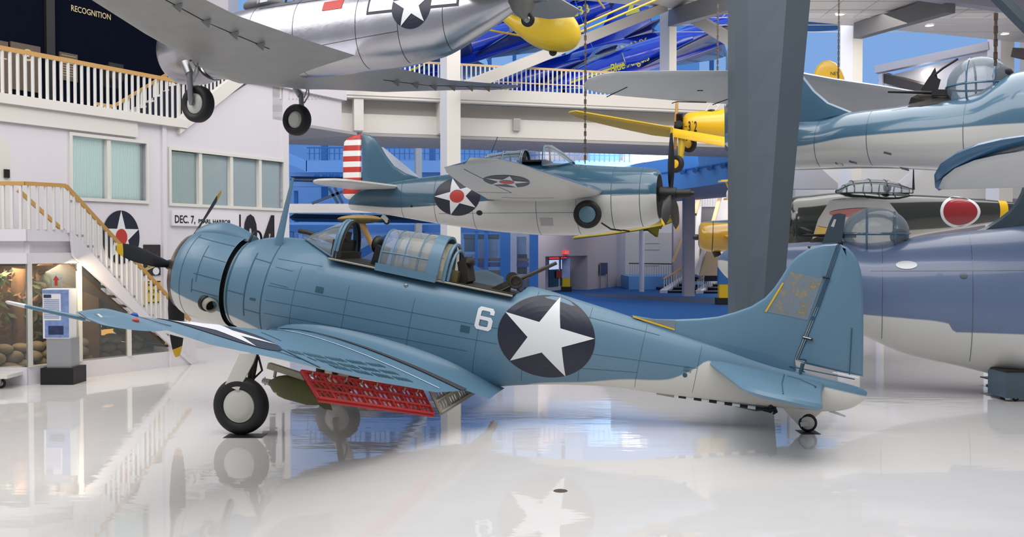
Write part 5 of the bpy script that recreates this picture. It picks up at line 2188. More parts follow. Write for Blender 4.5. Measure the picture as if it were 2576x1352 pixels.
mb = MB(); cw.hoop(mb, .955, 0, 2 * pi, .05, .004, 48); mb.build('cowl_edge', 'black', co, fix=False)
mb = MB()
for x, z in ((2.3, .35), (3.3, .35)):
    sb_.hoop(mb, x, pi - 1.2, pi + 1.4, .008)
for x in (4.6, 5.4, 6.2):
    sb_.hoop(mb, x, pi - 1.3, pi + 1.4, .009)
for xa, za, xb, zb in ((2.4, .62, 4.6, .62), (3.6, -.22, 5.4, -.10), (1.4, .2, 2.3, .2)):
    sb_.stringer(mb, xa, za, xb, zb, -1, .009)
mb.build('panel_seam', 'dark_metal', so, fix=False)
SS = lambda off: (lambda x, z: sb_.side(x, z, -1, off))
mb = MB()
q = sj.at(1033, 10, -.45)
wrap(mb, place2(disc2(.36, .40, 40), q.x, q.z), SS(.004), 5, 0)
wrap(mb, place2(star2(.36, .40, 0.1), q.x, q.z), SS(.01), 6, 1)
for sx_ in (-1, 1):
    wrap(mb, place2(rect2(.50, .30), q.x + sx_ * .58, q.z + .05), SS(.003), 5, 0)
    wrap(mb, place2(rect2(.44, .21), q.x + sx_ * .57, q.z + .05), SS(.008), 5, 1)
mb.build('star_insignia', ['navy_paint', 'star_white'], so, fix=False)
mb = MB()
q = sj.at(835, 12, -.5)
wrap(mb, place2(rect2(.40, .17), q.x, q.z, .02), SS(.006), 3)
mb.build('red_panel', 'roundel_red', so, fix=False)
# wings
ssec = [(0, 1.35, -.46, 4.55, -.42, .15), (1.3, 1.75, -.42, 4.42, -.36, .15), (1.6, 1.95, -.40, 4.38, -.34, .15), (3.0, 2.45, -.32, 4.32, -.27, .13), (5.8, 3.30, .05, 4.50, .03, .09)]
for sg in (-1, 1):
    w_ = Wing([(sg * s_[0],) + s_[1:] for s_ in ssec])
    o = w_.loft(MB(), .3, 0, 1, tip=.35).build('wing', ['aluminium', 'dull_aluminium'], SJ, smooth=40)
    mb = MB()
    for k in range(6):
        y = sg * (1.9 + k * .62)
        _, xl, zl, xt, zt_, tc = w_.interp(y)
        x = xl + (xt - xl) * .74
        z = w_.z(x, y, False, 0)
        mb.prism([Vector((x - .10, y, z)), Vector((x + .10, y, z)), Vector((x + .06, y, z - .12))], (0, .02, 0))
    mb.build('hinge_horn', 'dull_aluminium', o)
    mb = MB()
    for fr_ in (.72,):
        pts_ = []
        for k in range(9):
            y = sg * (1.6 + k * .5)
            _, xl, zl, xt, zt_, tc = w_.interp(y)
            x = xl + (xt - xl) * fr_
            pts_.append(Vector((x, y, w_.z(x, y, False, .002))))
        mb.tube(pts_, .008, 5)
    mb.build('aileron_seam', 'dark_metal', o)
    # lowered leg and wheel
    wc = sj.at(*((498, 262) if sg < 0 else (747, 302)), sg * 1.3)
    mb = MB()
    tp_ = Vector((wc.x - .15, sg * 1.45, -.45))
    inn = Vector((0, sg * .16, 0))
    mb.tube([tp_, wc + inn + Vector((-.03, 0, .5))], .07, 10)
    mb.tube([wc + inn + Vector((-.03, 0, .55)), wc + inn + Vector((0, 0, .05)), wc + inn, wc], [.05, .05, .045, .04], 10)
    mb.tube([wc + inn + Vector((.03, 0, .85)), wc + inn + Vector((.15, 0, .7)), wc + inn + Vector((.17, 0, .5)), wc + inn + Vector((.05, 0, .35))], .014, 6)
    mb.tube([wc + inn + Vector((.03, 0, .7)), wc + inn + Vector((.12, 0, .6)), wc + inn + Vector((.05, 0, .45))], .014, 6)
    lg = mb.build('landing_gear', 'steel', SJ, smooth=40)
    wheel(lg, wc - inn * .0, (0, -1 if sg < 0 else 1, 0), .32 if sg < 0 else .31, .22, 'rubber', 'hub_grey', .55)
for sg in (-1, 1):
    pl_ = [(6.5, .1 * sg), (6.8, 1.6 * sg), (7.0, 1.95 * sg), (7.5, 2.0 * sg), (7.7, 1.7 * sg), (7.7, .1 * sg)]
    pillow(MB(), pl_, .05, .03, .14, lambda u, v, h: Vector((u, v, .46 + h))).build('tailplane', 'dull_aluminium', SJ, smooth=40)
mb = pillow(MB(), [(6.6, .45), (7.0, 1.2), (7.3, 1.75), (7.7, 1.75), (8.0, 1.2), (7.9, .2), (7.3, .2)], .05, .03, .14, side_fn())
mb.build('fin', 'aluminium', SJ, smooth=40)
mb = MB()
tw_ = sj.at(1328, 50, 0)
mb.lathe([(0, .22), (.12, .24), (.28, .16), (.40, .06), (.46, .03)], tw_ + Vector((-.12, 0, .42)), (.18, 0, -1), 14)
tb = mb.build('tail_boot', 'canvas_grey', SJ, smooth=50)
wheel(tb, tw_, (0, -1, 0), .11, .09, 'rubber', 'steel', .5, 'tail_wheel')
mb = MB()
mb.tube(arch(2.35, 1.02, .34, .74), .02, 6); mb.tube(arch(2.6, 1.12, .36, .74), .02, 6)
wq = [arch(2.3, .98, .32, .74), arch(2.62, 1.14, .36, .74)]
mb.tube([wq[0][4], wq[1][4]], .012, 6); mb.tube([wq[0][12], wq[1][12]], .012, 6)
wsf = mb.build('windscreen_frame', 'steel', SJ, smooth=50)
MB().loft(wq, cap0=False, cap1=False, closed=False).build('windscreen', 'canopy_glass', wsf, smooth=60)
mb = MB(); mb.ell((2.2, 0, .78), .45, .3, .14, 14); mb.build('anti_glare_panel', 'beam_grey', SJ, smooth=60)
mb = MB()
pbl = sj.at(640, 0, 0)
for yy in (-.25, .25):
    mb.tube([Vector((2.9, yy, .7)), Vector((3.0, yy * .2, 2.6))], .02, 6)
mb.build('hanging_strap', 'dark_metal', SJ)
mb = MB(); mb.tube([sj.at(478, 152, -1.2), sj.at(492, 152, -1.2), sj.at(492, 145, -1.2)], .02, 6); mb.build('pitot_arm', 'black', SJ)

# ---- yellow training glider
gf = Frame(P(1461, 88, 24), 180, 0)
GL = empty('glider', mw=gf.mw)
tag(GL, 'yellow training glider with blunt nose hanging above the walkway, behind the silver tail', 'glider')
mat('glider_yellow', (226, 190, 40), 0.35, coat=0.3)
gb = body_px(gf, [(1462, 84, 94, .03), (1458, 70, 104, .16), (1450, 55, 117, .24), (1436, 36, 126, .30), (1415, 22, 131, .34), (1390, 14, 130, .35), (1360, 14, 122, .33), (1335, 22, 110, .28), (1310, 44, 92, .22), (1280, 34, 66, .17), (1255, 22, 46, .15), (1220, 8, 30, .13), (1150, -25, 0, .11)], nt=3, nb=2.4)
gb.loft(MB(), 60, 32).build('fuselage', 'glider_yellow', GL, smooth=50)
mb = MB()
for a, b in (((1402, 91), (1640, -14)), ((1428, 94), (1668, -8)), ((1150, 62), (1322, 92)), ((1500, -5), (1520, 20))):
    mb.tube([gf.at(*a, -.2), gf.at(*b, -1.2)], .028, 6)
mb.build('wing_strut', 'glider_yellow', GL)
wheel(GL, gf.at(1391, 131, 0), (0, 1, 0), .10, .07, 'rubber', 'rubber', .4, 'skid_wheel')
for sg in (1, -1):
    w_ = Wing([(0, .3, 1.08, 1.8, 1.08, .12), (sg * 5, .4, 1.25, 1.8, 1.25, .1)])
    w_.loft(MB(), .5).build('wing', ['dull_aluminium', 'dull_aluminium'], GL, smooth=40)

# ---- four blue display jets in the court
mat('jet_blue', (14, 40, 150), 0.22, coat=0.6)
mat('jet_navy', (16, 20, 70), 0.3, coat=0.4)
mat('jet_yellow', (222, 196, 40), 0.4)


def make_jet(name, label, tail_no, origin, writing):
    jf = Frame(origin, 8, -16.5)
    J = empty(name, mw=jf.mw)
    tag(J, label, 'airplane', 'blue display jets hanging in the court')
    jb = Body([(0, .06, -.06, .06, 0, 2, 2), (.6, .30, -.25, .28, 0, 2, 2), (1.6, .55, -.42, .45, 0, 2, 2), (3.0, .72, -.55, .55, 0, 2, 2), (4.6, .80, -.62, .60, 0, 2, 2), (6.5, .74, -.62, .60, 0, 2, 2), (8.5, .66, -.55, .52, 0, 2, 2), (10.2, .52, -.45, .42, .02, 2, 2), (11.2, .42, -.36, .36, .03, 2, 2)])
    jo = jb.loft(MB(), 50, 28, dem=lambda x, p: -.12).build('fuselage', 'jet_blue', J, smooth=40)
    MB().lathe([(0, .30), (-.3, .0)], (11.2, 0, .03), (-1, 0, 0), 20).build('tail_pipe', 'black', jo)
    for sg in (-1, 1):
        mb = MB()
        rings = []
        for k, (x, r_) in enumerate(((3.7, .26), (3.75, .30), (4.4, .34), (5.6, .30), (7.0, .12))):
            rings.append([Vector((x, sg * (.42 + .18 * (1 if k < 3 else .8)) + r_ * .7 * math.cos(a), .12 + r_ * 1.25 * math.sin(a))) for a in np.linspace(0, 2 * pi, 17)[:-1]])
        mb.loft(rings).build('air_intake', 'jet_blue', J, smooth=50)
        mb = MB(); mb.tube([r_ for r_ in rings[0]] + [rings[0][0]], .035, 6); mb.build('intake_lip', 'steel', J, smooth=50)
        pillow(MB(), [(4.2, .3 * sg), (8.2, 3.9 * sg), (8.9, 3.9 * sg), (8.4, .3 * sg)], .07, .05, .2, lambda u, v, h: Vector((u, v, -.42 + h))).build('wing', 'jet_navy', J, smooth=40)
        pillow(MB(), [(9.4, .1 * sg), (10.9, 1.7 * sg), (11.4, 1.7 * sg), (11.0, .1 * sg)], .04, .03, .12, lambda u, v, h: Vector((u, v, .62 + h))).build('tailplane', 'jet_navy', J, smooth=40)
    pillow(MB(), [(6.2, .70), (7.6, .95), (8.4, 1.35), (9.3, 2.45), (9.8, 3.0), (11.0, 3.0), (11.15, 2.6), (10.9, .40)], .07, .04, .16, side_fn()).build('fin', 'jet_blue', J, smooth=40)
    cq = [arch(1.9, .66, .10, .5), arch(2.4, 1.02, .26, .5), arch(3.1, 1.15, .32, .55), arch(3.8, 1.0, .28, .6), arch(4.3, .82, .1, .7)]
    MB().loft(cq, cap0=False, cap1=False, closed=False).build('canopy', 'canopy_glass', J, smooth=60)
    mb = MB()
    wrap(mb, place2(text2(tail_no, 1.0, bold=.03), 10.2, 2.2), lambda x, z: Vector((x, -.085, z)), 1)
    wrap(mb, place2(text2(writing, .42 if 'A' not in writing else .36, None if 'Angels' not in writing else 1.9, bold=.015, shear=.3 if 'Angels' in writing else 0), 3.9 if 'Angels' in writing else 9.4, -.12 if 'Angels' in writing else .05), lambda x, z: jb.side(x, z, -1, .16 if 'Angels' in writing else .02), 1)
    wrap(mb, place2(rect2(2.6, .10), 2.3, -.1), lambda x, z: jb.side(x, z, -1, .02), 4)
    mb.build('yellow_lettering', 'jet_yellow', jo, fix=False)
    mb = MB()
    mb.tube([Vector((2.5, -.2, .55)), Vector((2.2, -.1, 5))], .02, 5); mb.tube([Vector((9, 0, .6)), Vector((9, 0, 6))], .02, 5)
    mb.build('hanging_cable', 'steel_blue', J)
    return J


make_jet('display_jet', 'blue jet with a yellow script name on its side, nearest the big grey column', '4', P(1385, 222, 46), 'Blue Angels')
make_jet('display_jet', 'blue jet with a yellow 2 on its swept fin, behind the script lettered jet', '2', P(1140, 268, 50), 'U.S.NAVY')
make_jet('display_jet', 'blue jet with a yellow 1 on its fin, right of the white column', '1', P(800, 258, 49), 'U.S.NAVY')
make_jet('display_jet', 'dark blue jet of which only the tail shows, above the yellow glider', '3', P(985, 192, 47.5), '150233')

# ---- upper right plane with the glass turret
two_tone('patrol_paint', (78, 114, 138), (206, 205, 200), 0.2, coat=0.6, soft=0.012, noise=0.03)
mat('patrol_blue', (78, 114, 138), 0.2, coat=0.6, noise=0.04)
mat('patrol_dark', (66, 86, 98), 0.25, coat=0.5, noise=0.04)
mat('patrol_grey', (206, 207, 208), 0.4, noise=0.05)
uf = Frame(P(1950, 330, 17.6), 215, 0)
UP = empty('patrol_plane', mw=uf.mw)
tag(UP, 'hanging blue and white plane with glass turret dome at upper right', 'airplane')
rows = [(1826, 330, 372, .05), (1870, 318, 398, .22), (1950, 312, 420, .40), (2005, 308, 428, .50), (2070, 304, 426, .58), (2145, 283, 424, .64), (2250, 271, 424, .70), (2300, 264, 426, .72), (2370, 256, 430, .74), (2450, 240, 436, .76), (2520, 200, 440, .78), (2560, 182, 442, .8), (2640, 170, 446, .82), (2760, 160, 450, .82)]
ub = body_px(uf, rows, nt=2.0, nb=2.2)
dl = sorted([(uf.at(px, py, .55).x, uf.at(px, py, .55).z) for px, py in ((1826, 352), (2006, 368), (2145, 346), (2352, 330), (2420, 324), (2508, 318), (2640, 312))])
ud = pchip([a for a, b in dl], [b for a, b in dl])
uo = ub.loft(MB(), 90, 56, dem=lambda x, p: ud(x)).build('fuselage', 'patrol_paint', UP, smooth=40, att=True)
XU = lambda L, y=0.0: [(q.x, q.z) for q in (uf.at(px, py, y) for px, py in L)]
pillow(MB(), XU([(1838, 92), (1862, 82), (1905, 84), (1952, 106), (1990, 144), (2022, 192), (2050, 228), (2085, 258), (2145, 282), (2145, 300), (2068, 318), (1990, 345), (1860, 340), (1826, 262), (1826, 140)]), .07, .03, .12, side_fn()).build('fin', 'patrol_blue', UP, smooth=40)
pillow(MB(), XU([(1822, 264), (1900, 270), (1900, 398), (1862, 404), (1838, 396), (1823, 376)]), .06, .03, .1, side_fn(.0)).build('rudder', 'patrol_dark', UP, smooth=40)
hit, n_ = tri_plane(P(1467, 214, 15.9), P(1990, 180, 16.9), P(1990, 270, 18.0))
pts_ = [uf.inv @ hit(px, py) for px, py in ((1467, 214), (1478, 200), (1508, 188), (1560, 180), (1700, 178), (1850, 178), (1960, 180), (1960, 270), (1850, 263), (1700, 253), (1560, 241), (1500, 232), (1474, 225))]
nl = (uf.inv.to_3x3() @ n_).normalized()
tp1 = slab(MB(), pts_, nl, .05).build('tailplane', 'patrol_grey', UP, smooth=35)
mb = MB()
for a, b in (((1524, 238), (1576, 213)), ((1688, 254), (1700, 250)), ((1700, 250), (1775, 252)), ((1790, 258), (1850, 236)), ((1752, 222), (1766, 222))):
    p_, q_ = uf.inv @ hit(*a), uf.inv @ hit(*b)
    k_ = -1 if nl.z > 0 else 1
    mb.bar(p_ + nl * k_ * .052, q_ + nl * k_ * .052, .018, .008, nl)
mb.build('panel_seam', 'black', tp1)
hit2, n2 = tri_plane(P(2020, 186, 18.0), P(2330, 236, 18.8), P(2250, 290, 20.6))
pts_ = [uf.inv @ hit2(px, py) for px, py in ((2012, 184), (2100, 200), (2210, 216), (2330, 236), (2345, 260), (2330, 290), (2150, 300), (2040, 290))]
slab(MB(), pts_, (uf.inv.to_3x3() @ n2).normalized(), .05).build('tailplane', 'patrol_grey', UP, smooth=35)


def turret(parent, fr, bx, dome, pit, gun, rest, ang, scale=1.0):
    c = fr.at(*dome[0], 0)
    rx, rz = dome[1], dome[2]
    mb = MB(); mb.ell(c, rx, rx * .95, rz, 28)
    d = mb.build('turret_dome', 'canopy_glass', parent, smooth=80)
    mb = MB()
    for x_ in (-.55, .25):
        k = math.sqrt(1 - x_ * x_)
        mb.tube([c + Vector((rx * x_, rx * .95 * k * math.cos(a), rz * k * math.sin(a))) for a in np.linspace(0, 2 * pi, 28)], .018, 6)
    mb.tube([c + Vector((rx * math.cos(a) * 1.0, rx * .95 * math.sin(a), -.02)) for a in np.linspace(0, 2 * pi, 28)], .02, 6)
    mb.build('dome_frame', 'patrol_blue', d, smooth=50)
    mb = MB()
    r0 = fr.at(*rest, 0)
    mb.ell(r0, .16, .26, .15, 16)
    mb.obox(r0 - Vector((0, 0, .2)), (.12, 0, .05), (0, .25, 0), (-.05, 0, .16))
    mb.build('turret_seat', 'black', d, smooth=50)
    mb = MB()
    pts2 = [fr.at(*q, .0) for q in pit]
    cc = sum(pts2, Vector()) / len(pts2)
    q3 = [Vector((p.x, (bx.side(p.x, min(p.z, 9), 1, .012).y), p.z)) for p in pts2]
    c3 = sum(q3, Vector()) / len(q3)
    mb.add([c3] + q3, [(0, 1 + i, 1 + (i + 1) % len(q3)) for i in range(len(q3))])
    mb.build('gun_bay', 'cockpit_dark', parent, fix=False)
    mb = MB()
    g0, g1 = fr.at(*gun[0], .1), fr.at(*gun[1], .1)
    mb.tube([g0, g1], [.03, .02], 10)
    mb.bar(g0, g0 + (g0 - g1).normalized() * .3, .07, .10)
    return mb.build('machine_gun', 'black', parent, smooth=40)


turret(UP, uf, ub, ((2464, 214), .50, .46), [(2286, 262), (2292, 246), (2308, 238), (2350, 236), (2392, 240), (2398, 254), (2370, 268), (2330, 275), (2296, 275)], ((2345, 233), (2234, 231)), (2524, 192), 0)
mb = MB()
pl_ = [uf.at(*q, .08) for q in ((2310, 236), (2352, 170), (2358, 196), (2366, 200), (2356, 236))]
mb.prism(pl_, (0, -.03, 0))
mb.tube([uf.at(*q, .1) for q in ((2352, 188), (2372, 172), (2410, 148))], .02, 6)
mb.build('armour_plate', 'black', UP)
mb = MB()
for x in (-.9, -1.8, -3.3):
    ub.hoop(mb, x, -1.2, 1.2, .010)
for px, py in ((2106, 412), (2238, 388), (2143, 408), (2262, 422)):
    q = uf.at(px, py, .45)
    wrap(mb, place2(rect2(.12, .03), q.x, q.z, .3), lambda x, z: ub.side(x, z, 1, .008), 1)
mb.build('panel_seam', 'patrol_dark', uo, fix=False)
mb = MB()
hit3, n3 = tri_plane(P(2362, 474, 14.2), P(2640, 470, 13.6), P(2640, 372, 12.3))
pts_ = [uf.inv @ hit3(px, py) for px, py in ((2361, 474), (2372, 448), (2402, 424), (2450, 404), (2510, 390), (2580, 380), (2700, 370), (2700, 468), (2576, 468), (2440, 472))]
n3l = (uf.inv.to_3x3() @ n3).normalized()
st_ = slab(MB(), pts_, n3l, .05).build('wing_stub', 'patrol_grey', UP, smooth=35)
hit4, n4 = tri_plane(P(2350, 430, 13.6), P(2640, 345, 12.6), P(2640, 385, 13.4))
pts_ = [uf.inv @ hit4(px, py) for px, py in ((2352, 472), (2350, 440), (2366, 412), (2404, 388), (2460, 366), (2520, 352), (2600, 340), (2700, 336), (2700, 372), (2580, 384), (2510, 394), (2450, 408), (2402, 428), (2374, 450), (2362, 476))]
mat('fold_blue', (44, 96, 136), 0.3, coat=0.3)
slab(MB(), pts_, (uf.inv.to_3x3() @ n4).normalized(), .05).build('wing_root', 'fold_blue', UP, smooth=35)
mb = MB()
q = [(2500, 262), (2520, 240), (2590, 225), (2600, 262), (2600, 300), (2510, 296)]

# ---- lower right plane, standing on the floor
lf = Frame(P(2100, 680, 17.5), 200, 0)
LP = empty('patrol_plane', mw=lf.mw)
tag(LP, 'grey blue and white plane with glass turret standing behind the dive bomber tail', 'airplane')
two_tone('patrol_matt', (98, 116, 150), (210, 210, 205), 0.3, coat=0.35, soft=0.012, noise=0.04)
rows = [(1806, 650, 672, .04), (1820, 634, 690, .16), (1850, 620, 715, .30), (1990, 612, 775, .62), (2100, 606, 815, .78), (2180, 612, 848, .86), (2283, 600, 892, .92), (2418, 584, 922, .98), (2500, 576, 942, 1.0), (2600, 566, 962, 1.0), (2760, 560, 985, 1.0)]
lb = body_px(lf, rows, nt=2.0, nb=2.2)
dl = sorted([(lf.at(px, py, .7).x, lf.at(px, py, .7).z) for px, py in ((1806, 656), (1850, 664), (1990, 760), (2100, 782), (2180, 792), (2280, 800), (2388, 814), (2396, 834), (2480, 836), (2600, 840), (2760, 845))])
ld = pchip([a for a, b in dl], [b for a, b in dl])
lo_ = lb.loft(MB(), 110, 56, dem=lambda x, p: ld(x)).build('fuselage', 'patrol_matt', LP, smooth=40, att=True)
turret(LP, lf, lb, ((2202, 586), .58, .46), [(2034, 622), (2040, 604), (2056, 596), (2118, 594), (2122, 618), (2100, 630), (2050, 636)], ((2110, 592), (2020, 593)), (2262, 596), 0)
mb = MB()
pl_ = [lf.at(*q, .25) for q in ((2068, 612), (2086, 560), (2096, 540), (2112, 537), (2128, 540), (2116, 618))]
pl2 = [lf.at(*q, .25) for q in ((2090, 570), (2098, 552), (2104, 552), (2098, 572))]
mb.prism(pl_, (0, -.05, 0))
mb.build('armour_plate', 'patrol_dark', LP)
mb = MB(); mb.prism([p + Vector((0, .01, 0)) for p in pl2], (0, -.07, 0)); mb.build('armour_slot', 'window_frame', LP)
q_ = lf.at(2281, 667, .85)
mb = wrap(MB(), place2(disc2(.17, .07, 20), q_.x, q_.z), lambda x, z: lb.side(x, z, 1, .01), 3)
mb.build('side_window', 'steel', lo_, fix=False)
mb = MB()
q_ = lf.at(2424, 694, .9)
wrap(mb, place2(disc2(.06, .05, 12), q_.x, q_.z), lambda x, z: lb.side(x, z, 1, .012), 2)
for x in (-.8, -2.2, -3.2):
    lb.hoop(mb, x, -1.0, 1.3, .010)
a_, b_ = lf.at(2190, 682, .8), lf.at(2576, 680, .8)
lb.stringer(mb, a_.x, a_.z, b_.x, b_.z, 1, .010, .006)
mb.build('panel_seam', 'patrol_dark', lo_, fix=False)
pl_ = [lf.at(*q, -.1) for q in ((2440, 586), (2476, 573), (2510, 552), (2536, 532), (2556, 508), (2568, 484), (2574, 462), (2680, 420), (2720, 620), (2440, 640))]
pillow(MB(), [(p.x, p.z) for p in pl_], .10, .04, .16, side_fn(-.1)).build('dorsal_fin', 'patrol_dark', LP, smooth=40)
# jack stand and tool box by it
o = empty('jack_stand', G(2506, 972)); tag(o, 'black jack stand with flared head under the white belly of the grey blue plane', 'jack')
zb = P(2506, 938, 17.4).z
mb = MB(); mb.cyl((0, 0, 0), (0, 0, zb * .55), .05, .05, 12); mb.build('post', 'dark_metal', o, smooth=40)
mb = MB(); mb.lathe([(0, .13), (zb * .35, .06)], (0, 0, zb * .62), (0, 0, 1), 16); mb.build('head', 'black', o, smooth=40)
mb = MB(); mb.box((-.22, -.16, zb * .55), (.22, .16, zb * .62)); mb.build('plate', 'black', o)
mb = MB(); mb.lathe([(0, .17), (.02, .17), (.03, .05)], (0, 0, 0), (0, 0, 1), 16); mb.build('foot', 'dark_metal', o, smooth=40)
o = empty('tool_cart', G(2575, 1012)); tag(o, 'dark grey box on black castors cut by the right edge of the photo', 'cart')
S_ = G(2575, 1012).y
w0 = P(2531, 950, S_).x - o.location.x
z0, z1 = P(2531, 1003, S_).z, P(2531, 935, S_).z
mb = MB(); mb.box((w0, 0, z0), (w0 + .9, .6, z1)); bx_ = mb.build('cabinet', 'patrol_dark', o)
mb = MB(); mb.box((w0 - .01, -.01, z1 - .02), (w0 + .91, .61, z1 + .01)); mb.build('lid', 'black', o)
for dx, dy in ((.2, .08), (.75, .08), (.2, .5), (.75, .5)):
    wheel(o, (w0 + dx, dy, .05), (0, -1, 0), .05, .04, 'rubber', 'steel', .4, 'castor')

# ---- dark green fighter with the red disc
two_tone('green_paint', (40, 44, 38), (186, 182, 172), 0.16, coat=0.8, soft=0.012, noise=0.05)
mat('dark_green', (40, 44, 38), 0.16, coat=0.8)
mat('disc_red', (150, 30, 34), 0.25, coat=0.5)
mat('pale_underside', (196, 192, 186), 0.45, noise=0.03)
zf = Frame(P(1985, 570, 22.5), 4, 0)
ZP = empty('fighter_plane', mw=zf.mw)
tag(ZP, 'dark green fighter with white ringed red disc, seen between the two patrol planes', 'airplane')
rows = [(1975, 505, 645, .45), (1988, 496, 655, .56), (2030, 492, 660, .58), (2100, 485, 655, .56), (2160, 482, 640, .52), (2230, 487, 618, .46), (2300, 490, 596, .40), (2377, 494, 582, .33), (2440, 499, 573, .26), (2520, 506, 560, .18), (2600, 514, 550, .12), (2680, 520, 545, .06)]
zb_ = body_px(zf, rows)
dl = [(zf.at(px, py, -.3).x, zf.at(px, py, -.3).z) for px, py in ((1970, 690), (2200, 650), (2283, 580), (2330, 577), (2377, 574), (2440, 567), (2560, 552), (2680, 545))]
zd = pchip([a for a, b in dl], [b for a, b in dl])
zo = zb_.loft(MB(), 90, 48, dem=lambda x, p: zd(x)).build('fuselage', 'green_paint', ZP, smooth=40, att=True)
q = zf.at(2415, 533, -.28)
ZS = lambda off: (lambda x, z: zb_.side(x, z, -1, off))
mb = MB()
wrap(mb, place2(disc2(.47, .365, 48), q.x, q.z), ZS(.004), 6, 0)
wrap(mb, place2(disc2(.40, .31, 48), q.x, q.z), ZS(.009), 6, 1)
mb.build('disc_insignia', ['star_white', 'disc_red'], zo, fix=False)
mb = MB()
q = zf.at(2526, 520, -.17)
zb_.hoop(mb, q.x, pi - 1.5, pi + 1.2, .19, .005, 30)
mb.build('yellow_band', 'yellow', zo, fix=False)
def zsec(y, le, te, tc):
    a, b = zf.at(*le, y), zf.at(*te, y)
    return (y, a.x, a.z, b.x, b.z, tc)
zw = Wing([zsec(-.5, (2040, 612), (2300, 606), .12), zsec(-2.4, (2058, 552), (2268, 548), .11), zsec(-4.4, (2088, 505), (2236, 508), .09)])
zwo = zw.loft(MB(), .25, 0, 1, tip=.5).build('wing', ['dark_green', 'pale_underside'], ZP, smooth=40)
mb = MB()
_, xl, zl, xt, zt_, tc = zw.interp(-3.5)
wrap(mb, place2(disc2(.45, .45, 32), xl + (xt - xl) * .42, -3.45), zw.map(False, .008), 4)
mb.build('wing_disc', 'roundel_red', zwo, fix=False)
mb = wrap(MB(), poly2([(zw.interp(-.7)[1] + .02, -.7), (zw.interp(-.7)[1] + .3, -.7), (zw.interp(-2.0)[1] + .28, -2.0), (zw.interp(-2.0)[1] + .02, -2.0)]), zw.map(False, .008), 4)
mb.build('yellow_edge', 'yellow', zwo, fix=False)
cz = []
for px, yt, hw in ((2105, 478, .10), (2122, 466, .26), (2140, 455, .32), (2182, 451, .34), (2222, 453, .33), (2258, 462, .28), (2292, 474, .12)):
    a = zf.at(px, yt, 0)
    cz.append(arch(a.x, a.z, hw, zf.at(px, 487, 0).z))
zc = MB().loft(cz, cap0=False, cap1=False, closed=False).build('canopy', 'canopy_glass', ZP, smooth=60)
mb = MB()
for r_ in cz: mb.tube(r_, .014, 6)
for j in (0, 4, 12, 16): mb.tube([r_[j] for r_ in cz], .012, 6)
mb.build('canopy_frame', 'dark_green', zc, smooth=50)
mb = MB(); mb.tube([zf.at(2298, 478, 0), zf.at(2298, 425, 0)], [.03, .012], 8); mb.build('antenna_mast', 'black', ZP, smooth=50)
mb = MB(); a = zf.at(2232, 470, 0); mb.ell(a, .08, .2, .16, 12); mb.build('headrest', 'dark_green', ZP, smooth=50)

# ---- yellow trainer with 312
yf = Frame(P(1722, 315, 29), 12, 2)
YT = empty('trainer_plane', mw=yf.mw)
tag(YT, 'yellow low wing trainer with black 312 on its nose', 'airplane')
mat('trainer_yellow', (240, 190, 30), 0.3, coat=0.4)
mat('trainer_shade', (206, 172, 34), 0.4, coat=0.2)  # darker copy of the trainer yellow, shade put into the colour
yb_ = body_px(yf, [(1718, 296, 334, .20), (1726, 286, 340, .30), (1745, 281, 344, .36), (1775, 279, 348, .38), (1800, 277, 350, .38), (1830, 272, 352, .38), (1900, 280, 350, .3), (1990, 300, 340, .12)])
yo = yb_.loft(MB(), 40, 36).build('fuselage', 'trainer_yellow', YT, smooth=50)
q = yf.at(1742, 318, -.36)
mb = MB(); wrap(mb, place2(text2('312', .30, .26, bold=.02), q.x, q.z), lambda x, z: yb_.side(x, z, -1, .01), 1)
wrap(mb, place2(rect2(.07, .02), yf.at(1725, 317, -.3).x, q.z), lambda x, z: yb_.side(x, z, -1, .01), 1)
mb.build('number', 'letter_black', yo, fix=False)
mb = MB()
ec = yf.at(1709, 316, 0)
for k in range(5):
    a = pi / 2 + 2 * pi * k / 5 + .3
    d = Vector((0, math.cos(a), math.sin(a)))
    mb.cyl(ec + d * .08, ec + d * .36, .085, None, 12)
    for j in range(4): mb.cyl(ec + d * (.16 + .055 * j), ec + d * (.18 + .055 * j), .11, None, 12)
mb.cyl(ec - Vector((.15, 0, 0)), ec + Vector((.12, 0, 0)), .12, .16, 14)
mb.build('engine', 'black', YT, smooth=40)
mb = MB(); mb.tube([ec + Vector((-.1, 0, -.72)), ec + Vector((-.1, 0, 0)), ec + Vector((-.1, 0, .72))], [.04, .07, .04], 8)
mb.build('wooden_propeller', 'oak_rail', YT, smooth=50)
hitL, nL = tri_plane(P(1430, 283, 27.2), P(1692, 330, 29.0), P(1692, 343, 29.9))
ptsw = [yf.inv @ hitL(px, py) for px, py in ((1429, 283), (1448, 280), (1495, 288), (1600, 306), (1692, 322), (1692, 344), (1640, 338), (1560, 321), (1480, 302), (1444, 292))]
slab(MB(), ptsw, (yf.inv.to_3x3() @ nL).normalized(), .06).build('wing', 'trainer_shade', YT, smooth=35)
hitR, nR = tri_plane(P(1690, 323, 28.6), P(1870, 352, 27.4), P(1870, 376, 27.2))
ptsw = [yf.inv @ hitR(px, py) for px, py in ((1690, 322), (1760, 334), (1870, 353), (1870, 377), (1780, 362), (1690, 344))]
slab(MB(), ptsw, (yf.inv.to_3x3() @ nR).normalized(), .06).build('wing', 'trainer_yellow', YT, smooth=35)
mb = MB()
mb.tube([yf.at(1718, 345, -.6), yf.at(1713, 398, -.7), yf.at(1702, 412, -.7)], [.10, .07, .03], 8)
mb.tube([yf.at(1708, 345, -.6), yf.at(1708, 395, -.65)], .03, 8)
ly = mb.build('landing_gear', 'trainer_shade', YT, smooth=50)
wheel(ly, yf.at(1701, 413, -.75), (-.55, -.8, 0), .26, .16, 'rubber', 'trainer_yellow', .5)
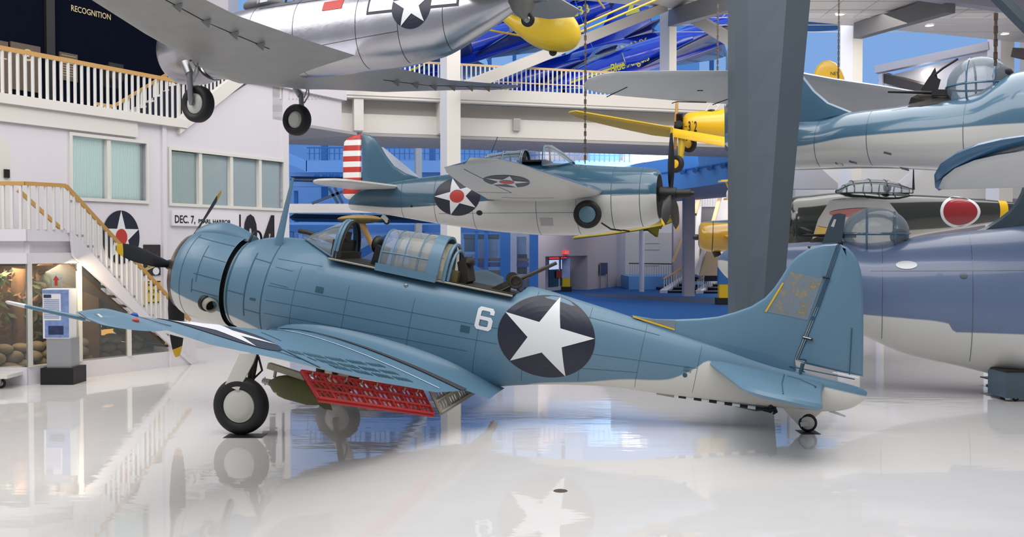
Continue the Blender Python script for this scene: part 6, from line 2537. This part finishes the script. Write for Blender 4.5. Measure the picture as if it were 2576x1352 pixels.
wheel(YT, yf.at(1734, 363, .9), (-.55, -.8, 0), .26, .16, 'rubber', 'trainer_yellow', .5)
mb = MB(); mb.ell(yf.at(1790, 282, 0), .16, .2, .08, 12); mb.build('cockpit', 'black', YT)
mb = MB()
for a, b in (((1776, 280), (1792, 254)), ((1800, 278), (1812, 262)), ((1792, 254), (1806, 268))): mb.tube([yf.at(*a, -.2), yf.at(*b, -.2)], .02, 6)
mb.build('windscreen_frame', 'white_rail', YT)

# ---- ochre engine nose with blue top, left of the big column
nf = Frame(P(1757, 596, 25), 10, 2)
NP_ = empty('floatplane', mw=nf.mw)
tag(NP_, 'ochre yellow engine cowl with blue top stripe and dark propeller hub', 'airplane')
two_tone('ochre_paint', (36, 84, 112), (170, 132, 30), 0.2, coat=0.7, soft=0.012, noise=0.08)
nb_ = body_px(nf, [(1757, 570, 616, .24), (1760, 562, 624, .32), (1770, 558, 630, .38), (1790, 556, 634, .41), (1820, 554, 634, .42), (1850, 552, 632, .42), (1900, 550, 625, .4)])
z_ = nf.at(1790, 562, -.2).z
nb_.loft(MB(), 30, 40, dem=lambda x, p: z_ + .02).build('engine_cowl', 'ochre_paint', NP_, smooth=45, att=True)
mb = MB(); mb.lathe([(0, .02), (.03, .07), (.12, .08), (.2, .05)], nf.at(1742, 597, 0), (1, 0, 0), 16); mb.build('propeller_hub', 'navy_paint', NP_, smooth=50)
mb = MB(); nb_.hoop(mb, nf.at(1792, 595, 0).x, pi - 1.5, pi + 1.5, .02); mb.build('panel_seam', 'black', NP_, fix=False)
mb = MB(); mb.prism([nf.at(*q, -.4) for q in ((1822, 594), (1840, 588), (1900, 586), (1900, 600), (1838, 602))], (0, -.9, 0)); mb.build('wing_root', 'yellow', NP_)
mb = MB(); mb.tube([nf.at(1800, 630, 0), nf.at(1806, 645, 0)], .10, 10); mb.build('air_scoop', 'dark_metal', NP_)

# ---- small pieces of aircraft deep in the hall
o = empty('light_plane', P(1600, 570, 44)); tag(o, 'yellow wing and float of a light plane, seen below the nose of the blue fighter', 'airplane')
inv = o.matrix_world.inverted()
hitY, nY = tri_plane(P(1490, 592, 46), P(1700, 553, 43), P(1640, 580, 42))
slab(MB(), [inv @ hitY(px, py) for px, py in ((1440, 600), (1560, 572), (1660, 548), (1690, 546), (1702, 553), (1664, 568), (1600, 580), (1530, 590))], nY, .08).build('wing', 'trainer_yellow', o, smooth=35)
mb = MB(); slab(mb, [inv @ P(px, py, 44.5) for px, py in ((1618, 572), (1660, 560), (1668, 566), (1664, 576), (1640, 580), (1618, 582))], Vector((0, 1, 0)), .25); mb.build('fuselage', 'trainer_shade', o, smooth=35)

o = empty('light_plane', P(870, 500, 36)); tag(o, 'blue lit high wing plane with yellow belly, behind the striped rudder', 'airplane')
inv = o.matrix_world.inverted()
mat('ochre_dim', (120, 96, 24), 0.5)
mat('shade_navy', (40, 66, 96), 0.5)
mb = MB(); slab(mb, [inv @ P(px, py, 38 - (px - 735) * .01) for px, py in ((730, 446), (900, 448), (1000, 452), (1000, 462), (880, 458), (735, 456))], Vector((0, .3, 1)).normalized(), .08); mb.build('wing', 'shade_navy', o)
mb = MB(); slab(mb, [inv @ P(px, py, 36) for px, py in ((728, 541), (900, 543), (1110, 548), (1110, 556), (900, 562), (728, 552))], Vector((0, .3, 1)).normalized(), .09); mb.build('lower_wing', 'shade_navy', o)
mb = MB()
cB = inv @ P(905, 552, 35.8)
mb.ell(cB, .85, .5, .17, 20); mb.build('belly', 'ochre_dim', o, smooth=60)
mb = MB(); mb.tube([inv @ P(908, 560, 35.8), inv @ P(950, 645, 35.8)], [.14, .07], 10); mb.build('float_strut', 'oak_rail', o, smooth=50)
mb = MB()
for a, b in (((828, 474), (850, 512)), ((842, 472), (862, 512)), ((785, 512), (862, 482))): mb.bar(inv @ P(*a, 38), inv @ P(*b, 38), .10, .10)
mb.build('wing_brace', 'shade_navy', o)

o = empty('yellow_fin', P(2085, 200, 34)); tag(o, 'rounded yellow tail fin with small black markings, standing up right of the big column', 'tail fin')
inv = o.matrix_world.inverted()
pl_ = [(inv @ P(px, py, 34)) for px, py in ((2043, 215), (2046, 188), (2056, 166), (2070, 154), (2086, 151), (2102, 158), (2116, 174), (2124, 196), (2127, 215))]
pillow(MB(), [(p.x, p.z) for p in pl_], .08, .05, .2, lambda u, v, h: Vector((u, h, v))).build('fin', 'trainer_yellow', o, smooth=40)
mb = MB(); wrap(mb, place2(text2('NEY', .12, .30), (inv @ P(2098, 186, 34)).x, (inv @ P(2098, 186, 34)).z), lambda x, z: Vector((x, -.09, z)), 1)
mb.build('marking', 'letter_black', o, fix=False)

o = empty('biplane', P(1842, 480, 33)); tag(o, 'small piece of a yellow biplane with a gleaming white disc', 'airplane')
inv = o.matrix_world.inverted()
mb = MB(); mb.ell(inv @ P(1834, 490, 33), .10, .06, .19, 16); mb.build('propeller_disc_hub', 'star_white', o, smooth=60)
mb = MB(); mb.bar(inv @ P(1810, 456, 33), inv @ P(1900, 450, 33), .5, .05); mb.build('upper_wing', 'trainer_yellow', o)
mb = MB(); mb.bar(inv @ P(1824, 501, 33), inv @ P(1900, 499, 33), .5, .06); mb.build('lower_wing', 'trainer_yellow', o)
mb = MB(); mb.tube([inv @ P(1826, 458, 33), inv @ P(1834, 478, 33)], .025, 6); mb.tube([inv @ P(1848, 452, 33), inv @ P(1838, 480, 33)], .025, 6); mb.build('wing_strut', 'trainer_yellow', o)
# ================================================================== lower stairs, glass case and things on the left
WL = 0.0
cor = G(68, 970)
sB = lambda px, py=622, off=0.0: WB.s_of(px, py, off)
zB = lambda px, py, off=0.0: WB.at(px, py, off).z
s68, s165, s199, s323, s430, s470 = sB(68), sB(165), sB(199), sB(323), sB(428), sB(472)
ZS, ZT, ZL = .33, 2.24, 2.88
mb = MB()
WB.box(mb, s68, s430 + .1, 0.0, ZS, -.25, 0)
mb.box((-16, cor.y, 0), (cor.x, cor.y + .25, ZS))
WB.box(mb, s430 - .05, sB(486), 0, .75, -.5, .06)
struct(mb, 'baseboard_left', 'white_wall')
mb = MB()
for s_ in (s68 + .04, s199, s323):
    zt_ = ZT if s_ < s199 + .02 else max(ZS, ZT - (s_ - s199) * .93)
    WB.box(mb, s_ - .035, s_ + .035, ZS, zt_, -.06, .03)
struct(mb, 'window_frame', 'window_frame')
mb = MB()
pg = [(s68, ZS), (s430, ZS), (s199, ZT), (s68, ZT)]
mb.prism([WB.pt(t, z, -.02) for t, z in pg], WB.n * -.01)
mb.box((-16, cor.y + .02, ZS), (cor.x, cor.y + .03, ZT))
struct(mb, 'window_5', 'case_glass')
mb = MB()      # header and landing edge
WB.box(mb, s68, s165 + .25, ZT, ZT + .20, -.4, .0)
WB.box(mb, s68, s165 + .18, ZT + .20, ZT + .42, -.4, -.10)
WB.box(mb, s68, s165 + .12, ZT + .42, ZL, -1.3, .02)
mb.box((-16, cor.y, ZT), (cor.x + .02, cor.y + .4, ZT + .2))
mb.box((-16, cor.y + .1, ZT + .2), (cor.x + .02, cor.y + .4, ZT + .42))
mb.box((-16, cor.y - .02, ZT + .42), (cor.x + .02, cor.y + 1.5, ZL))
struct(mb, 'trim_20', 'white_wall')
# diagonal stringer and treads
st2 = empty('staircase', WB.pt(s430, 0, -.5))
tag(st2, 'white staircase with oak handrail coming down in front of the glass case', 'stairs')
inv = st2.matrix_world.inverted()
slope = (0.0 - ZL) / (s470 - (s165 + .1))
for off, nm in ((.03, 'stringer'), (-1.25, 'stringer')):
    m = MB()
    a0, a1 = s165 + .05, s470
    up = [(a0, ZL), (a1, ZL + slope * (a1 - a0) + .12)]
    m.prism([WB.pt(up[0][0], up[0][1], off), WB.pt(up[1][0], up[1][1], off), WB.pt(up[1][0], max(0, up[1][1] - .46), off), WB.pt(a0 + .05, ZL - .50, off)], WB.n * .07)
    W2L(m, inv).build(nm, 'white_wall', st2)
for i in range(14):
    m = MB()
    t0 = s165 + .1 + (s470 - s165 - .1) * i / 14
    z1 = ZL * (1 - (i + 1) / 14) + .12
    WB.box(m, t0, t0 + .3, z1 - .05, z1, -1.2, .0)
    W2L(m, inv).build('tread', 'warm_grey', st2)
rz = .84
railing('stair_railing', 'white railing with oak handrail along the landing and down the lower stairs',
        [Vector((-14, cor.y, ZL + rz)), Vector((cor.x, cor.y, ZL + rz)), WB.pt(s165 - .02, ZL + rz, .05), WB.pt(s470, .12 + rz, .05)], rz, .155, 'oak_rail', bw=.045)
railing('stair_railing', 'far side oak handrail of the lower stairs, seen between the white balusters', [WB.pt(sB(45, 475, -1.15), zB(45, 478, -1.15), -1.15), WB.pt(sB(158, 575, -1.15), zB(158, 580, -1.15), -1.15), WB.pt(sB(158, 575, -1.15) + 1.2, zB(158, 580, -1.15) - 1.1, -1.15)], .7, .2, 'oak_rail', bw=.04)
# scenery behind the glass
mb = MB()
WB.box(mb, -6, s199 - .5, 0.02, 2.2, -2.6, -2.5)
mb.box((-18, cor.y + 1.7, 0.02), (cor.x + .6, cor.y + 1.8, 2.2))
struct(mb, 'wall_back', 'bark')
mb = MB()
WB.box(mb, -8, s165, 2.2, 2.24, -2.6, -.4)
struct(mb, 'ceiling', 'bark')
mb = MB()
mb.prism([WB.pt(s165 - .05, ZL - .56, -.02), WB.pt(s470, .02, -.02), WB.pt(s470, .02, -1.32), WB.pt(s165 - .05, ZL - .56, -1.32)], (0, 0, .03))
mb.prism([WB.pt(s199 - .5, .02, -1.34), WB.pt(s470, .02, -1.34), WB.pt(s199 - .2, 1.7, -1.34), WB.pt(s199 - .5, 1.9, -1.34)], WB.n * -.03)
struct(mb, 'wall_back', 'bark')
lmp = area('case_lamp', WB.pt(s199 - .7, 2.15, -.35), WB.pt(s199 + .2, .3, -.8), 2.5, .3, 60, (1.0, .82, .55))
stw = empty('fieldstone_bank', WB.pt((s68 + s430) / 2, .05, -.6))
tag(stw, 'low wall of brown field stones behind the glass of the case', 'stones')
inv = stw.matrix_world.inverted()
m = MB(); m.ell((0, 0, 0), .19, .16, .12, 12)
f_ = None
rnd = random.Random(3)
for row in range(4):
    for k in range(13):
        p = inv @ WB.pt(s68 - 1.2 + k * .33 + (row % 2) * .16, .12 + row * .17, -.55 - .05 * row)
        if f_ is None:
            f_ = c = m.build('stone', 'stone', stw, smooth=60)
        else:
            c = f_.copy(); COL.objects.link(c)
        c.location = p
        c.scale = (rnd.uniform(.8, 1.25), rnd.uniform(.8, 1.2), rnd.uniform(.7, 1.1))
        c.rotation_euler = (rnd.uniform(-.2, .2), rnd.uniform(-.2, .2), rnd.uniform(-.6, 1.2))
trk = empty('tree_trunk', WB.pt(s68 + .35, .05, -.9)); tag(trk, 'brown tree trunk just right of the corner post inside the glass case', 'tree')
m = MB(); m.tube([(0, 0, 0), (.03, 0, .8), (-.03, .05, 1.5), (.05, 0, 2.1)], [.16, .13, .12, .14], 12); m.build('trunk', 'bark', trk, smooth=50)
mb = MB()
for k in range(900):
    t = rnd.uniform(s68 - 1.5, s430 - .6)
    zz_ = rnd.uniform(.75, 2.1)
    if zz_ > ZL - .62 - (t - s165) * (ZL - .5) / (s470 - s165): continue
    p = WB.pt(t, zz_, rnd.uniform(-1.25, -.75))
    a = Vector((rnd.uniform(-1, 1), rnd.uniform(-.5, .5), rnd.uniform(-1, 1))).normalized() * rnd.uniform(.05, .14)
    b = a.orthogonal().normalized() * rnd.uniform(.02, .05)
    mb.add([p - a, p + b, p + a, p - b], [(0, 1, 2, 3)], 0 if rnd.random() < .6 else 1)
fo_ = mb.build('undergrowth', ['fern', 'bark'], fix=False)
tag(fo_, 'dense brown and green jungle leaves filling the glass case', 'leaves', kind='stuff')
for px, py, sz, d in ((213, 832, .16, 'left small amber lit crate behind the glass, above the stone wall'), (228, 805, .12, 'small amber lit bundle behind the glass, above the amber crate'), (262, 838, .15, 'right small amber lit crate behind the glass, above the stone wall'), (172, 690, .07, 'little glowing lantern high up inside the glass case')):
    p = WB.at(px, py, -1.0)
    o = empty('camp_crate', p); tag(o, d, 'crate')
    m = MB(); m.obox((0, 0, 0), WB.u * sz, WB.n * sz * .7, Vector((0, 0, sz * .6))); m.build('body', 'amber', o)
    m = MB(); m.obox((0, 0, sz * .62), WB.u * sz * 1.05, WB.n * sz * .75, Vector((0, 0, sz * .06))); m.build('lid', 'bark', o)
    if py > 700:
        m = MB(); m.obox((0, 0, (-p.z + .05) / 2 - sz * .3), WB.u * sz * .5, WB.n * sz * .4, Vector((0, 0, (p.z - .05) / 2 - sz * .3))); m.build('pedestal', 'bark', o)
    else:
        m = MB(); m.cyl((0, 0, sz * .6), (0, 0, 2.2 - p.z), .008, None, 6); m.build('hanging_wire', 'black', o)
# cream panel at the left edge
o = empty('cream_panel', WB.pt(sB(14, 560, -.9), ZL, -.9)); tag(o, 'cream coloured panel with rounded corner standing behind the landing railing at the left edge', 'panel')
inv = o.matrix_world.inverted()
pp = [WB.at(x, y, -.9) for x, y in ((-60, 345), (4, 345), (18, 350), (25, 362), (28, 385), (29, 480), (30, 574), (-60, 574))]
m = MB(); m.prism([inv @ p for p in pp], WB.n * -.12); m.build('panel', 'window_frame', o)
m = MB(); m.obox(inv @ WB.at(17, 437, -.88), WB.u * .05, WB.n * .02, Vector((0, 0, .08))); m.build('latch', 'dark_metal', o)

# roundel, posters and date sign on the white wall
def wall_disc(name, label, px, py, rx, ry):
    c = WA.at(px, py, .02)
    o = empty(name, c); tag(o, label, 'sign')
    R = ry * c.y / F
    rot = on_plane((0, 0, 0), WA.u, Vector((0, 0, 1)))
    Rx = (WA.s_of(px + rx) - WA.s_of(px - rx)) / 2
    for nm, sh, m, off in (('disc', disc2(Rx, R), 'navy_paint', .0), ('star', star2(Rx, R), 'star_white', .006), ('centre', disc2(Rx * .31, R * .31), 'roundel_red', .012)):
        mbx = MB(); wrap(mbx, sh, lambda x, z: rot(x, z) + WA.n * off)
        mbx.build(nm, m, o, fix=False)


wall_disc('wall_roundel', 'round navy sign with white star and red centre behind the handrail', 305, 597, 47, 67)
mat('sepia', (46, 44, 42), .5, noise=.6, nscale=9)
r = plaque('poster', 'dark framed picture poster with gold banner, above the yellow notice', 'poster', 360, 616, 402, 693, 'sepia', .03, WA)
on_panel(r, place2(rect2(r[2] * .75, r[3] * .12), 0, 0, .35), 'gold_letter', 'banner', .03, -r[3] * .12, .034)
on_panel(r, place2(rect2(r[2] * .6, r[3] * .10), 0, 0, .35), 'gold_letter', 'banner', -.08, -r[3] * .24, .034)
on_panel(r, disc2(r[2] * .2, r[3] * .12), 'paper_white', 'pale_figure', .1, -r[3] * .36, .034)
r = plaque('notice', 'yellow notice with black letters below the dark poster', 'sign', 363, 708, 402, 762, 'yellow', .03, WA)
for row, s_ in enumerate(('P AT', 'WATER', 'ER')):
    on_panel(r, text2(s_, r[3] * .15, r[2] * (.8 if row < 2 else .3), bold=.03), 'letter_black', 'lettering', 0, r[3] * (.3 - .27 * row), .034)
for dz in (-.49, .49):
    on_panel(r, rect2(r[2], r[3] * .05), 'letter_black', 'edge_band', 0, r[3] * dz * .95, .034)
r = plaque('date_sign', 'white sign board reading DEC. 7, PEARL HARBOR above the cowl', 'sign', 428, 530, 596, 572, 'paper_white', .08, WA)
cx_ = r[1] @ WA.at(466, 553, .085)
du = cx_.dot(WA.u)
on_panel(r, text2('DEC. 7,', .185, (WA.at(492, 553) - WA.at(441, 553)).length, bold=.02), 'letter_black', 'lettering', du, cx_.z + .01, .086)
cx_ = r[1] @ WA.at(541, 556, .085)
on_panel(r, text2('PEARL HARBOR', .10, (WA.at(581, 553) - WA.at(500, 553)).length, bold=.03), 'letter_black', 'lettering', cx_.dot(WA.u), cx_.z - .02, .086)
a, b = WA.at(588, 545, .02), WA.at(723, 552, .02)
o = empty('date_numerals', (a + b) / 2); tag(o, 'huge black numerals 1941 on the white wall, half hidden by the engine cowl', 'sign')
rot = on_plane((0, 0, 0), WA.u, Vector((0, 0, 1)))
hN = 1.15
wtot = (b - a).length
for k, ch in enumerate('1941'):
    mbx = MB()
    wch = (.16, .42, .44, .16)[k]
    cxk = (-wtot / 2 + .14, -wtot / 2 + .62, -wtot / 2 + 1.36, wtot / 2 - .12)[k]
    wrap(mbx, text2(ch, hN, wtot * (.10, .24, .28, .10)[k], bold=.06), lambda x, z: rot(x + (-.425, -.20, .14, .43)[k] * wtot, z - hN / 2))
    mbx.build('numeral', 'letter_black', o, fix=False)

# info stands
def stand(label, base, x0, x1, y_top, yb, cols, arrow=False, slant=False):
    g0 = G(*base)
    Y = g0.y
    o = empty('info_stand', g0); tag(o, label, 'information stand')
    sc = Y / F
    wB = (x1[0] - x0[0]) * sc
    zz = lambda y: (base[1] - y) * sc
    xx = lambda px: (px - base[0]) * sc
    m = MB(); m.box((xx(x0[0]), -.05, 0), (xx(x1[0]), wB * .8, zz(yb[0]))); m.build('base', 'black', o)
    m = MB(); m.box((xx(x0[1]), .03, zz(yb[0])), (xx(x1[1]), wB * .6, zz(yb[1]))); m.build('pillar', cols[0], o)
    m = MB()
    if slant:
        m.prism([(xx(x0[2]), .02, zz(yb[1])), (xx(x1[2]), .02, zz(yb[1])), (xx(x1[2]), .02, zz(y_top) - .25), (xx(x0[2]), .02, zz(y_top))], (0, wB * .5, 0))
    else:
        m.box((xx(x0[2]), .02, zz(yb[1])), (xx(x1[2]), wB * .5, zz(y_top)))
    pn = m.build('poster_panel', cols[1], o)
    return o, xx, zz, pn


o, xx, zz, pn = stand('tall info stand with blue poster and red arrow, left of the lower stairs', (147, 968), (105, 116, 108), (188, 178, 175), 727, (926, 852), ('brushed', 'paper_white'))
def pan(nm, x0, y0, x1, y1, m, yy=.018):
    mbx = MB(); mbx.quad((xx(x0), yy, zz(y1)), (xx(x1), yy, zz(y1)), (xx(x1), yy, zz(y0)), (xx(x0), yy, zz(y0))); return mbx.build(nm, m, pn, fix=False)
pan('poster_photo', 113, 806, 174, 850, 'photo_blue')
pan('poster_photo', 122, 820, 160, 842, 'photo_dark', .014)
pan('poster_stripe', 154, 729, 174, 806, 'photo_blue')
pan('poster_heading', 109, 729, 172, 738, 'photo_blue', .014)
pan('poster_heading', 111, 741, 130, 749, 'photo_dark', .012)
for k in range(11): pan('text_line', 111, 753 + k * 4.6, 150, 754.6 + k * 4.6, 'photo_blue', .013)
m = MB()
m.box((xx(131), .05, zz(727)), (xx(155), .07, zz(698)))
m.ell(((xx(131) + xx(155)) / 2, .06, zz(698)), (xx(155) - xx(131)) / 2, .01, .06, 16)
ap = m.build('clear_sign', 'pane', o)
m = MB()
ax_ = (xx(141), zz(705))
w_ = .035
m.prism([(ax_[0] + x, .045, ax_[1] + z) for x, z in ((-.028, -.10), (.028, -.10), (.028, 0), (.06, 0), (0, .09), (-.06, 0), (-.028, 0))], (0, -.004, 0))
m.build('red_arrow', 'roundel_red', ap)
stand('info stand with yellow pillar in front of the far glass doors', (1425, 735), (1412, 1415, 1414), (1438, 1434, 1434), 650, (722, 700), ('yellow', 'poster_pale'))
stand('info stand with yellow pillar and slanted blue panel beside the right flight of steps', (1821, 768), (1804, 1810, 1808), (1838, 1833, 1832), 667, (750, 716), ('yellow', 'steel_blue'), slant=True)

# flat cart at the left edge
g = G(10, 975)
o = empty('flat_cart', g); tag(o, 'low pale platform cart on black castors cut by the left edge of the photo', 'cart')
sc = g.y / F
m = MB(); m.box((-1.4, -.3, 27 * sc), (30 * sc, .5, 36 * sc)); m.build('platform', 'window_frame', o)
for x, y in ((0, -.1), (-1.2, -.1), (0, .4), (-1.2, .4)):
    wheel(o, (x, y, 12 * sc), (0, -1, 0), 12 * sc, .05, 'rubber', 'steel', .6, 'castor')
    m = MB(); m.box((x - .03, y - .05, 12 * sc), (x + .03, y + .05, 28 * sc)); m.build('castor_fork', 'steel', o)
# drain in the floor
g = G(1410, 1236)
m = MB(); m.lathe([(0, 0), (0, .075), (.003, .07), (.003, 0)], (g.x, g.y, .001), (0, 0, 1), 24)
tag(m.build('floor_drain', 'bronze', smooth=30), 'small round metal drain cover in the floor in the foreground', 'drain')
